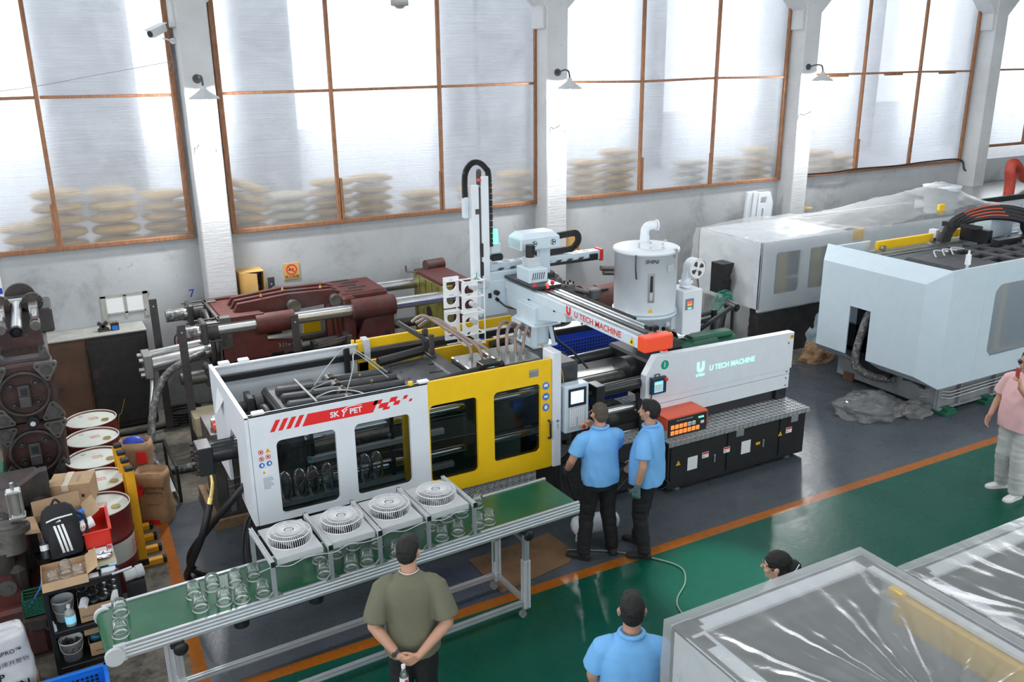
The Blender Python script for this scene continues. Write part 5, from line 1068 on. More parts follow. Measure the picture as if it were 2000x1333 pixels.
ta = gear_plate(1.39, 'dark clamp end plate with ring gear, top of the stack of three against the wall')
PA = lambda n, q, m, l=None: part(n, q, M[m], ta, l)
q = MB(); q.bx(-.70, -.03, 10.0, 12.0, 0, .09, 0); solo('pallet', q, M['pallet_wood'], 'dark wooden pallet under the stack of clamp plates', 'pallet')
q = MB(); q.poly([(-.62, 2.03), (-.09, 2.03), (-.12, 2.12), (-.2, 2.06), (-.5, 2.06), (-.57, 2.12)], [], (0, 10.1, 0), FX, FZ, .15); PA('top_web', q, 'gunmetal')
q = MB(); q.poly([(-.55, 2.06), (-.13, 2.06), (-.15, 2.36), (-.21, 2.36), (-.27, 2.18), (-.42, 2.18), (-.48, 2.34), (-.54, 2.34)], [], (0, 10.55, 0), FX, FZ, .12); PA('lug_bracket', q, 'maroon')
for x in (-.51, -.18):
    q = MB(); q.cyl((x, 10.46, 2.30), (x, 10.70, 2.30), .05); PA('pin', q, 'oily_steel')
    q = MB(); q.cyl((x, 10.6, 2.30), (x, 11.1, 2.36), .028); q.bx(x-.045, x+.045, 10.9, 11.3, 2.28, 2.42, .01); PA('lug_rod', q, 'steel')
    q = MB(); q.cyl((x-.0, 11.15, 2.40), (x, 11.2, 2.40), .11, n=24)
    for k in range(8): q.cyl((x+.085*cos(k*pi/4), 11.13, 2.40+.10*sin(k*pi/4)), (x+.10*cos(k*pi/4), 11.16, 2.40+.10*sin(k*pi/4)), .014, n=8)
    PA('flange', q, 'dark_iron')
q = MB(); q.cyl((-.37, 10.62, 2.24), (-.34, 11.2, 2.38), .055, n=24); PA('ejector_cylinder', q, 'steel')
q = MB(); q.cyl((-.372, 10.58, 2.23), (-.37, 10.62, 2.24), .06); q.cyl((-.373, 10.55, 2.225), (-.372, 10.58, 2.23), .035); PA('cylinder_head', q, 'black')
q = MB(); q.cyl((-.30, 11.5, 2.40), (-.30, 11.56, 2.40), .16, n=32); q.bx(-.45, -.12, 11.3, 11.5, 2.3, 2.44, .01); PA('rear_disc', q, 'dark_iron')
q = MB(); q.bx(-.43, -.20, 11.22, 11.28, 2.40, 2.44, .003); PA('top_strap', q, 'pale_grey')
q = MB(); q.bx(-.56, -.0, 11.3, 11.9, 1.99, 2.28, .02); PA('rear_block', q, 'gunmetal')
# old dark red unit in the near left corner
t = thing('old_clamp_unit', 'greasy dark red old clamp unit at the left edge below the stack', 'machine part', (-.85, 8.3, 0))
q = MB(); q.bx(-1.5, -.46, 7.75, 8.6, .05, .55, .03); P_('base_block', q, 'rust_red')
q = MB(); q.bx(-.60, -.445, 7.72, 7.80, .30, .52, .02)
for x, z in ((-.585, .32), (-.46, .32), (-.585, .5), (-.46, .5)): q.cyl((x, 7.72, z), (x, 7.70, z), .015, n=8)
P_('cover_plate', q, 'gunmetal')
q = MB(); q.lathe([(.05, 0), (.085, 0), (.085, .03), (.05, .03)], (-.80, 7.745, .30), 20, (0, -1, 0)); P_('port', q, 'black')
q = MB(); q.bx(-1.4, -.55, 7.9, 8.4, .55, .86, .05); q.cyl((-.72, 8.0, .62), (-.72, 8.0, 1.0), .10); P_('knuckle_body', q, 'dark_iron')
q = MB(); q.cyl((-.70, 7.83, .72), (-.70, 7.9, .72), .07, n=24); q.cyl((-.70, 7.815, .72), (-.70, 7.83, .72), .03); P_('pin', q, 'oily_steel')
q = MB(); q.poly([(-.80, .5), (-.62, .5), (-.60, .62), (-.66, .82), (-.76, .82)], [], (0, 7.86, 0), FX, FZ, .06); P_('red_lug', q, 'rust_red')
q = MB(); q.cyl((-.66, 8.05, .95), (-.63, 8.1, 1.2), .14, .13, 28); q.cyl((-.635, 8.1, 1.12), (-.63, 8.11, 1.17), .175, n=28)
for k in range(10): q.cyl((-.632+.145*cos(k*.63), 8.105+.145*sin(k*.63), 1.17), (-.632+.145*cos(k*.63), 8.105+.145*sin(k*.63), 1.185), .016, n=8)
P_('flanged_cylinder', q, 'oily_steel')
q = MB(); q.bx(-.605, -.475, 8.05, 8.18, 1.22, 1.26, .01); q.bx(-.60, -.48, 8.06, 8.17, 1.46, 1.49, .01); q.cyl((-.54, 8.11, 1.26), (-.54, 8.11, 1.46), .045); q.cyl((-.54, 8.11, 1.49), (-.54, 8.11, 1.56), .015)
for dx in (-.05, .05):
    for dy in (-.045, .045): q.cyl((-.54+dx, 8.11+dy, 1.24), (-.54+dx, 8.11+dy, 1.48), .009, n=8)
P_('air_cylinder', q, 'steel')
q = MB(); q.bx(-1.5, -.35, 8.9, 9.4, .4, 1.16, .05); q.poly([(-.55, 1.0), (-.28, 1.0), (-.28, 1.32), (-.34, 1.32), (-.55, 1.2)], [], (0, 8.8, 0), FX, FZ, .12); q.cyl((-.38, 8.55, .95), (-.38, 8.9, 1.0), .09); q.cyl((-.38, 8.4, .92), (-.38, 8.56, .95), .055); P_('platen', q, 'dark_iron')
q = MB(); q.bx(-1.4, -.5, 8.9, 9.4, .0, .42, 0); q.bx(-1.4, -.5, 7.85, 8.5, 0, .07, 0); P_('stand', q, 'black_rough')
q = MB(); q.bx(-.62, -.50, 8.35, 8.6, .55, 1.05, .02); q.bx(-1.2, -.6, 8.3, 8.9, .9, 1.2, .06); P_('casting', q, 'dark_iron')
# perforated green basket with cable on it
t = thing('plastic_basket', 'dark green perforated basket with a blue tube inside, on the old red unit', 'basket', (-.52, 7.65, .55))
q = MB()
for z in range(6): q.bx(-.60, -.42, 7.56, 7.568, .55+z*.03, .562+z*.03, 0); q.bx(-.428, -.42, 7.56, 7.76, .55+z*.03, .562+z*.03, 0); q.bx(-.60, -.592, 7.56, 7.76, .55+z*.03, .562+z*.03, 0); q.bx(-.6, -.42, 7.752, 7.76, .55+z*.03, .562+z*.03, 0)
for k in range(7): q.bx(-.60+k*.029, -.592+k*.029, 7.56, 7.566, .55, .72, 0); q.bx(-.427, -.42, 7.56+k*.03, 7.568+k*.03, .55, .72, 0)
q.bx(-.60, -.42, 7.56, 7.76, .55, .56, 0); P_('basket', q, 'green_paint')
q = MB(); q.tube(spline([(-.57, 7.62, .6), (-.5, 7.66, .68), (-.45, 7.7, .74), (-.43, 7.72, .82)], 6), .006, 6); P_('blue_tube', q, 'blue_plastic')
q = MB(); q.bx(-.62, -.44, 7.5, 7.78, .535, .55, 0); P_('ledge', q, 'dark_iron')
q = MB(); q.bx(-1.6, -.68, 9.62, 9.95, .55, 1.05, .01); q.bx(-1.6, -.7, 9.65, 9.9, 0, .55, 0); solo('green_cabinet', q, M['green_paint'], 'green cabinet side at the left edge beside the clamp plates', 'cabinet')
t = thing('notice_board', 'corner of a white and blue notice board on the wall at the far left edge', 'notice', (-.8, 13.36, 1.95)); q = MB(); q.bx(-1.2, -.535, 13.37, 13.40, 1.95, 2.6, .003); P_('board', q, 'paper'); q = MB(); q.bx(-1.2, -.54, 13.365, 13.371, 2.05, 2.13, 0); P_('blue_band', q, 'blue_paint')
# old steel cabinets
for x0, x1, m_, lab in ((-.12, .333, 'rust_steel', 'rusty brown steel cabinet with slanted top against the wall'), (.338, 1.12, 'cabinet_dark', 'black steel cabinet with rust patch against the wall')):
    t = thing('steel_cabinet', lab, 'cabinet', ((x0+x1)/2, 13.1, 0))
    q = MB(); q.bx(x0, x1, 12.92, 13.38, .03, 1.40, .006); P_('carcass', q, m_)
    q = MB(); q.bx(x0-.005, x1+.005, 12.90, 13.38, 1.40, 1.42, .003); P_('top', q, 'dusty', 'dusty grey top')
    q = MB(); q.bx(x0+.03, x1-.03, 12.905, 12.922, .10, 1.34, .004); dd = P_('door', q, m_)
    q = MB(); q.cyl((x0+.06, 12.905, .75), (x0+.06, 12.885, .75), .02); part('handle', q, M['gunmetal'], dd)
    q = MB(); q.bx(x0+.02, x1-.02, 12.95, 13.35, 0, .03, 0); P_('plinth', q, 'black')
t = thing('iron_bracket', 'rusty X shaped iron bracket on top of the black cabinet', 'bracket', (.6, 13.1, 1.421)); q = MB(); q.bar((.53, 13.1, 1.43), (.65, 13.1, 1.55), .05, .04, (0, 1, 0)); q.bar((.65, 13.1, 1.43), (.53, 13.1, 1.55), .05, .04, (0, 1, 0)); q.bx(.52, .66, 13.05, 13.15, 1.421, 1.44); P_('cross', q, 'dark_iron')
t = thing('parts_box', 'small blue and black box on the black cabinet beside the iron bracket', 'box', (.74, 13.1, 1.421)); q = MB(); q.bx(.685, .79, 13.05, 13.15, 1.421, 1.53, .004); P_('box', q, 'black'); q = MB(); q.bx(.70, .775, 13.045, 13.051, 1.43, 1.49, 0); P_('label', q, 'blue_plastic'); q = MB(); [q.bx(.69+.04*k, .715+.04*k, 13.06, 13.1, 1.53, 1.536, 0) for k in range(3)]; P_('top_holes', q, 'sack_tan', None, 'stuff')
q = MB(); q.tube(spline([(.55, 12.6, .02), (.58, 12.5, .35), (.62, 12.45, .42), (.68, 12.4, .62)], 6), .005, 5); solo('bent_wire', q, M['sack_tan'], 'bent straw coloured wire leaning before the black cabinet', 'wire')
for k in range(4):
    q = MB(); r_ = .15+.018*k; q.tube([(1.45+r_*1.1*cos(a*pi/12), 12.75+r_*sin(a*pi/12)*.9, .05+.05*k) for a in range(24)], .026, 8, loop=True); solo('coiled_hose', q, M['rubber'], 'black hose coil on the floor by the wall, %s loop of the pile' % ['lowest', 'second', 'third', 'topmost'][k], 'hose', 'hose coil by the wall')
q = MB(); q.tube(spline([(.3, 12.7, .03), (.8, 12.62, .03), (1.2, 12.66, .03), (1.35, 12.6, .03)], 6), .03, 8); solo('floor_hose', q, M['rubber'], 'straight black hose along the floor below the black cabinet', 'hose')
# drums
dlab = ['red drum with off-white lid, farthest back of the row', 'red drum with off-white lid, second from the back of the row', 'red drum with off-white lid, middle of the row', 'red drum with off-white lid, second from the front, partly under the carton', 'red drum with off-white lid, nearest of the row beside the cart']
for i, (x, y) in enumerate(((.21, 11.19), (.18, 10.58), (.16, 9.97), (.14, 9.36), (.10, 8.75))):
    t = thing('steel_drum', dlab[i], 'drum', (x, y, 0), 0, 'row of red drums')
    q = MB(); q.lathe([(.001, .0), (.27, .0), (.28, .01), (.28, .28), (.29, .29), (.28, .30), (.28, .57), (.29, .58), (.28, .59), (.28, .85), (.288, .86), (.29, .875), (.283, .88), (.275, .87), (.27, .862)], (x, y, 0), 40); P_('body', q, 'drum_side')
    q = MB(); q.lathe([(.276, .858), (.2, .866), (.001, .866)], (x, y, 0), 36); ld = P_('lid', q, 'drum_top', 'off-white lid')
    q = MB(); q.lathe([(.278, .862), (.288, .862), (.29, .878), (.284, .884), (.278, .878)], (x, y, 0), 40, closed=True); part('rim', q, M['drum_top'], ld)
    q = MB(); q.cyl((x+.15, y-.10, .866), (x+.15, y-.10, .878), .042); part('bung', q, M['brass'], ld)
    q = MB(); q.cyl((x-.10, y+.16, .866), (x-.10, y+.16, .874), .025); part('small_bung', q, M['pale_grey'], ld)
    text('lid_print', 'TRIAL\n25KG', .045, (x+.03, y+.02, .867), (1, .1, 0), (-.1, 1, 0), M['ink_red'], t)
    q = MB(); q.lathe([(.2815, .33), (.2815, .55)], (x, y, 0), 40); P_('side_band', q, 'drum_top') if i in (2, 4) else None
    if i in (2, 4): text('side_print', '化卓乃\n管出品', .085, (x+.2815*cos(-.35), y+.2815*sin(-.35), .44), (-sin(-.35), cos(-.35), 0), FZ, M['ink_red'], t, ext=.012)
# yellow roller stands
ylab = ['nearest', 'second from the front', 'third from the front', 'farthest']
for i in range(4):
    x, y = .43-.012*i, 8.92+.27*i
    t = thing('yellow_stand', 'yellow upright stand with black foot caps beside the drums, %s' % ylab[i], 'stand', (x, y, 0), 0, 'nested yellow stands')
    q = MB(); q.bar((x, y, .06), (x-.005*i, y+.01, 1.10-.02*i), .085, .07, (0, 1, 0)); P_('upright', q, 'roller_yellow')
    q = MB(); q.bx(x-.045, x+.04, y-.042, y+.05, 1.10-.02*i, 1.14-.02*i, .01); P_('top_cap', q, 'black')
    q = MB(); q.bx(x-.20, x+.19, y-.035, y+.035, 0.0, .065); P_('foot_bar', q, 'roller_yellow')
    q = MB(); q.bx(x+.19, x+.225, y-.038, y+.038, 0, .07, .01); q.bx(x-.05, x+.05, y-.045, y-.03, .03, .10, .003); P_('foot_cap', q, 'black')
# kraft bags
def bag(x, y, h, wx, wy, lab, txt, rz=0, z=0, m='kraft', dark=None):
    t = thing('paper_bag', lab, 'bag', (x, y, z), rz, None, False); rnd = random.Random(int(x*100)+3)
    R = []
    for i in range(10):
        u = i/9; sx = wx/2*(1+.06*sin(u*7+x)-(.12 if i == 9 else 0)); sy = wy/2*(1-.12*u+.08*sin(u*9)); R.append([(sx*math.copysign(abs(cos(a))**.55, cos(a))+rnd.uniform(-.008, .008), sy*math.copysign(abs(sin(a))**.55, sin(a))+rnd.uniform(-.008, .008), u*h) for a in [2*pi*k/20 for k in range(20)]])
    R2 = [[(p[0]*.9, p[1]*.9, p[2]-.07) for p in R[-1]]]
    q = MB(); q.rings(R+R2, True, True); P_('bag', q, m, None, None, t) if False else part('bag', q, M[m], t)
    return t
t = bag(.70, 9.92, .62, .36, .26, 'brown kraft paper bag with red printed square, in front of the other bag', '', -.5)
q = MB(); q.bx(-.14, -.06, -.150, -.142, .36, .50, 0); part('red_square', q, M['ink_red'], t)
text('lettering', 'Engineering\nPolymers', .06, (.045, -.150, .43), FX, FZ, M['ink'], t); text('lettering', 'MIT M.S.N', .03, (.04, -.150, .25), FX, FZ, M['ink'], t)
q = MB(); q.bx(-.08, .08, -.152, -.144, .0, .06, 0); part('red_square', q, M['ink_red'], t)
t = bag(.60, 10.35, .84, .36, .26, 'open brown paper bag with dark plastic on top, behind the printed bag', '', -.4); q = MB(); q.sph((0, -.02, .80), (.13, .08, .09), 12, 8); part('plastic_liner', q, M['blue_paint'], t); q = MB(); q.bx(.05, .16, -.15, -.14, .6, .74, 0); part('red_square', q, M['ink_red'], t)
t = thing('steel_frame_trolley', 'black steel tube frame with a pale sheet behind the paper bags', 'trolley', (.9, 10.7, 0))
for a, b_ in (((.62, 11.1, .45), (.98, 11.1, .45)), ((.98, 11.1, .45), (1.0, 10.2, .45)), ((.62, 11.1, .45), (.64, 10.2, .45)), ((1.0, 10.2, .45), (1.0, 10.2, 0)), ((.98, 11.1, .45), (.98, 11.1, 0)), ((.64, 10.2, .45), (.64, 10.2, 0)), ((1.0, 10.2, .1), (.98, 11.1, .1)), ((.62, 11.1, .45), (.62, 11.1, 0))):
    q = MB(); q.bar(a, b_, .035, .035); P_('frame_tube', q, 'black')
q = MB(); q.bx(.68, .96, 10.25, 11.0, .12, .135, .002); P_('pale_sheet', q, 'pale_grey')
# black steel uprights of the transport rack
for i, (x, y, h, lab) in enumerate(((1.22, 12.55, 1.92, 'black steel flat bar standing by the wall left of the first column'), (1.40, 11.42, 1.82, 'black steel flat bar standing before the shift cylinder'), (2.93, 12.98, 1.92, 'black steel flat bar end behind the red clamp unit'), (2.86, 11.5, 1.72, 'black steel flat bar in front of the red clamp unit'))):
    q = MB(); q.bx(x-.05, x+.05, y-.012, y+.012, 0, h, .003); q.bx(x-.09, x+.09, y-.06, y+.06, 0, .015, .002); o = solo('steel_upright', q, M['gunmetal'], lab, 'steel bar')
    q = MB(); q.cyl((x, y-.0125, h-.1), (x, y-.014, h-.1), .011, n=10); part('bolt_hole', q, M['pale_grey'], o)
q = MB(); q.bx(1.38, 1.75, 11.1, 11.5, .40, .66, .008); q.bx(1.42, 1.7, 11.15, 11.45, 0, .4, 0); solo('control_case', q, M['sack_pale'], 'cream coloured case behind the white end guard', 'case')
q = MB(); q.cyl((1.42, 10.6, .62), (1.95, 10.6, .64), .12); q.bx(1.5, 1.9, 10.5, 10.75, 0, .54, .01); solo('wrapped_motor', q, M['wrap_hose'], 'film wrapped motor cylinder between the end guard and the cream case', 'motor')
# mould block on pallet
t = thing('mould_stack', 'tall grey steel mould block with orange caps on a wooden board left of the machine', 'mould', (1.6, 9.7, .12))
q = MB(); q.bx(1.29, 1.95, 9.32, 10.1, .12, .16, 0); P_('base_plate', q, 'gunmetal')
xs_ = [1.30, 1.42, 1.50, 1.62, 1.72, 1.82, 1.92]
for k in range(6):
    q = MB(); q.bx(xs_[k], xs_[k+1]-.006, 9.35, 10.0, .16, 1.12-.03*(k % 2), .004); P_('mould_plate', q, 'steel' if k % 2 else 'oily_steel')
for x, y in ((1.36, 9.45), (1.52, 9.40)):
    q = MB(); q.bx(x, x+.08, y, y+.07, 1.12, 1.19, .006); P_('lifting_cap', q, 'orange'); q = MB(); q.bx(x-.01, x+.07, y+.07, y+.14, 1.12, 1.22, .004); P_('valve', q, 'steel')
for z in (.55, .46, .40):
    q = MB(); q.bar((1.42, 9.345, z), (1.56, 9.345, z+.01), .012, .004, (0, 1, 0)); P_('banding_strip', q, 'chrome')
q = MB(); q.bx(1.22, 2.0, 9.28, 10.3, 0, .12, .004); solo('wooden_board', q, M['pallet_wood'], 'brown wooden board under the steel mould block', 'board')
q = MB(); q.bx(2.02, 2.1, 9.15, 9.8, 0, 1.25, .004); solo('white_sheet', q, M['white'], 'white sheet standing right of the mould block behind the end guard', 'sheet')
q = MB(); q.tube(spline([(1.85, 12.1, 1.22), (1.5, 11.95, 1.18), (1.15, 11.85, 1.0), (.92, 11.6, .55), (.86, 11.3, .10), (1.05, 11.05, .06), (1.3, 11.0, .07), (1.5, 10.95, .10)], 10), .05, 10); solo('wrapped_hose', q, M['wrap_hose'], 'thick film wrapped hose drooping from the red clamp unit to the floor', 'hose')
q = MB(); q.tube(spline([(1.05, 12.1, 1.05), (1.0, 11.9, .85), (.93, 11.7, .6), (.88, 11.45, .3)], 8), .03, 8); solo('braided_hose', q, M['steel'], 'thin braided hose beside the thick wrapped hose', 'hose')
# ---- cart with shelves
t = thing('shelf_cart', 'black steel shelf cart crowded with boxes at the lower left', 'cart', (-.14, 7.95, 0))
for x in (-.42, .14):
    for y in (7.46, 8.5):
        q = MB(); q.bx(x-.018, x+.018, y-.018, y+.018, 0, .86); P_('leg', q, 'black')
for z in (.82, .40, .05):
    q = MB(); q.bx(-.43, .15, 7.45, 8.51, z-.015, z, .002); q.bx(-.43, .15, 7.445, 7.47, z-.04, z+.01); q.bx(-.43, .15, 8.49, 8.515, z-.04, z+.01); P_('shelf', q, 'black')
ZT = .822
# tray carton with clear domes, at the cart front
def carton(name, lab, x0, x1, y0, y1, z0, h, flaps=(), m='cardboard', th=.006, rz=0):
    t = thing(name, lab, 'box', ((x0+x1)/2, (y0+y1)/2, z0), rz, None, False); a, b_ = (x1-x0)/2, (y1-y0)/2
    q = MB(); q.bx(-a, a, -b_, b_, 0, th, 0); part('bottom', q, M['cardboard_in'], t)
    for nm, s in (('side', (-a, a, -b_, -b_+th)), ('side', (-a, a, b_-th, b_)), ('side', (-a, -a+th, -b_, b_)), ('side', (a-th, a, -b_, b_))):
        q = MB(); q.bx(*s, 0, h, 0); part(nm, q, M[m], t)
    for sd, ang, ln in flaps:
        q = MB()
        if sd == 'f': p0, d, o_ = (-a, -b_), (2*a, 0), (0, -1)
        if sd == 'b': p0, d, o_ = (-a, b_), (2*a, 0), (0, 1)
        if sd == 'l': p0, d, o_ = (-a, -b_), (0, 2*b_), (-1, 0)
        if sd == 'r': p0, d, o_ = (a, -b_), (0, 2*b_), (1, 0)
        e = (o_[0]*ln*cos(ang), o_[1]*ln*cos(ang), ln*sin(ang))
        A_ = Vector((p0[0], p0[1], h)); B_ = A_+Vector((d[0], d[1], 0)); C_ = B_+Vector(e); D_ = A_+Vector(e); up_ = Vector((0, 0, .004))
        q.add([A_, B_, C_, D_, A_+up_, B_+up_, C_+up_, D_+up_], [(0, 1, 2, 3), (7, 6, 5, 4), (0, 4, 5, 1), (1, 5, 6, 2), (2, 6, 7, 3), (3, 7, 4, 0)], False); part('flap', q, M['tape'] if False else M[m], t)
    return t
carton('tray_carton', 'low open carton holding clear domes at the front of the cart top', -.43, -.08, 7.46, 7.80, ZT, .06, (('f', -.9, .07), ('r', .5, .10)))
DOME = [(.044, 0), (.049, .0), (.050, .008), (.046, .010), (.0465, .035), (.0465, .066), (.0445, .085), (.0385, .102), (.028, .113), (.013, .118), (.001, .119)]
def dome_mesh():
    q = MB(); q.lathe(DOME[3:], (0, 0, 0), 28); q.m = 1; q.lathe(DOME[:4], (0, 0, 0), 28); q.lathe([(.0455, .036), (.047, .037), (.0455, .039)], (0, 0, 0), 28); return q.build('clear_dome', [M['clear_plastic'], M['clear_rim']])
for i, (x, y, l) in enumerate(((-.34, 7.56, 'left'), (-.24, 7.62, 'middle, standing tallest'), (-.15, 7.56, 'right'))):
    me = dome_mesh() if i == 0 else me
    o = link(bpy.data.objects.new('clear_dome', me)); o.location = (x, y, ZT+.008); o.scale = (1.1, 1.1, 1.25 if i == 1 else .9); tag(o, 'clear plastic dome in the low carton on the cart, %s' % l, 'dome'); OFF[o.name] = Vector()
# backpack
t = thing('backpack', 'black backpack with three white stripes on top of the cart', 'backpack', (-.22, 7.98, ZT+.005), .12, None, False)
Mx = Matrix.Translation((0, .02, 0)) @ Matrix.Rotation(radians(-16), 4, 'X')
q = MB(Mx); R = []
for i in range(13):
    u = i/12; wx = .155*(1-.32*max(0, (u-.55)/.45)**2)*(1-.15*max(0, .12-u)/.12); wy = .095*(1-.45*max(0, (u-.6)/.4)**2)
    if i == 12: wx *= .72; wy *= .5
    R.append([(wx*math.copysign(abs(cos(a))**.65, cos(a)), wy*math.copysign(abs(sin(a))**.65, sin(a))+.004*sin(u*20+a*3), u*.46) for a in [2*pi*k/24 for k in range(24)]])
q.rings(R, True, True); M['pack'] = mat('pack_fabric', (.012, .013, .015), .8, bmp=.5, bscale=18); part('bag', q, M['pack'], t)
q = MB(Mx); R = [[(sx*.125*(1-.25*u*u), -.085-.03*sin(pi*min(u*1.1, 1)), .02+u*.30) for sx in (-1, -.6, -.2, .2, .6, 1)]+[(sx*.125*(1-.25*u*u), -.07, .02+u*.30) for sx in (1, .2, -.6, -1)] for u in [k/7 for k in range(8)]]
q.rings(R, True, True); part('front_pocket', q, M['pack'], t)
for k in range(3):
    q = MB(Mx)
    for j in range(7):
        u0, u1 = .06+j*.12, .06+(j+1)*.12; yy = lambda u: -.0905-.03*sin(pi*min(u*1.1, 1))
        q.add([(-.05+k*.032+.04*(1-u0)-.02, yy(u0), .02+u0*.30), (-.05+k*.032+.04*(1-u0), yy(u0), .02+u0*.30), (-.05+k*.032+.04*(1-u1), yy(u1), .02+u1*.30), (-.05+k*.032+.04*(1-u1)-.02, yy(u1), .02+u1*.30)], [(0, 1, 2, 3)], True)
    part('white_stripe', q, M['white_bright'], t, 'white stripe')
q = MB(Mx); q.tube(spline([(-.11, -.088, .335), (-.04, -.098, .35), (.04, -.098, .352), (.10, -.088, .35)], 5), .008, 6); part('reflective_piping', q, M['paper'], t)
for k in range(3):
    q = MB(Mx); q.add([(-.035+.014*k, -.095, .315), (-.024+.014*k, -.095, .315), (-.03+.014*k, -.094, .322+.006*k), (-.04+.014*k, -.094, .318+.006*k)], [(0, 1, 2, 3)], False); part('logo_bar', q, M['white_bright'], t)
q = MB(Mx); q.tube(spline([(.13, .0, .35), (.19, -.02, .30), (.2, -.04, .2), (.17, -.04, .08)], 6), .014, 8); q.tube(spline([(-.04, .02, .45), (0, .02, .50), (.04, .02, .45)], 5), .01, 6); part('strap', q, M['pack'], t)
q = MB(Mx); q.cyl((-.16, -.06, .03), (-.16, -.06, .17), .035); q.cyl((-.16, -.06, .17), (-.16, -.06, .2), .02); bo = part('side_bottle', q, M['black_satin'], t)
q = MB(Mx); q.lathe([(.0355, .10), (.0355, .15)], (-.16, -.06, 0), 16); part('bottle_label', q, M['paper'], bo)
# open carton with parts, behind the backpack
carton('open_carton', 'open carton with blue and clear parts behind the backpack', -.42, -.02, 8.12, 8.48, ZT, .22, (('l', .15, .13), ('b', 1.3, .13), ('r', .6, .12)), rz=.12)
def thing_mesh(nm, q, m, lab, cat): return solo(nm, q, M[m], lab, cat)
q = MB(); q.lathe([(.001, 0), (.06, 0), (.062, .10), (.05, .12), (.001, .12)], (-.12, 8.36, ZT+.15), 20, (1, .1, .25)); thing_mesh('blue_jug', q, 'blue_plastic', 'bright blue plastic jug lying in the open carton', 'jug')
q = MB(); q.bx(-.36, -.08, 8.2, 8.4, ZT+.008, ZT+.15, .02); solo('carton_filling', q, M['cardboard_in'], 'brown packed contents of the open carton', 'packing')
q = MB(); q.lathe([(.04, 0), (.045, .10), (.043, .10), (.038, .0)], (-.27, 8.30, ZT+.20), 18, (1, .2, .1)); thing_mesh('clear_cup', q, 'clear_plastic', 'clear plastic cup lying in the open carton', 'cup')
q = MB(); q.cyl((-.33, 8.22, ZT+.17), (-.31, 8.24, ZT+.28), .014); thing_mesh('blue_tube', q, 'blue_paint', 'short blue tube sticking out of the open carton', 'tube')
t = thing('paper_roll', 'white roll with red print lying before the open carton', 'roll', (-.05, 8.05, ZT+.15)); q = MB(); q.cyl((-.13, 8.06, ZT+.19), (.03, 8.10, ZT+.22), .05, n=20); P_('roll', q, 'paper'); text('print', 'm', .07, (-.05, 8.035, ZT+.225), (1, .2, .1), (0, .5, .8), M['ink_red'], t, .02)
# red basket
t = thing('red_crate', 'bright red plastic crate behind the scale on the cart', 'crate', (.05, 8.25, ZT))
q = MB(); q.bx(-.06, .15, 8.0, 8.46, ZT, ZT+.012, 0); q.bx(-.06, .15, 7.99, 8.005, ZT, ZT+.16); q.bx(-.06, .15, 8.455, 8.47, ZT, ZT+.16); q.bx(.14, .155, 8.0, 8.46, ZT, ZT+.16); q.bx(-.065, -.05, 8.0, 8.46, ZT, ZT+.16); P_('crate', q, 'red_paint')
q = MB(); q.bx(-.075, .165, 7.98, 8.0, ZT+.15, ZT+.165); q.bx(.15, .168, 7.98, 8.48, ZT+.15, ZT+.165); P_('rim', q, 'red_paint')
# closed carton on the drums
t = thing('closed_carton', 'taped brown carton with shipping marks resting on the front drums', 'box', (-.09, 8.95, .886), -.25, None, False)
q = MB(); q.bx(-.19, .19, -.15, .15, 0, .24, .004); P_('carton', q, 'cardboard')
q = MB(); q.bx(-.06, -.0, -.152, .152, .241, .244, .001); q.bx(-.06, 0, -.155, -.151, .18, .243, .001); P_('tape', q, 'tape', 'shiny tape strip')
q = MB(); q.add([(-.19, -.152, .242), (-.05, -.152, .242), (-.06, .0, .275), (-.19, 0, .25)], [(0, 1, 2, 3), (3, 2, 1, 0)], False); P_('raised_flap', q, 'cardboard')
for k in range(6):
    q = MB(); q.bx(-.12+.045*k, -.095+.045*k, -.1525, -.151, .10, .13 if k % 2 else .12, 0); P_('shipping_mark', q, 'ink')
text('print', 'HIDROSHOT', .03, (.07, 0, .2425), (.0, 1, 0), (-1, 0, 0), M['ink_grey'], t)
# scale, papers
t = thing('weighing_scale', 'cream digital scale with steel pan on the cart', 'scale', (.07, 7.68, ZT), .05, None, False)
q = MB(); q.bx(-.085, .085, -.10, .10, .006, .05, .008); P_('body', q, 'sack_pale')
q = MB(); q.lathe([(.001, .06), (.055, .058), (.065, .066), (.068, .07)], (0, .025, 0), 28); q.cyl((0, .025, .05), (0, .025, .06), .03); P_('pan', q, 'chrome')
q = MB(); q.bx(-.082, .082, -.104, -.099, .012, .044, .001); P_('front', q, 'pale_grey'); q = MB(); q.bx(-.06, .01, -.106, -.103, .018, .036, .001); P_('display', q, 'green_paint'); q = MB(); q.bx(.02, .075, -.106, -.103, .02, .034, .001); P_('keys', q, 'screen_blue')
for sx in (-.07, .07):
    for sy in (-.08, .08): q = MB(); q.cyl((sx, sy, 0), (sx, sy, .008), .012); P_('foot', q, 'black')
for i, (x0, x1, y0, y1, lab) in enumerate(((-.05, .10, 7.82, 7.98, 'white paper sheet behind the scale on the cart'), (-.12, -.0, 7.46, 7.55, 'white paper sheet at the front edge of the cart top'))):
    q = MB(); q.bx(x0, x1, y0, y1, ZT+.001+.001*i, ZT+.004+.001*i, 0); solo('paper_sheet', q, M['paper'], lab, 'paper')
t = thing('printed_magazine', 'grey printed magazine at the right edge of the cart top', 'magazine', (.13, 8.0, ZT)); q = MB(); q.bx(.105, .15, 7.80, 7.985, ZT, ZT+.012, .001); P_('cover', q, 'pale_grey'); q = MB(); q.bx(.11, .145, 7.90, 7.96, ZT+.012, ZT+.0135, 0); P_('photo', q, 'hose_red')
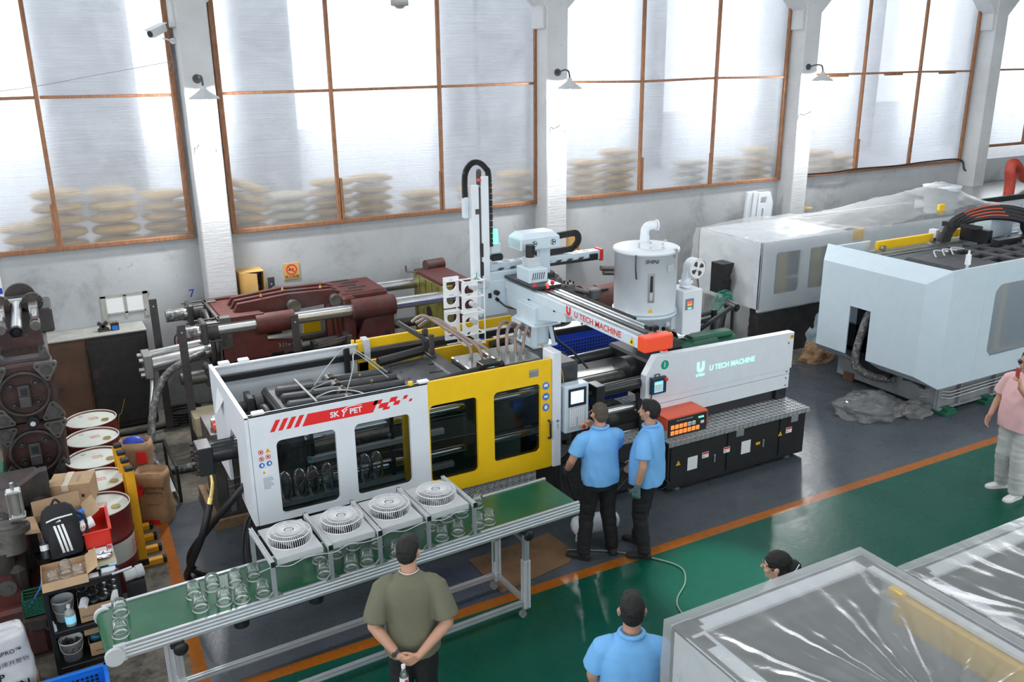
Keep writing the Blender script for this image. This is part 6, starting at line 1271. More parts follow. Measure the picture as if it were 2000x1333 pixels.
q = MB(); q.bx(.02, .14, 7.455, 7.53, ZT, ZT+.04, .006); q.cyl((.1, 7.42, ZT+.02), (.26, 7.44, ZT+.03), .012); solo('metal_clamp', q, M['aluminium'], 'silver metal clamp with rod at the cart front right corner', 'clamp')
# middle shelf
def pail(x, y, z, lab, full=False, r=.085, h=.17, m='pale_grey'):
    t = thing('pail', lab, 'bucket', (x, y, z), 0, None, False)
    q = MB(); q.lathe([(.001, .004), (r*.8, 0), (r, h), (r*1.06, h), (r*1.06, h-.012), (r, h-.014)], (0, 0, 0), 28); q.lathe([(r*.97, h-.002), (r*.8, h*.55), (.001, h*.55)], (0, 0, 0), 28); part('bucket', q, M[m], t)
    if full:
        q = MB(); rr = random.Random(4)
        for k in range(60):
            a = rr.random()*6.28; d = r*.85*rr.random()**.5; p = Vector((d*cos(a), d*sin(a), h*.62+.03*rr.random())); dd = Vector((rr.uniform(-1, 1), rr.uniform(-1, 1), rr.uniform(-.5, .5))).normalized()*.025; q.cyl(p-dd, p+dd, .009, n=8)
        part('metal_fittings', q, M['oily_steel'], t, 'heap of metal fittings', 'stuff')
    q = MB(); q.tube(spline([(-r, 0, h*.9), (-r*.8, -r*.8, h*.6), (0, -r*1.08, h*.5), (r*.8, -r*.8, h*.6), (r, 0, h*.9)], 6), .003, 5); part('handle', q, M['steel'], t)
pail(-.31, 7.66, .402, 'pale bucket on the middle shelf behind the bottle', False, .085, .20)
pail(-.30, 7.58, .052, 'grey bucket full of metal fittings on the bottom shelf', True, .092, .19)
pail(-.33, 7.95, .052, 'dark bucket at the back of the bottom shelf', False, .09, .2, 'black')
t = thing('cleaner_bottle', 'clear bottle with blue label and white cap on the middle shelf', 'bottle', (-.27, 7.53, .402)); q = MB(); q.lathe([(.001, 0), (.04, 0), (.042, .01), (.042, .12), (.035, .14), (.014, .155), (.014, .17)], (-.27, 7.53, .402), 20); P_('bottle', q, 'vinyl'); q = MB(); q.lathe([(.0425, .03), (.0425, .10)], (-.27, 7.53, .402), 20); P_('label', q, 'screen_blue'); q = MB(); q.cyl((-.27, 7.53, .572), (-.27, 7.53, .60), .016); P_('cap', q, 'white_bright')
t = carton('parts_carton', 'brown carton of black parts on the middle shelf', -.20, .13, 7.50, 7.95, .402, .15, (('b', 1.4, .09),)); text('print', 'Schneider', .03, (-.09, -.2255, .06), FX, FZ, M['ink'], t, shear=.2); q = MB(); q.bx(.06, .14, -.228, -.2255, .06, .12, 0); part('label', q, M['paper'], t)
q = MB(); [q.sph((-.15+.08*(k % 4), 7.60+.10*(k//4), .53+.01*(k % 3)), (.055, .06, .035), 10, 7) for k in range(12)]; solo('black_parts', q, M['black_satin'], 'jumble of black plastic parts filling the carton on the middle shelf', 'parts', None, 'stuff')
for x, y, z, lab in ((-.16, 7.50, .56, 'white topped cylinder lying on the parts carton'), (.09, 7.49, .56, 'white plastic jar lid at the right of the parts carton')):
    q = MB(); q.cyl((x, y, z), (x+.02, y+.08, z+.015), .035, n=18); solo('white_tub', q, M['paper'], lab, 'tub')
t = carton('low_carton', 'brown carton on the bottom shelf beside the bucket', -.17, .13, 7.50, 7.85, .052, .13, ()); text('print', 'Schneider', .028, (-.05, -.1755, .05), FX, FZ, M['ink'], t, shear=.2)
q = MB(); [q.sph((-.10+.06*(k % 3), 7.58+.09*(k//3), .20+.012*(k % 2)), (.06, .06, .045), 9, 6) for k in range(8)]; M['blue_film'] = mat('blue_green_film', (.01, .08, .12), .2, var=.6, vscale=14); solo('plastic_film_bundle', q, M['blue_film'], 'crumpled blue green film in the bottom carton', 'film', None, 'stuff')
q = MB(); q.bx(-.19, .13, 7.55, 7.95, .24, .36, .005); solo('flat_carton', q, M['cardboard'], 'flat brown carton at the back under the middle shelf', 'box')
q = MB(); q.cyl((-.40, 7.5, .402), (-.40, 7.5, .46), .02, .016); q.cyl((-.40, 7.5, .46), (-.40, 7.5, .50), .008, .003); solo('glue_bottle', q, M['white_bright'], 'tiny white glue bottle at the left of the middle shelf', 'bottle')
t = thing('pvc_pipe', 'short white plastic pipe lying on the floor right of the cart', 'pipe', (.28, 7.75, .0)); q = MB(); q.cyl((.20, 7.72, .62), (.34, 7.74, .63), .05, n=20); q.cyl((.30, 7.735, .628), (.36, 7.745, .632), .058, n=20); P_('pipe', q, 'pale_grey'); q = MB(); q.bx(.20, .36, 7.65, 7.83, .0, .57, .0); P_('dark_box_support', q, 'black_rough')
# resin sack standing at the left edge
t = bag(-.78, 7.25, .60, .40, .20, 'white woven sack printed RESIN at the lower left corner', '', .12, .10, 'sack_white')
text('lettering', 'VIRIPRO™', .050, (.02, -.112, .44), FX, FZ, M['ink'], t, .01); text('lettering', '丙烯共聚物', .05, (.05, -.115, .34), FX, FZ, M['ink'], t); text('lettering', 'PP', .085, (-.06, -.115, .235), FX, FZ, M['ink'], t, .02); text('lettering', 'RESIN', .10, (.02, -.116, .12), FX, FZ, M['ink'], t, .02)
q = MB(); q.bx(-1.1, -.57, 7.0, 7.5, 0, .10, .003); solo('wooden_pallet', q, M['pallet_wood'], 'wooden pallet under the printed white sack', 'pallet')
# blue crate
t = thing('blue_crate', 'blue plastic crate with perforated side at the bottom left', 'crate', (-.4, 6.75, 0))
for (x0, x1, y0, y1) in ((-.78, -.06, 6.99, 7.01), (-.78, -.06, 6.5, 6.52), (-.08, -.06, 6.5, 7.01), (-.78, -.76, 6.5, 7.01)):
    q = MB(); q.bx(x0, x1, y0, y1, .0, .27); P_('side', q, 'blue_plastic')
q = MB(); q.bx(-.79, -.05, 6.985, 7.02, .26, .285); q.bx(-.79, -.05, 6.49, 6.525, .26, .285); q.bx(-.085, -.05, 6.49, 7.02, .26, .285); q.bx(-.79, -.755, 6.49, 7.02, .26, .285); P_('rim', q, 'blue_plastic')
q = MB(); [q.bx(-.085-.0, -.0795, 6.56+.035*k, 6.58+.035*k, .06+.035*j, .08+.035*j, 0) for k in range(11) for j in range(5)]; [q.bx(-.40+.035*k, -.38+.035*k, 6.985, 6.99, .06+.035*j, .08+.035*j, 0) for k in range(8) for j in range(5)]; P_('holes', q, 'black', None, 'stuff')
q = MB(); q.bx(-.76, -.08, 6.52, 6.99, 0, .02, 0); P_('bottom', q, 'blue_plastic')
# ================================================================ conveyor with fans and domes
CA = radians(2.78); CO = Vector((-.03, 6.03, 0))
t = thing('belt_conveyor', 'long green belt conveyor on aluminium legs with castors in front of the machine', 'conveyor', CO, CA, None, False)
CM = Matrix.Translation(CO) @ Matrix.Rotation(CA, 4, 'Z')
L, WD, ZB = 4.08, .60, 1.03
def profile(q, p0, p1, w=.04, h=.04, up=(0, 0, 1)):      # slotted aluminium extrusion: four corner bars round a core
    p0 = Vector(p0); p1 = Vector(p1); z = (p1-p0).normalized(); u = Vector(up)
    if abs(u.dot(z)) > .9: u = Vector((0, 1, 0))
    x = u.cross(z).normalized(); y = z.cross(x)
    q.bar(p0, p1, w*.72, h*.72, up, 0)
    for sx in (-1, 1):
        for sy in (-1, 1):
            o = x*sx*w*.33+y*sy*h*.33; q.bar(p0+o, p1+o, w*.34, h*.34, up, 0)
q = MB(); n = 10; R = []
for i in range(n+1):
    a = pi/2+pi*i/n; R.append((-.02+.055*cos(a)+.06, ZB-.055+.055*sin(a)))
prof = [(L-.02, ZB)]+[(x, z) for x, z in R]+[(L-.02, ZB-.11)]
q.rings([[Vector((x, v, z)) for x, z in prof+[(x, z-.004 if z > ZB-.05 else z+.004) for x, z in prof[::-1]]] for v in (.03, WD-.03)], True, False)
part('belt', q, M['belt'], t, 'glossy green belt')
for v0, v1 in ((0, .028), (WD-.028, WD)):
    q = MB(); q.bx(.09, L, v0, v1, ZB-.11, ZB+.012, .003); rl = part('side_rail', q, M['aluminium'], t)
    for z in (ZB-.085, ZB-.055, ZB-.025):
        q = MB(); vv = v0-.004 if v0 == 0 else v1; q.bx(.1, L, vv, vv+.004, z, z+.012, .001); part('rail_rib', q, M['white'], rl)
    q = MB(); q.poly([(-.02, ZB-.055)]+[(.035+.062*cos(a), ZB-.055+.066*sin(a)) for a in [pi*3/2-pi*i/8*1.0 for i in range(9)][::-1]][1:]+[(.11, ZB-.12), (.11, ZB+.012)][::1] if False else circ(.04, ZB-.05, .068, 24), [], (0, v0-.003, 0), (1, 0, 0), (0, 0, 1), -.034 if False else -.034); q.bx(.04, .12, v0-.003, v1+.003, ZB-.118, ZB+.016, .003); ep = part('end_plate', q, M['pale_grey'], t)
    if v0 == 0:
        q = MB(); q.cyl((.04, -.004, ZB-.05), (.04, -.012, ZB-.05), .022); part('axle_bolt', q, M['steel'], ep)
for u in (.46, 3.50):
    for v in (.03, WD-.03):
        q = MB(); profile(q, (u, v, .55), (u, v, ZB-.11), .05, .05); lg = part('leg', q, M['aluminium'], t)
        q = MB(); profile(q, (u, v, .10), (u, v, .60), .066, .066); part('lower_leg', q, M['pale_grey'], lg)
        q = MB(); q.bx(u-.035, u+.035, v-.03, v+.03, .085, .10); q.bar((u-.02, v, .1), (u-.035, v, .04), .04, .012); q.cyl((u-.035, v-.018, .035), (u-.035, v+.018, .035), .035, n=18); part('castor', q, M['grey'], lg)
    q = MB(); profile(q, (u, .05, .15), (u, WD-.05, .15)); part('cross_rail', q, M['aluminium'], t)
    q = MB(); profile(q, (u, .05, .80), (u, WD-.05, .80)); part('cross_rail', q, M['aluminium'], t)
    q = MB(); q.bx(u-.05, u+.05, -.01, .05, ZB-.15, ZB-.10); q.sph((u+.02, -.005, ZB-.17), (.055, .02, .055), 12, 8); part('height_lock', q, M['black'], t)
for v in (.03, WD-.03):
    q = MB(); profile(q, (.49, v, .15), (3.47, v, .15), .045, .045); part('long_rail', q, M['aluminium'], t)
q = MB(); q.lathe([(.05, 0), (.062, .006), (.05, .012)], (3.32, .30, .74), 24, closed=True); q.bar((3.26, .30, .746), (3.38, .30, .746), .012, .008); q.cyl((3.32, .30, .50), (3.32, .30, .92), .01); part('hand_wheel', q, M['steel'], t)
q = MB(); q.bx(1.0, 3.2, .12, .48, ZB-.20, ZB-.12, .004); part('drive_tray', q, M['gunmetal'], t)
for u in (.95, 1.55, 2.35):
    q = MB(); q.cyl((u, .1, ZB-.2), (u, .1, ZB-.13), .06); part('idler', q, M['black'], t)
ZF = 1.33
US = (1.21, 1.67, 2.09, 2.53, 2.97)
for u in US:
    q = MB(); profile(q, (u, .012, ZB+.012), (u, .012, ZF-.02), .03, .03); part('fan_post', q, M['aluminium'], t)
    q = MB(); profile(q, (u, WD-.012, ZB+.012), (u, WD-.012, ZF-.02), .03, .03); part('fan_post', q, M['aluminium'], t)
    q = MB(); profile(q, (u, -.01, ZF), (u, WD+.01, ZF), .03, .04); bm2 = part('fan_beam', q, M['pale_grey'], t)
    q = MB(); q.bx(u-.018, u+.018, -.016, -.008, ZF-.022, ZF+.022, .001); q.bx(u-.018, u+.018, WD+.008, WD+.016, ZF-.022, ZF+.022, .001); part('black_cap', q, M['black'], bm2)
    for s in (-1, 1):
        q = MB(); q.add([(u+s*.015, .0, ZB+.012), (u+s*.06, .0, ZB+.012), (u+s*.015, .0, ZB+.06), (u+s*.015, .02, ZB+.012), (u+s*.06, .02, ZB+.012), (u+s*.015, .02, ZB+.06)], [(0, 1, 2), (5, 4, 3), (0, 3, 4, 1), (1, 4, 5, 2), (2, 5, 3, 0)], False); part('gusset', q, M['steel'], t)
q = MB(); q.tube(spline([(1.1+.12*k, -.012, ZF-.03+.018*sin(k*2.3)) for k in range(16)], 4), .0035, 6); part('wiring', q, M['pale_grey'], t)
# fans: built once, copied
def fan(label):
    f = thing('axial_fan', label, 'fan', (0, 0, 0), 0, 'fans over the conveyor', False)
    q = MB(); q.poly([(-.185, -.26), (.185, -.26), (.185, .26), (-.185, .26)], [circ(0, 0, .165, 36)[::-1]], (0, 0, 0), (1, 0, 0), (0, 1, 0), .004); q.bx(-.185, .185, -.262, -.256, -.05, 0, 0); q.bx(-.185, .185, .256, .262, -.05, 0, 0); part('mounting_plate', q, M['pale_grey'], f)
    q = MB()
    for r in (.045, .085, .125): q.lathe([(r-.002, .078), (r+.002, .078), (r+.002, .082), (r-.002, .082)], (0, 0, 0), 40, closed=True)
    for r, z in ((.166, .069), (.178, .003)): q.lathe([(r-.003, z-.003), (r+.003, z-.003), (r+.003, z+.003), (r-.003, z+.003)], (0, 0, 0), 48, closed=True)
    for k in range(64):
        a = 2*pi*k/64; q.tube([(.04*cos(a), .04*sin(a), .08), (.15*cos(a+.12), .15*sin(a+.12), .077), (.170*cos(a+.14), .170*sin(a+.14), .064), (.178*cos(a+.14), .178*sin(a+.14), .04), (.178*cos(a+.14), .178*sin(a+.14), 0)], .0021, 4)
    part('guard', q, M['white_bright'], f, 'white wire guard')
    q = MB(); q.lathe([(.032, .079), (.026, .083), (.001, .083)], (0, 0, 0), 24); part('hub_badge', q, M['pale_grey'], f)
    q = MB(); q.cyl((0, 0, -.02), (0, 0, .05), .05)
    for k in range(5):
        a = 2*pi*k/5; q.add([(.05*cos(a), .05*sin(a), .04), (.155*cos(a+.1), .155*sin(a+.1), .045), (.155*cos(a+.8), .155*sin(a+.8), .0), (.05*cos(a+.9), .05*sin(a+.9), .0)], [(0, 1, 2, 3), (3, 2, 1, 0)], True)
    part('rotor', q, M['grey'], f)
    q = MB(); [q.lathe([(.156, -.05), (.166, 0)], (0, 0, 0), 36)]; part('shroud', q, M['pale_grey'], f)
    return f
fl = ['round white fan over the conveyor, nearest the white corner, first from the left', 'round white fan over the conveyor, second from the left', 'round white fan over the conveyor, third from the left', 'round white fan over the conveyor, beside the yellow door, last on the right']
f0 = None
for i in range(4):
    p = CM @ Vector(((US[i]+US[i+1])/2, .30, ZF+.004))
    if i == 0: f0 = fan(fl[0]); f0.location = p; f0.rotation_euler = (0, 0, CA)
    else: dup(f0, p, CA, fl[i])
# domes on the belt
CUPS = [(.10, 6.485, 'alone at the left end, rear one'), (.074, 6.213, 'alone at the left end, front one'), (.627, 6.457, 'left group, back row, first from the left'), (.641, 6.255, 'left group, front row, first from the left'), (.773, 6.495, 'left group, back row, second from the left'), (.815, 6.249, 'left group, front row, second from the left'), (.945, 6.463, 'left group, back row, third from the left'), (.94, 6.217, 'left group, front row, third from the left'), (1.094, 6.48, 'left group, back row, by the first post'), (1.102, 6.204, 'left group, front row, by the first post'),
        (1.627, 6.467, 'under the first fan at its right post, rear'), (1.599, 6.236, 'under the first fan at its right post, front'), (1.777, 6.483, 'under the second fan, back row, left'), (1.819, 6.224, 'under the second fan, front row, left'), (1.943, 6.539, 'under the second fan, back row, right'), (1.962, 6.241, 'under the second fan, front row, right'), (2.132, 6.461, 'under the third fan, behind its left post'), (2.219, 6.241, 'under the third fan, beside the olive shirt man'), (2.651, 6.505, 'under the fourth fan, back row, left'), (2.658, 6.299, 'under the fourth fan, front row, left'), (2.83, 6.572, 'under the fourth fan, back row, middle'), (2.819, 6.307, 'under the fourth fan, front row, right'), (2.987, 6.58, 'under the fourth fan, back row, right'), (3.182, 6.669, 'right of the last fan post, rear'), (3.027, 6.333, 'right of the last fan post, front left'), (3.139, 6.343, 'right of the last fan post, front right')]
dmh = dome_mesh()
for x, y, l in CUPS:
    o = link(bpy.data.objects.new('plastic_dome', dmh)); o.location = (x, y-.03, ZB+.001); o.scale = (1.22, 1.22, 1.16); o.rotation_euler = (0, 0, x*5); OFF[o.name] = Vector()
    tag(o, 'clear dome on the green belt, '+l, 'dome', 'clear domes on the conveyor')
# air tank, mat, floor hose
t = thing('air_tank', 'white horizontal air tank on feet beside the man in dark gloves', 'tank', (4.72, 7.0, 0))
q = MB(); q.lathe([(.001, -.27), (.05, -.265), (.09, -.24), (.105, -.19), (.105, .19), (.09, .24), (.05, .265), (.001, .27)], (4.76, 7.02, .235), 28, (.98, -.17, 0)); P_('tank', q, 'white')
for s in (-.17, .17):
    for w_ in (-.08, .08):
        q = MB(); q.bar((4.76+s*.98-w_*.17, 7.02-s*.17-w_*.98, 0), (4.76+s*.98-w_*.12, 7.02-s*.17-w_*.7, .18), .05, .012); P_('leg', q, 'white')
q = MB(); q.bx(4.62, 4.72, 7.0, 7.1, .36, .42); q.cyl((4.60, 7.05, .38), (4.60, 7.05, .46), .03); q.cyl((4.55, 7.0, .42), (4.55, 6.96, .42), .04); P_('regulator', q, 'steel')
q = MB(); q.add([(3.41, 7.36, .006), (3.43, 6.66, .006), (4.30, 6.80, .006), (4.47, 6.95, .006), (4.42, 7.42, .006)], [(0, 1, 2, 3, 4)], False); q.add([(3.41, 7.36, .001), (3.43, 6.66, .001), (4.30, 6.80, .001), (4.47, 6.95, .001), (4.42, 7.42, .001)], [(4, 3, 2, 1, 0)], False); solo('cardboard_mat', q, mat('brown_mat', (.17, .095, .045), .9, var=.25, dirt=(.10, .06, .03), damt=.3), 'flattened brown cardboard mat on the grey floor under the conveyor end', 'mat')
q = MB(); q.tube(spline([(4.4, 7.0, .02), (4.8, 6.75, .012), (5.1, 6.42, .012), (5.23, 6.15, .012), (5.1, 5.92, .012), (4.86, 5.74, .012), (4.76, 5.58, .012), (4.72, 5.3, .012)], 10), .009, 8); solo('floor_hose', q, M['hose_green'], 'pale green hose snaking across the green floor behind the red shoe', 'hose')
# ================================================================ white machine at the right
t = thing('white_moulding_machine', 'large new white machine with chamfered end and open top on the right', 'machine', (13.5, 8.5, 0))
XR = 18.5
q = MB()
def rect(x, y0, y1, z0, z1): return [Vector((x, y0, z0)), Vector((x, y0, z1)), Vector((x, y1, z1)), Vector((x, y1, z0))]
o_ = rect(10.78, 7.42, 9.62, .46, 2.17); i_ = rect(10.50, 7.62, 9.42, .64, 1.98)
q.add(o_+i_, [(0, 4, 5, 1), (1, 5, 6, 2), (2, 6, 7, 3)], False)                               # sloping chamfers
q.add([Vector((10.78, 7.42, .46)), Vector((10.78, 8.42, .46)), Vector((10.5, 8.46, .64)), Vector((10.5, 7.62, .64))], [(0, 1, 2, 3)], False)
q.add([Vector((10.78, 8.84, .46)), Vector((10.78, 9.62, .46)), Vector((10.5, 9.42, .64)), Vector((10.5, 8.84, .64))], [(0, 1, 2, 3)], False)
q.poly([(-9.42, .64), (-8.84, .64), (-8.84, 1.39), (-8.46, 1.39), (-8.46, .64), (-7.62, .64), (-7.62, 1.98), (-9.42, 1.98)], [], (10.50, 0, 0), (0, -1, 0), (0, 0, 1), .02)
P_('end_guard', q, 'blue_white')
q = MB(); q.poly([(10.78, .46), (XR, .46), (XR, 2.17), (10.78, 2.17)], [[(11.76, .87), (11.87, .77), (13.3, .77), (13.41, .87), (13.41, 1.75), (13.3, 1.85), (11.87, 1.85), (11.76, 1.75)][::-1]], (0, 7.42, 0), FX, FZ, .03); q.bx(11.52, 11.523, 7.418, 7.42, .46, 2.17, 0); P_('front_guard', q, 'blue_white')
q = MB(); q.bx(11.72, 13.45, 7.455, 7.462, .74, 1.88, 0); P_('window_pane', q, 'frosted', 'frosted bluish window')
q = MB(); q.bx(12.0, 12.12, 7.464, 7.49, .80, 1.84); q.bx(11.8, 13.4, 7.464, 7.49, .79, .83); P_('yellow_edge', q, 'yellow')
q = MB(); q.bx(10.78, 11.7, 9.58, 9.62, .46, 2.12); q.bx(11.7, XR, 9.6, 9.62, .46, 1.95); P_('rear_guard', q, 'blue_white')
q = MB(); q.bx(10.85, XR, 7.5, 9.58, .60, .64, 0); q.bx(10.85, 10.9, 7.6, 9.4, .6, 1.0, 0); P_('inner_tray', q, 'black')
q = MB(); q.bx(11.65, 13.0, 9.40, 9.46, 2.0, 2.14); q.bx(13.05, 14.05, 9.40, 9.46, 2.02, 2.15); P_('rear_rail', q, 'yellow')
q = MB(); q.bx(12.97, 13.08, 9.36, 9.5, 1.95, 2.2); P_('rail_bracket', q, 'white')
for x in (11.75, 12.95, 14.0):
    q = MB(); q.cyl((x, 9.39, 2.03), (x, 9.35, 2.03), .05); P_('rail_roller', q, 'steel')
q = MB(); q.bx(10.95, 15.0, 9.22, 9.26, 1.96, 2.0); q.bx(10.95, 15.0, 9.16, 9.2, 1.94, 1.97); P_('guide_rod', q, 'steel')
q = MB(); q.rings([[Vector((11.6+a, 7.75+a, z)), Vector((12.7-a, 7.75+a, z)), Vector((12.7-a, 9.0-a, z)), Vector((11.6+a, 9.0-a, z))] for a, z in ((0, .9), (0, 1.85), (.12, 1.98))], True, False); P_('clamp_plate', q, 'cast_black')
q = MB(); q.bx(11.1, 11.4, 8.7, 9.1, 1.6, 1.95, .03); q.cyl((11.0, 8.9, 1.85), (11.5, 8.9, 1.85), .07); P_('tie_bar_nut', q, 'cast_black')
for k in range(4):
    q = MB(); q.bar((12.5, 7.9+.3*k, 1.93), (15.5, 7.9+.3*k, 2.0), .12, .12, (0, 1, 0), .02); P_('toggle_link', q, 'cast_black')
for k in range(6):
    q = MB(); q.bar((12.9+.38*k, 7.8, 1.97), (12.9+.38*k, 9.05, 1.97), .10, .10, (0, 0, 1), .02); P_('link_pin', q, 'cast_black')
for k in range(3):
    q = MB(); q.tube(spline([(12.0+.2*k, 8.6, 2.0), (12.15+.2*k, 8.75, 2.06), (12.4+.2*k, 8.7, 2.02), (12.6, 8.9, 2.0)], 6), .012, 6); P_('cable', q, 'pale_grey')
q = MB(); q.cyl((11.33, 7.62, 2.0), (11.33, 7.62, 2.06), .035); q.cyl((11.33, 7.62, 2.06), (11.33, 7.62, 2.16), .02); q.cyl((11.33, 7.62, 2.16), (11.33, 7.62, 2.30), .04, .035); q.cyl((11.33, 7.62, 2.30), (11.33, 7.62, 2.36), .015); P_('oil_cup', q, 'white_bright')
q = MB(); q.bx(13.5, 13.62, 8.8, 9.3, 2.0, 2.22); q.bar((13.1, 9.2, 2.32), (13.6, 9.0, 2.22), .08, .08); q.bx(13.0, 13.2, 9.1, 9.3, 2.28, 2.36); q.bx(13.5, 15, 8.6, 8.72, 1.98, 2.1); P_('hose_bracket', q, 'black')
for k in range(4):
    q = MB(); h = [(12.95+.06*k, 9.25, 2.02), (13.1+.05*k, 9.2, 2.36-.03*k), (13.6, 9.05-.05*k, 2.54-.04*k), (14.2, 8.9-.05*k, 2.52-.06*k), (14.75-.14*k, 8.75, 2.32-.04*k), (14.95-.16*k, 8.7, 2.0)]; q.tube(spline(h, 10), .045, 10); hs = P_('hydraulic_hose', q, 'rubber')
    q = MB(); s_ = spline([Vector(p)+Vector((0, -.03, .038)) for p in h], 10)[14:26]; q.tube(s_, .010, 5); part('hose_stripe', q, M['orange_paint'], hs)
for k in range(5):
    q = MB(); q.cyl((14.0+.22*k, 8.5, 1.98), (14.0+.22*k, 8.5, 2.08), .04, n=8); P_('hose_fitting', q, 'steel')
q = MB(); q.tube(spline([(14.3, 8.6, 2.0), (14.25, 8.65, 2.15), (14.4, 8.7, 2.25), (14.6, 8.6, 2.05)], 6), .014, 6); P_('blue_tube', q, 'blue_plastic')
q = MB(); q.bx(14.0, 14.6, 9.1, 9.4, 2.0, 2.34); P_('manifold_box', q, 'blue_white')
# base frame and jacks
q = MB(); q.bx(11.05, XR, 7.58, 7.66, .06, .50); q.bx(11.0, XR, 7.52, 7.7, .46, .50); q.bx(11.0, XR, 7.52, 7.72, .05, .08); q.bx(11.02, 11.12, 7.6, 9.4, .06, .5); q.bx(11.1, XR, 9.3, 9.4, .06, .5); P_('base_beam', q, 'grey')
for k in range(7):
    q = MB(); q.bx(11.45+.8*k, 11.48+.8*k, 7.52, 7.6, .08, .46, 0); P_('base_rib', q, 'grey')
for x in (11.15, 12.05, 13.6, 15):
    q = MB(); q.bx(x-.15, x+.12, 7.40, 7.75, 0, .05, .004); q.bx(x-.06, x+.10, 7.42, 7.56, .0, .09); q.cyl((x+.1, 7.49, .05), (x+.14, 7.49, .05), .02, n=8); P_('jack_pad', q, 'green_paint')
for k in range(3):
    q = MB(); q.tube([(10.95, 7.8, .30-.05*k), (11.2, 7.5, .32-.05*k), (13.5, 7.5, .36-.05*k)], .008, 6); P_('pipe', q, 'steel')
q = MB(); q.tube(spline([(10.9, 8.66, 1.35), (10.7, 8.66, 1.25), (10.6, 8.67, .95), (10.55, 8.68, .6), (10.6, 8.6, .42), (10.8, 8.4, .32), (11.1, 8.3, .3)], 8), .06, 10); P_('wrapped_hose', q, 'wrap_hose')
q = MB(); q.bx(10.85, 11.0, 8.3, 9.0, .3, 1.35, .02); q.cyl((10.8, 8.75, 1.0), (11.1, 8.75, 1.0), .12); P_('inner_valve_block', q, 'black')
q = MB(); rr = random.Random(5)
for k in range(12): q.tube(spline([(10.9+rr.random()*.5, 8.9-rr.random()*1.2, .35+.1*rr.random()) for _ in range(4)], 5), .018, 6)
P_('cable_bundle', q, 'black', None, 'stuff')
q = MB(); q.bx(11.0, 11.14, 9.05, 9.25, .0, .14); solo('wood_block', q, M['rust_steel'], 'small rusty brown block on the floor under the white machine end', 'block')
# crumpled film heap on the floor
def crumple(nm, c, r, lab, cat, m='clear_film', seed=1, n=40, mm=26):
    q = MB(); vs = []; fs = []
    for i in range(mm+1):
        th = (pi/2)*i/mm
        for k in range(n):
            ph = 2*pi*k/n; d = Vector((cos(ph)*cos(th), sin(ph)*cos(th), sin(th)))
            s_ = 1+.28*noise.noise(d*2.2+Vector((seed, 0, 0)))+.20*noise.noise(d*5+Vector((0, seed, 0)))+.12*abs(noise.noise(d*11+Vector((0, 0, seed))))
            vs.append((c[0]+r[0]*d.x*s_, c[1]+r[1]*d.y*s_, c[2]+max(.004, r[2]*d.z*s_)))
    for i in range(mm):
        for k in range(n): fs.append((i*n+k, i*n+(k+1) % n, (i+1)*n+(k+1) % n, (i+1)*n+k))
    q.add(vs, fs, True); return solo(nm, q, M[m], lab, cat)
crumple('plastic_film_heap', (10.28, 8.1, 0), (.55, .42, .24), 'crumpled clear plastic film heap on the grey floor by the white machine', 'plastic film', seed=3)
crumple('plastic_film_heap', (10.75, 7.72, 0), (.30, .20, .17), 'small crumpled film tail at the right of the clear film heap', 'plastic film', seed=8)
crumple('grey_bag', (11.35, 10.95, 0), (.32, .22, .62), 'grey crumpled bag standing under the film covered machine, left one', 'bag', 'sack_white', 5)
crumple('grey_bag', (11.95, 10.9, 0), (.36, .25, .72), 'blue grey crumpled bag standing under the film covered machine, right one', 'bag', 'blue_white', 6)
crumple('kraft_bag', (11.35, 10.15, 0), (.30, .22, .3), 'brown kraft bag on the floor under the white machine corner', 'bag', 'kraft', 7)
# ================================================================ film covered machine behind
t = thing('covered_machine', 'white machine under wrinkled clear film by the back wall on the right', 'machine', (14, 11.4, 0))
q = MB(); q.poly([(10.38, .86), (16.5, .86), (16.5, 2.04), (10.38, 2.04)], [rrect(10.72, 11.28, 1.12, 1.84, .05)[::-1], rrect(11.5, 12.1, 1.12, 1.84, .05)[::-1]], (0, 10.62, 0), FX, FZ, .03); q.bx(10.38, 10.42, 10.62, 12.2, .9, 2.04); q.bx(10.38, 16, 12.16, 12.2, .9, 2.04); q.bx(10.4, 12.4, 10.65, 12.15, 2.0, 2.04, 0); P_('guard', q, 'white')
for x0 in (10.72, 11.5):
    q = MB(); q.bx(x0-.02, x0+.58, 10.655, 10.66, 1.1, 1.86, 0); P_('window_pane', q, 'frosted')
    q = MB(); q.bx(x0+.10, x0+.32, 10.662, 10.69, 1.1, 1.86); P_('yellow_bar', q, 'yellow')
q = MB(); q.bx(12.5, 12.75, 10.6, 10.66, 1.86, 2.06); q.bx(14.7, 14.85, 10.6, 10.66, 2.1, 2.3); P_('yellow_rail', q, 'yellow')
q = MB(); q.bx(10.5, 16.5, 10.72, 12.1, .0, .86); P_('base', q, 'gunmetal')
q = MB(); q.bx(12.5, 16.5, 10.8, 12.0, 1.5, 1.95); P_('clamp_body', q, 'cast_black')
q = MB(); q.lathe([(.28, 1.95), (.34, 2.45), (.36, 2.48), (.001, 2.5)], (15.8, 11.4, 0), 28); P_('hopper', q, 'white')
q = MB(); q.cyl((10.1, 11.3, 1.32), (10.5, 11.3, 1.32), .16); q.bx(10.05, 10.3, 11.15, 11.45, 1.1, 1.62); P_('shift_cylinder', q, 'black')
for k in range(2):
    q = MB(); q.tube(spline([(10.2, 11.1+.1*k, 1.1), (10.0, 11.0, .9), (9.85-.06*k, 10.9, .5), (9.9-.05*k, 10.85, .15), (10.2, 10.95, .05), (10.5, 11, .1)], 8), .06, 10); P_('hydraulic_hose', q, 'rubber')
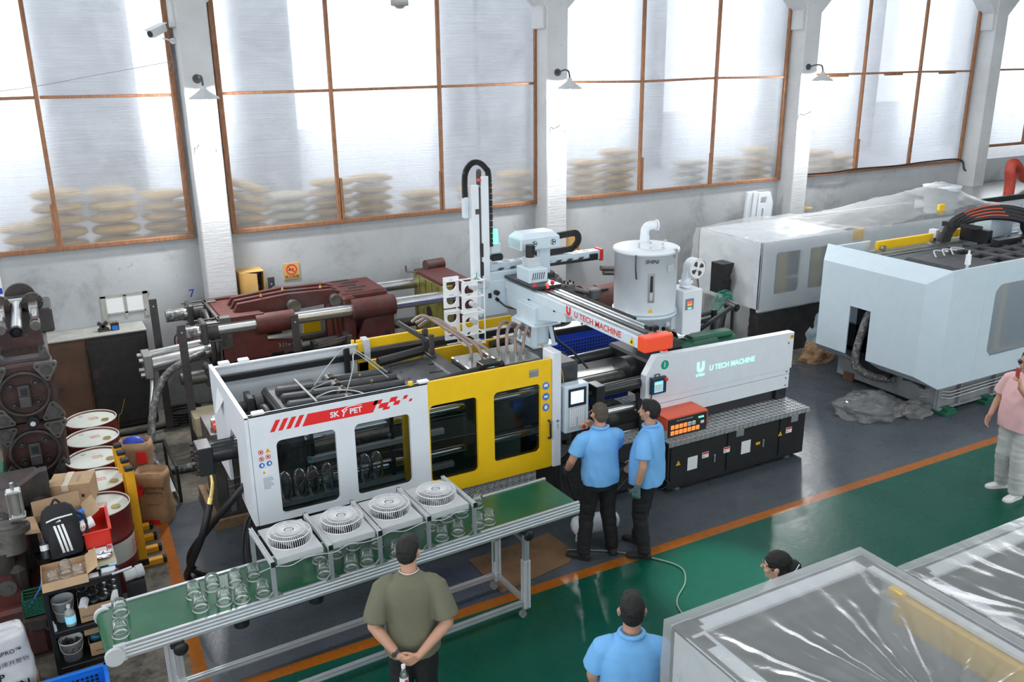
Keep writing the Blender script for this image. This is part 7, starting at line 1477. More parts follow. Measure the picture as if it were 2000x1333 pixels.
# film: top sheet with the rise to the hopper, front fall, left fall
def film_sheet(nm, fn, nu, nv, lab=None):
    q = MB(); vs = [fn(i/nu, j/nv) for j in range(nv+1) for i in range(nu+1)]; q.add(vs, [(j*(nu+1)+i, j*(nu+1)+i+1, (j+1)*(nu+1)+i+1, (j+1)*(nu+1)+i) for j in range(nv) for i in range(nu)], True)
    return part(nm, q, M['cover_film'], t, lab)
def wr(x, y, z, a=.02, s=3): return a*noise.noise(Vector((x*s, y*s, z*s)))+a*.5*noise.noise(Vector((x*s*3, y*s*3, z*s*3+5)))
def ztop(x, y):
    z = 2.08-.03*sin(x*2)
    d = math.hypot((x-15.8)/(3.0 if x < 15.8 else .9), (y-11.4)/1.1); z = max(z, 2.53-.46*max(0, d-.12)**.8)
    return z
film_sheet('film_top', lambda u, v: ((lambda x, y: (x, y, ztop(x, y)+wr(x, y, 0, .035, 2.5)))(10.34+u*6.8, 10.58+v*1.66)), 90, 24, 'clear wrinkled film over the top')
film_sheet('film_front', lambda u, v: ((lambda x, z: (x, 10.575-.0*v+wr(x, 3, z, .02, 4), z))(10.34+u*6.6, (ztop(10.34+u*6.6, 10.58)+wr(10.34+u*6.6, 10.58, 0, .035, 2.5))*(1-v)+v*(.86 if u < .34 else 1.5))), 80, 16)
film_sheet('film_end', lambda u, v: ((lambda y, z: (10.33-.22*v-.05*sin(u*9)*v+wr(1, y, z, .05, 4), y, z))(10.58+u*1.66, 2.05*(1-v)+.15*v)), 30, 40, 'clear film hanging over the end')
# pedestal fan
t = thing('pedestal_fan', 'dark green pedestal fan seen from behind before the film covered machine', 'fan', (9.05, 9.9, 0))
fc = Vector((8.97, 9.9, 1.40))
q = MB()
for r, y in ((.06, .09), (.12, .085), (.17, .06), (.20, .0), (.17, -.06), (.12, -.085), (.06, -.09)): q.tube([fc+Vector((r*cos(a), y, r*sin(a))) for a in [2*pi*k/36 for k in range(36)]], .003, 4, loop=True)
for k in range(30):
    a = 2*pi*k/30; q.tube([fc+Vector((r*cos(a), y, r*sin(a))) for r, y in ((.05, -.09), (.14, -.078), (.20, 0), (.14, .078), (.05, .09))], .002, 4)
P_('guard', q, 'teal')
q = MB()
for k in range(3):
    a = 2*pi*k/3+.4; q.add([fc+Vector((.03*cos(a), .02, .03*sin(a))), fc+Vector((.17*cos(a-.35), .03, .17*sin(a-.35))), fc+Vector((.18*cos(a+.35), .0, .18*sin(a+.35))), fc+Vector((.03*cos(a+.8), -.01, .03*sin(a+.8)))], [(0, 1, 2, 3), (3, 2, 1, 0)], True)
P_('blade', q, 'steel')
q = MB(); q.cyl(fc+Vector((0, -.10, 0)), fc+Vector((.0, -.30, -.01)), .075, .06, 20); q.cyl(fc+Vector((0, -.30, -.01)), fc+Vector((0, -.33, -.01)), .03); P_('motor', q, 'black')
q = MB(); q.cyl((9.0, 9.72, 1.36), (9.05, 9.75, .05), .025); P_('pole', q, 'black')
q = MB(); q.lathe([(.001, .06), (.06, .06), (.22, .03), (.23, 0)], (9.05, 9.75, 0), 28); P_('base', q, 'black')
q = MB(); q.cyl((8.3, 10.1, 0), (8.3, 10.1, .95), .19, n=28); q.cyl((8.3, 10.1, .95), (8.3, 10.1, .98), .19, .17, 28); solo('white_pipe_drum', q, M['white'], 'white cylinder standing behind the dryer control box', 'drum')
# oven with red hose at the far right
t = thing('drying_unit', 'pale cabinet with black frame and slotted side at the far right by the wall', 'machine', (19, 12.2, 0))
q = MB(); q.bx(17.4, 21, 11.8, 13.2, .2, 1.9); P_('body', q, 'white')
q = MB(); q.bx(17.3, 21.1, 11.74, 13.25, 1.90, 2.0); q.bx(17.3, 17.48, 11.74, 11.85, .1, 1.95); q.bx(17.25, 17.34, 11.75, 12.0, 1.6, 1.84); P_('frame', q, 'black')
q = MB(); q.bx(17.32, 21.1, 11.76, 13.25, 2.0, 2.02, .002); P_('top', q, 'steel')
for bx0 in (17.65, 18.5):
    for r in range(5):
        q = MB(); [q.bar((bx0+.07*k, 11.797, 1.72-.09*r), (bx0+.02+.07*k, 11.797, 1.78-.09*r), .014, .004, (0, 1, 0)) for k in range(10)]; P_('vent_row', q, 'grey')
q = MB(); q.bx(18.1, 18.2, 11.79, 11.8, 1.2, 1.25, 0); P_('name_plate', q, 'black')
q = MB(); q.sph((17.5, 11.9, 2.03), (.06, .06, .05), 14, 8); P_('warning_lamp', q, 'orange')
q = MB(); q.bx(17.5, 20.9, 11.85, 13.1, 0, .2); P_('plinth', q, 'black')
hp = spline([(18.75, 11.9, 2.0), (18.74, 11.9, 2.3), (18.68, 11.9, 2.52), (18.75, 11.92, 2.66), (18.95, 11.95, 2.6), (19.5, 12.1, 2.3), (20.2, 12.3, 2.2)], 14)
q = MB(); q.tube(hp, [.115 if i % 2 else .10 for i in range(len(hp))], 16); solo('red_duct_hose', q, M['hose_red'], 'ribbed red duct hose rising from the pale cabinet at the far right', 'hose')
# ================================================================ film covered machines in the foreground
def covered(x0, x1, yb, ztopz, lab, seed):
    global t
    t = thing('film_covered_machine', lab, 'machine', ((x0+x1)/2, yb-2.2, 0)); yf = yb-4.6; z1 = ztopz-.03
    q = MB(); q.bx(x0+.03, x0+.07, yf, yb-.03, .9, z1); q.bx(x1-.07, x1-.03, yf, yb-.03, .9, z1); q.bx(x0+.03, x1-.03, yb-.07, yb-.03, .9, z1); q.bx(x0+.03, x1-.03, yb-.16, yb-.04, z1-.02, z1, 0); q.bx(x0+.03, x0+.16, yf, yb-.03, z1-.02, z1, 0); q.bx(x1-.12, x1-.03, yf, yb-.03, z1-.02, z1, 0); P_('guard', q, 'white')
    q = MB(); q.bx(x0+.1, x1-.1, yf, yb-.1, .0, .9); P_('base', q, 'black')
    q = MB(); q.bx(x0+.10, x1-.08, yb-.25, yb-.08, .9, z1-.06, 0); q.bx(x0+.35, x1-.35, yb-1.9, yb-.5, .9, z1-.22, .05); q.bx(x0+.25, x1-.25, yf, yb-2.1, .9, z1-.25, .05); P_('clamp_body', q, 'cast_black')
    for k in range(4):
        q = MB(); q.bar((x0+.45+.2*k, yb-.6, z1-.16), (x0+.45+.2*k, yb-3, z1-.2), .10, .1, (1, 0, 0), .02); P_('toggle_link', q, 'cast_black')
    q = MB(); q.bx(x1-.16, x1-.10, yf, yb-.40, z1-.22, z1-.03); q.bx(x1-.18, x1-.12, yb-.46, yb-.36, z1-.06, z1+.0); P_('yellow_rail', q, 'yellow')
    q = MB(); q.bx(x0+.08, x0+.13, yf, yb-.42, z1-.22, z1-.02); P_('yellow_rail', q, 'yellow')
    q = MB(); q.bx(x0+.05, x0+.14, yb-.30, yb-.18, z1-.06, z1-.0); q.bx(x0+.12, x0+.2, yb-.12, yb-.05, z1-.04, z1); P_('rail_bracket', q, 'gunmetal')
    nu, nv = 110, 150; cx, cy = (x0+x1)/2+.05, yb-1.2
    def zf(x, y):
        ex = min(x-x0, x1-x)/.78; ey = (yb-y)/1.4
        e = max(0, min(1, min(ex, ey))); z = ztopz-.16*e**1.3
        a = math.atan2(y-cy, x-cx); r = math.hypot(x-cx, y-cy)
        z += (.016*sin(a*17+seed+2.5*noise.noise(Vector((x*1.7, y*1.7, seed))))*min(1, r/.5)+.008*sin(a*41+seed*2+r*3))*min(1, e*2.2)
        z += .012*noise.noise(Vector((x*4, y*4, seed)))*min(1, e*3)+.006*noise.noise(Vector((x*13, y*13, seed)))*min(1, e*3)
        return z
    film_sheet('film_top', lambda u, v: ((lambda x, y: (x, y, zf(x, y)))(x0+u*(x1-x0), yb-v*3.6)), nu, nv, 'clear film sagging over the open top')
    film_sheet('film_side', lambda u, v: ((lambda y, z: (x0-.03*v-.02*abs(sin(u*16))*v+wr(seed, y, z, .02, 4)*min(1, v*5), y, z))(yb-u*3.6, ztopz*(1-v)+.3*v)), 60, 30)
    film_sheet('film_back', lambda u, v: ((lambda x, z: (x, yb+.03*v+.02*abs(sin(u*13))*v+wr(seed, x, z, .02, 4)*min(1, v*5), z))(x0+u*(x1-x0), ztopz*(1-v)+.3*v)), 40, 30)
    film_sheet('film_side', lambda u, v: ((lambda y, z: (x1+.02*v+wr(seed, y, z, .015, 4)*min(1, v*5), y, z))(yb-u*3.6, ztopz*(1-v)+.3*v)), 40, 20)
covered(2.73, 4.29, 3.33, 2.0, 'white machine under shiny clear film in the near right corner, in front of the woman', 1.0)
covered(4.44, 6.1, 3.16, 1.9, 'white machine under clear film at the right edge, behind the nearer covered one', 4.0)
# ================================================================ people
def remeshed(q, vox, smooth=3, name='tmp'):
    me = q.build(name, M['skin']); o = bpy.data.objects.new('tmp_blob', me)
    r = o.modifiers.new('r', 'REMESH'); r.mode = 'VOXEL'; r.voxel_size = vox; r.use_smooth_shade = True
    s = o.modifiers.new('s', 'SMOOTH'); s.iterations = smooth; s.factor = .5
    out = bake(o); bpy.data.meshes.remove(me); out.name = name; return out
def displace(me, fn):
    co_ = [v.co.copy() for v in me.vertices]; no = [v.normal.copy() for v in me.vertices]
    flat = []
    for c, n_ in zip(co_, no): flat += list(c+n_*fn(c))
    me.vertices.foreach_set('co', flat); me.update()
def capsule(q, P, R, n=14):
    P = [Vector(p) for p in P]
    d0 = (P[0]-P[1]).normalized(); d1 = (P[-1]-P[-2]).normalized(); pts = []; rr = []
    for a in (.05, .35, .7): pts.append(P[0]+d0*R[0]*cos(a*pi/2)); rr.append(R[0]*sin(a*pi/2))
    pts += P; rr += list(R)
    for a in (.7, .35, .05): pts.append(P[-1]+d1*R[-1]*cos(a*pi/2)); rr.append(R[-1]*sin(a*pi/2))
    q.tube(pts, rr, n)
def ell(q, z, c, rx, ry): return None
def torso(q, rings, n=28, p=.8):
    q.rings([[Vector((cx+rx*math.copysign(abs(cos(a))**p, cos(a)), cy+ry*math.copysign(abs(sin(a))**p, sin(a)), z)) for a in [2*pi*k/n for k in range(n)]] for z, rx, ry, cx, cy in rings], True, True)
def hand(q, wrist, d, palm_n, s=1.0, curl=.5, side=1, grow=0.0):
    """palm, four bent fingers and a thumb; d = pointing direction, palm_n = direction the palm faces"""
    d = Vector(d).normalized(); pn = Vector(palm_n); pn = (pn-d*pn.dot(d)).normalized(); sd = d.cross(pn)*side; w_ = Vector(wrist)
    for k in (-1, -.33, .33, 1): capsule(q, [w_+d*.01+sd*k*.018*s, w_+d*.085*s+sd*k*.030*s], [.017*s+grow, .014*s+grow], 10)
    for k, ln in ((-1, .062), (-.33, .074), (.33, .080), (1, .070)):
        p = w_+d*.088*s+sd*k*.031*s; d1 = (d*cos(curl*.6)+pn*sin(curl*.6)); d2 = (d*cos(curl*1.5)+pn*sin(curl*1.5)); d3 = (d*cos(curl*2.2)+pn*sin(curl*2.2))
        capsule(q, [p, p+d1*ln*.45*s, p+d1*ln*.45*s+d2*ln*.35*s, p+d1*ln*.45*s+d2*ln*.35*s+d3*ln*.3*s], [.0098*s+grow, .0095*s+grow, .009*s+grow, .008*s+grow], 8)
    p = w_+d*.03*s+sd*.032*s; t1 = (d*.7+sd*.7+pn*.25).normalized(); t2 = (d*.9+sd*.3+pn*.4).normalized()
    capsule(q, [p, p+t1*.04*s, p+t1*.04*s+t2*.035*s], [.014*s+grow, .0115*s+grow, .0095*s+grow], 8)
def person(label, loc, az, h, pose, look, vox=.0062):
    """pose: dict of joints in local metres for a 1.72 m figure (x right, y forward, z up)"""
    global t
    t = thing('person', label, 'person', (loc[0], loc[1], 0), -az, None, False); t.scale = (h/1.72,)*3
    J = pose; A = lambda m: M[m]
    lean = J.get('lean', 0.0); fat = J.get('fat', 1.0); sw = J.get('sw', .19)
    q = MB()
    # trunk
    torso(q, [(.84, .150, .110, 0, -.01), (.94, .160*fat, .120*fat, 0, 0), (1.03, .148*fat, .118*fat, 0, .01+lean*.1), (1.15, .155*fat, .118*fat, 0, .01+lean*.2), (1.27, .165, .112, 0, .0+lean*.3), (1.34, .145, .092, 0, -.01+lean*.4), (1.385, .11, .072, 0, -.015+lean*.45), (1.42, .065, .058, 0, -.01+lean*.5)])
    ht = Vector(J.get('head', (0, .02+lean*.6, 1.60)))
    capsule(q, [(0, -.012+lean*.45, 1.42), (0, .0+lean*.55, 1.50), (ht.x, ht.y-.015, ht.z-.04)], [.062, .056, .055])
    # head
    ha = J.get('head_yaw', 0.0); HM = Matrix.Translation(ht) @ Matrix.Rotation(ha, 4, 'Z') @ Matrix.Rotation(J.get('nod', 0.0), 4, 'X') @ Matrix.Rotation(J.get('tilt', 0.0), 4, 'Y')
    b = MB(HM); b.sph((0, -.012, .025), (.076, .096, .090), 22, 16); b.sph((0, .022, -.045), (.058, .066, .070), 18, 12); b.sph((0, .055, -.092), (.028, .026, .022), 12, 8)
    b.cyl((0, .082, .005), (0, .108, -.030), .008, .014, 10); b.sph((0, .106, -.032), (.015, .013, .011), 10, 8); b.sph((0, .078, -.062), (.026, .014, .010), 12, 8)
    b.sph((-.034, .078, .018), (.028, .014, .010), 10, 8); b.sph((.034, .078, .018), (.028, .014, .010), 10, 8)
    b.sph((-.045, .062, -.03), (.026, .026, .022), 10, 8); b.sph((.045, .062, -.03), (.026, .026, .022), 10, 8)
    for s in (-1, 1): b.sph((s*.081, -.005, -.012), (.010, .020, .032), 10, 8); b.sph((s*.087, -.012, .0), (.008, .017, .020), 10, 8)
    q.v += b.v; off = len(q.v)-len(b.v); q.f += [[i+off for i in f] for f in b.f]; q.sm += b.sm; q.mi += b.mi
    # legs and arms
    for s, k in ((-1, 'L'), (1, 'R')):
        hp_, kn, an = Vector(J['hip'+k]) if 'hip'+k in J else Vector((s*.088, -.0, .90)), Vector(J['knee'+k]), Vector(J['ankle'+k])
        capsule(q, [hp_, hp_.lerp(kn, .5), kn, kn.lerp(an, .35), an], [.088, .076, .055, .054, .038])
        sh, el, wr_ = Vector((s*sw, -.015+lean*.38, 1.385)), Vector(J['elbow'+k]), Vector(J['wrist'+k])
        capsule(q, [(s*.09, -.01+lean*.38, 1.345), sh.lerp(el, .12)+Vector((-s*.012, 0, -.012)), sh.lerp(el, .5), el], [.045, .047, .047, .041])
        capsule(q, [el, el.lerp(wr_, .3), wr_], [.041, .043, .028])
        hd = J.get('hand'+k, (wr_-el)); pn = J.get('palm'+k, (-s, 0, 0)); hand(q, wr_, hd, pn, 1.0, J.get('curl'+k, .45), J.get('thumb'+k, -s if False else s))
    me = remeshed(q, vox, 3, 'body'); me.materials[0] = A(J.get('skin', 'skin')); meshpart('body', me, t)
    # shirt
    q = MB(); hem = J.get('hem', .82); g = J.get('ease', .028)
    torso(q, [(hem, .160*fat+g*1.05, .122*fat+g*1.0, 0, .0), (hem+.01, .160*fat+g, .122*fat+g, 0, .0), (.95, .163*fat+g, .126*fat+g*.9, 0, .003), (1.05, .157*fat+g*.9, .124*fat+g*.9, 0, .01+lean*.1), (1.16, .165*fat+g*.7, .124*fat+g*.8, 0, .008+lean*.2), (1.27, .180+g*.5, .122+g*.6, 0, .0+lean*.3), (1.34, .180+g*.3, .108+g*.4, 0, -.01+lean*.4), (1.39, .150+g*.3, .094+g*.3, 0, -.014+lean*.43), (1.425, .112, .084, 0, -.014+lean*.47), (1.452, .080, .076, 0, -.012+lean*.5), (1.462, .072, .068, 0, -.01+lean*.5)], 36, .82)
    for s, k in ((-1, 'L'), (1, 'R')):
        sh, el, wr_ = Vector((s*sw, -.015+lean*.38, 1.385)), Vector(J['elbow'+k]), Vector(J['wrist'+k])
        f = J.get('sleeve', .72); e = sh.lerp(el, f); d = (el-sh).normalized()
        q.tube([(s*.07, -.01+lean*.38, 1.37), (s*.12, -.012+lean*.38, 1.372), (s*(sw-.025), -.014+lean*.38, 1.360), sh.lerp(el, .10)+Vector((-s*.006, 0, -.012)), sh.lerp(el, f*.5), e, e+d*.004], [.050, .062+g*.1, .064+g*.2, .064+g*.35, .064+g*.45, .063+g*.6, .057+g*.55], 22)
    me = remeshed(q, .0085, 4, 'shirt'); me.materials[0] = A(J['shirt'])
    sd_ = J.get('seed', 0)
    displace(me, lambda c: (.35+.65*max(0, min(1, (1.4-c.z)/.4)))*(.014*noise.noise(Vector((c.x*8+c.z*3, c.y*8, c.z*3.5+sd_)))+.009*noise.noise(Vector((c.x*16+c.z*6, c.y*16, c.z*6+sd_)))))
    meshpart('shirt', me, t)
    if J.get('collar'):
        q = MB(); q.tube([(.076*cos(a), -.012+lean*.5+.076*sin(a), 1.458+(.012 if sin(a) < 0 else -.01*sin(a))) for a in [2*pi*k/24 for k in range(24)]], .017, 8, loop=True); q.v = [Vector((v.x, v.y, v.z)) for v in q.v]; part('collar', q, A(J['shirt']), t)
    # trousers
    q = MB(); torso(q, [(.80, .150*fat+.016, .115*fat+.016, 0, -.005), (.90, .158*fat+.014, .120*fat+.014, 0, 0), (.985, .152*fat+.012, .117*fat+.012, 0, .005)], 28, .85)
    for s, k in ((-1, 'L'), (1, 'R')):
        hp_, kn, an = Vector(J['hip'+k]) if 'hip'+k in J else Vector((s*.088, -.0, .90)), Vector(J['knee'+k]), Vector(J['ankle'+k])
        b_ = J.get('baggy', 0); e = an+(kn-an).normalized()*.0
        q.tube([hp_+Vector((0, 0, .06)), hp_, hp_.lerp(kn, .5), kn, kn.lerp(an, .5), kn.lerp(an, .9), e+Vector((0, 0, -.02))], [.085, .104+b_*.3, .094+b_*.6, .080+b_, .074+b_, .070+b_, .066+b_], 20)
    me = remeshed(q, .009, 4, 'trousers'); me.materials[0] = A(J['trousers'])
    displace(me, lambda c: .008*noise.noise(Vector((c.x*8, c.y*8, c.z*10)))+.006*noise.noise(Vector((c.x*5, c.y*5, c.z*26))))
    meshpart('trousers', me, t)
    # shoes
    for s, k in ((-1, 'L'), (1, 'R')):
        an = Vector(J['ankle'+k]); fd = Vector(J.get('foot'+k, (s*.15, 1, 0))).normalized(); sdv = Vector((fd.y, -fd.x, 0)); zb = an.z-.085
        q = MB(); capsule(q, [an+Vector((0, 0, -.015))-fd*.01, an+Vector((0, 0, -.045))-fd*.015], [.048, .046]); R = []
        for i, (u, wv, hh) in enumerate(((-.085, .018, .03), (-.075, .034, .055), (-.03, .041, .068), (.03, .042, .066), (.08, .047, .05), (.13, .047, .038), (.165, .036, .03), (.18, .016, .022))):
            c = an+fd*(u+.01); R.append([Vector((c.x, c.y, 0))+sdv*wv*math.copysign(abs(cos(a))**.7, cos(a))+Vector((0, 0, zb+.006+hh/2+hh/2*sin(a)*1.0)) for a in [2*pi*m_/14 for m_ in range(14)]])
        q.rings(R, True, True); me = remeshed(q, .007, 2, 'shoe'); me.materials[0] = A(J.get('shoe', 'black_rough')); so = meshpart('shoe', me, t)
        q = MB(); R = []
        for u, wv in ((-.09, .02), (-.078, .037), (-.03, .043), (.03, .044), (.08, .049), (.13, .049), (.168, .037), (.183, .016)):
            c = an+fd*(u+.01); R.append([Vector((c.x, c.y, 0))+sdv*wv*e1+Vector((0, 0, zb+(.0 if e2 < 0 else .022))) for e1, e2 in ((-1, -1), (1, -1), (1, 1), (-1, 1))])
        q.rings(R, True, False); part('sole', q, A(J.get('sole', 'black_rough')), so)
        if J.get('laces'):
            for i in range(5):
                q = MB(); c = an+fd*(.0+.028*i); q.bar(c+sdv*.046+Vector((0, 0, -.03-.006*i)), c+sdv*.05+fd*.03+Vector((0, 0, -.06)), .012, .006, (0, 0, 1)); part('red_flash', q, A('orange'), so, 'red flash')
    # hair
    hk = J.get('hair', 'hair_black'); st = J.get('style', 'short'); q = MB(HM)
    if st == 'short':
        q.sph((0, -.018, .034), (.0795, .099, .089), 22, 16); q.sph((0, -.045, -.005), (.074, .068, .075), 18, 12); q.sph((0, .02, .078), (.062, .066, .042), 16, 10)
        cut = lambda p: p.y > .068-.9*max(0, p.z-.05) or (p.z < -.065)
    elif st == 'buzz':
        q.sph((0, -.016, .030), (.0785, .097, .089), 22, 16); q.sph((0, -.045, -.01), (.072, .066, .075), 18, 12)
    else:
        q.sph((0, -.016, .032), (.083, .102, .092), 22, 16); q.sph((0, -.05, -.02), (.078, .068, .085), 18, 12); q.sph((0, -.125, .0), (.06, .055, .065), 16, 12); q.sph((.02, -.10, -.055), (.045, .04, .06), 14, 10); q.sph((-.012, -.13, .03), (.035, .03, .035), 12, 8)
    me = remeshed(q, .006, 2, 'hair'); me.materials[0] = A(hk)
    inv = HM.inverted(); 
    displace(me, lambda c: .004*noise.noise((inv @ c)*40)+.003*noise.noise((inv @ c)*90))
    for v in me.vertices:
        l = inv @ v.co
        if st != 'bun' and l.y > .062 and l.z < .075: v.co += HM.to_3x3() @ Vector((0, -.02, 0))       # keep the forehead and face clear
    meshpart('hair', me, t)
    # eyes and brows
    for s in (-1, 1):
        q = MB(HM); q.sph((s*.032, .079, .002), .0115, 12, 8); ey = part('eye', q, M['paper'], t)
        q = MB(HM); q.cyl((s*.032, .0893, .002), (s*.032, .0912, .002), .0055, .004, 10); part('iris', q, M['ink'], ey)
        q = MB(HM); q.tube([(s*.016, .092, .020), (s*.032, .094, .026), (s*.052, .080, .022)], .0032, 6); part('eyebrow', q, M['hair_black'], t)
    q = MB(HM); q.tube([(-.02, .088, -.061), (0, .0935, -.060), (.02, .088, -.061)], .0032, 6); part('lips', q, mat('lips', (.42, .17, .14), .5) if 'lips' not in M else M['lips'], t)
    return t, HM
M['lips'] = mat('lips', (.42, .17, .14), .5)
def glove(k, J, m):
    s = -1 if k == 'L' else 1; q = MB(); el, wr_ = Vector(J['elbow'+k]), Vector(J['wrist'+k]); d = (wr_-el).normalized()
    capsule(q, [wr_-d*.05, wr_+d*.02], [.034, .03]); hand(q, wr_, J.get('hand'+k, d), J.get('palm'+k, (-s, 0, 0)), 1.0, J.get('curl'+k, .45), J.get('thumb'+k, s), .004)
    me = remeshed(q, .006, 2, 'glove'); me.materials[0] = M[m]; meshpart('glove', me, t, 'knitted work glove')
STAND = dict(kneeL=(-.09, .02, .48), kneeR=(.09, .02, .48), ankleL=(-.10, -.02, .085), ankleR=(.10, -.02, .085))
# man in light blue shirt at the panel, right hand raised to the mouth
J1 = dict(STAND, kneeL=(-.13, .03, .48), ankleL=(-.19, -.04, .085), kneeR=(.10, .01, .48), ankleR=(.15, -.02, .085), footL=(-.75, .65, 0), footR=(.15, 1, 0), elbowL=(-.30, .03, 1.12), wristL=(-.29, .20, .93), elbowR=(.20, .13, 1.14), wristR=(.0, .25, 1.37), handR=(-.45, -.25, .75), palmR=(-.6, -.6, .1), curlR=.6, curlL=.9, palmL=(.8, .3, 0), lean=.06, head=(0, .05, 1.595), nod=-.12, head_yaw=.15, shirt='shirt_blue', trousers='trouser_black', hair='hair_buzz', style='buzz', collar=True, hem=.86, ease=.034, seed=2, skin='skin')
person('man in light blue shirt at the control panel, dark glove on his left hand', (4.66, 6.80), radians(12), 1.70, J1, None); glove('L', J1, 'glove_dark')
# second man in light blue, seen from behind on his left
J2 = dict(STAND, kneeL=(-.09, .03, .48), ankleL=(-.12, -.05, .085), kneeR=(.08, .06, .48), ankleR=(.13, .12, .085), footL=(-.25, 1, 0), footR=(.2, 1, 0), elbowL=(-.275, -.06, 1.11), wristL=(-.265, .0, .865), elbowR=(.24, .05, 1.12), wristR=(.2, .2, .92), curlL=.8, palmL=(.9, .1, 0), handL=(.0, .1, -1), lean=-.02, head=(0, .0, 1.605), head_yaw=.1, shirt='shirt_blue', trousers='trouser_black', style='short', collar=True, hem=.84, ease=.036, fat=1.1, seed=5, laces=True)
person('heavier man in light blue shirt with grey green glove and red flashed shoes', (5.10, 6.60), radians(-32), 1.72, J2, None); glove('L', J2, 'glove_green')
# man in olive shirt with hands clasped behind his back
J3 = dict(STAND, elbowL=(-.262, -.11, 1.10), wristL=(-.085, -.225, .925), elbowR=(.262, -.11, 1.10), wristR=(.055, -.245, .935), handL=(.75, -.12, -.35), handR=(-.8, -.05, -.42), palmL=(.1, .8, .3), palmR=(.1, .9, .2), curlL=.7, curlR=.8, thumbL=-1, thumbR=-1, shirt='shirt_olive', trousers='trouser_black', style='short', hem=.83, ease=.040, sleeve=.88, seed=9, head=(.0, .03, 1.60), nod=-.16, head_yaw=-.25, sw=.185)
pt, HM3 = person('man in olive T-shirt with hands clasped behind his back, seen from behind', (1.96, 5.25), radians(24), 1.76, J3, None, .0055)
q = MB(); q.tube([(.069*cos(a), -.008+.066*sin(a), 1.478+(.0 if sin(a) < 0 else -.02*sin(a))) for a in [2*pi*k/28 for k in range(28)]], .0028, 6, loop=True); part('necklace', q, M['paper'], pt, 'thin white necklace')
wl = Vector(J3['wristL']); el = Vector(J3['elbowL']); dd = (wl-el).normalized()
q = MB(); q.lathe([(.035, -.012), (.038, -.010), (.038, .010), (.035, .012)], wl-dd*.03, 20, dd); q.cb(wl-dd*.03+Vector((-.01, -.036, .012)), (.03, .012, .032), .003); part('wristwatch', q, M['gunmetal'], pt, 'dark green wristwatch')
q = MB(HM3); 
for s in (-1, 1): q.tube([(s*.082, .0, .012), (s*.072, .08, .008)], .0022, 5); q.poly(circ(0, 0, .02, 14), [], (s*.034, .1, .0), (1, 0, 0), (0, 0, 1), .002)
part('glasses', q, M['black'], pt, 'dark glasses')
Rz = Matrix.Rotation(-radians(24), 4, 'Z'); bp = Rz @ Vector((-.055, -.29, 0))*(1.76/1.72)
t = thing('water_bottle', 'small clear water bottle with white cap in the olive shirt man\'s hands', 'bottle', (1.96+bp.x, 5.25+bp.y, .70), 0, None, False)
q = MB(); q.lathe([(.001, 0), (.026, .0), (.031, .01), (.031, .05), (.029, .055), (.031, .06), (.031, .135), (.024, .165), (.013, .185), (.0125, .2)], (0, 0, 0), 20); part('bottle', q, M['clear_plastic'], t)
q = MB(); q.lathe([(.0316, .075), (.0316, .128)], (0, 0, 0), 20); lb = part('label', q, M['paper'], t); q = MB(); q.poly([(-.012, -.015), (.012, -.015), (.014, .012), (-.01, .016)], [], (.004, -.0322, .10), FX, FZ, 0); part('red_mark', q, M['ink_red'], lb)
q = MB(); q.cyl((0, 0, .198), (0, 0, .222), .0155, n=18); part('cap', q, M['white_bright'], t)
# man in light blue, bottom of the view
J4 = dict(STAND, elbowL=(-.235, .04, 1.11), wristL=(-.2, .18, .90), elbowR=(.235, .04, 1.11), wristR=(.24, .16, .90), shirt='shirt_blue', trousers='trouser_black', style='short', collar=True, hem=.82, ease=.038, seed=12, head=(0, .02, 1.605), sw=.175)
person('man in light blue shirt at the bottom edge beside the film covered machine', (2.94, 3.90), radians(30), 1.75, J4, None)
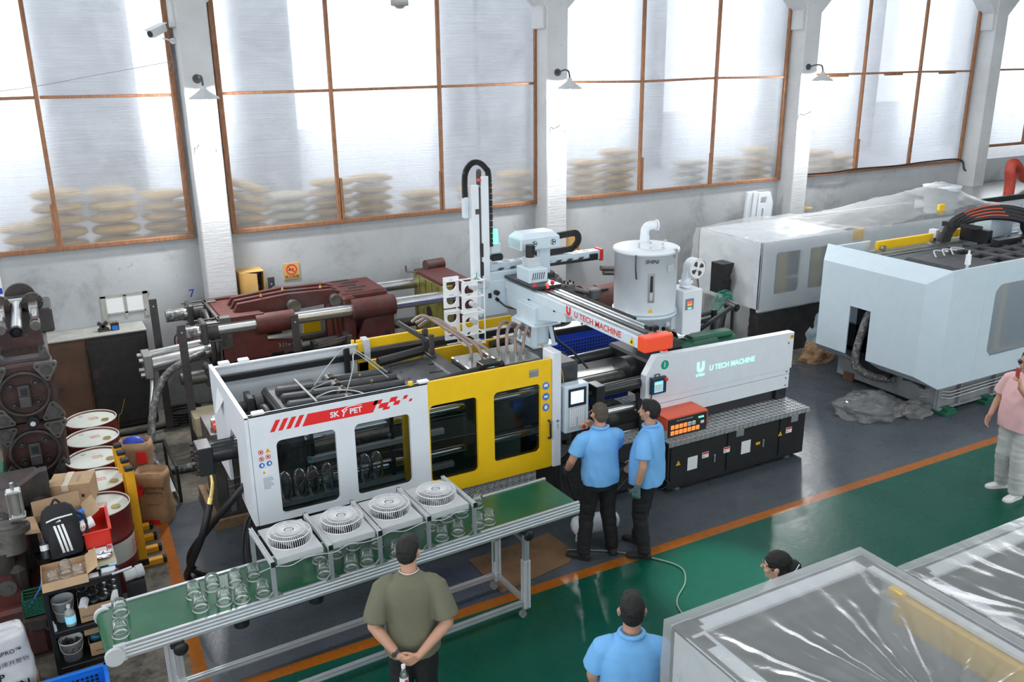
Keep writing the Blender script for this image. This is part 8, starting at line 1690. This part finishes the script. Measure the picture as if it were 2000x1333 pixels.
# woman behind the covered machine
J5 = dict(STAND, elbowL=(-.22, .04, 1.11), wristL=(-.16, .20, 1.0), elbowR=(.22, .04, 1.11), wristR=(.16, .20, 1.0), shirt='white', trousers='trouser_black', style='bun', hem=.82, ease=.025, seed=15, head=(0, .02, 1.60), sw=.165, skin='skin_pale', fat=.9)
pw, HM5 = person('woman with dark hair in a bun and pearl clip behind the film covered machine', (4.29, 3.98), radians(-42), 1.62, J5, None)
q = MB(HM5)
for k in range(13):
    a = -.9+.15*k; q.sph((-.058*cos(a)-.006, -.112-.004*k, .066*sin(a)+.006), .0056, 8, 6)
for k in range(6): q.sph((-.060, -.135-.008*k, .012-.002*k), .0052, 8, 6)
part('pearl_clip', q, M['white_bright'], pw, 'row of white pearls on a clip')
q = MB(HM5); 
for s in (-1, 1):
    q.tube([(s*.082, .0, .008), (s*.072, .085, .004)], .0018, 5); q.tube([Vector((s*.034+.022*cos(a), .102, .0+.018*sin(a))) for a in [2*pi*k/16 for k in range(16)]], .0016, 5, loop=True)
part('glasses', q, M['brass'], pw, 'thin framed glasses')
# man in pink shirt at the right edge holding up a phone
J6 = dict(STAND, kneeL=(-.10, .03, .48), ankleL=(-.12, .02, .085), kneeR=(.10, .0, .48), ankleR=(.14, -.10, .085), footL=(.0, 1, 0), footR=(.4, 1, 0), elbowL=(-.26, .08, 1.10), wristL=(-.15, .33, 1.40), handL=(.05, .2, 1), palmL=(.6, .3, .0), curlL=.9, elbowR=(.27, .0, 1.10), wristR=(.25, .15, .92), shirt='shirt_pink', trousers='trouser_grey', style='short', hem=.82, ease=.036, fat=1.12, baggy=.02, shoe='shoe_white', sole='shoe_white', seed=20, head=(0, .02, 1.605), head_yaw=.0, sleeve=.8)
pp, HM6 = person('man in pink T-shirt and pale trousers holding up a phone at the right edge', (9.60, 5.53), radians(-88), 1.78, J6, None)
q = MB(HM6)
for s in (-1, 1): q.tube([(s*.082, .0, .012), (s*.074, .086, .008)], .003, 5); q.sph((s*.034, .098, .0), (.028, .008, .02), 12, 8)
part('sunglasses', q, M['black_satin'], pp, 'dark sunglasses')
q = MB(HM6); q.tube([(-.083, -.01, .012), (-.076, .086, .010)], .0035, 5); part('gold_temple', q, M['brass'], pp)
pb = Matrix.Rotation(radians(88), 4, 'Z') @ Vector((-.12, .365, 1.50))*(1.78/1.72)
t = thing('phone', 'small red cased phone held up by the man in pink', 'phone', (9.60+pb.x, 5.53+pb.y, pb.z-.02), radians(60), None, False)
q = MB(); q.bx(-.036, .036, -.005, .005, 0, .15, .004); part('case', q, M['hose_red'], t); q = MB(); q.bx(-.033, .033, -.0065, -.004, .006, .144, .001); part('screen', q, M['black_satin'], t)

bpy.data.scenes.remove(SIDE)
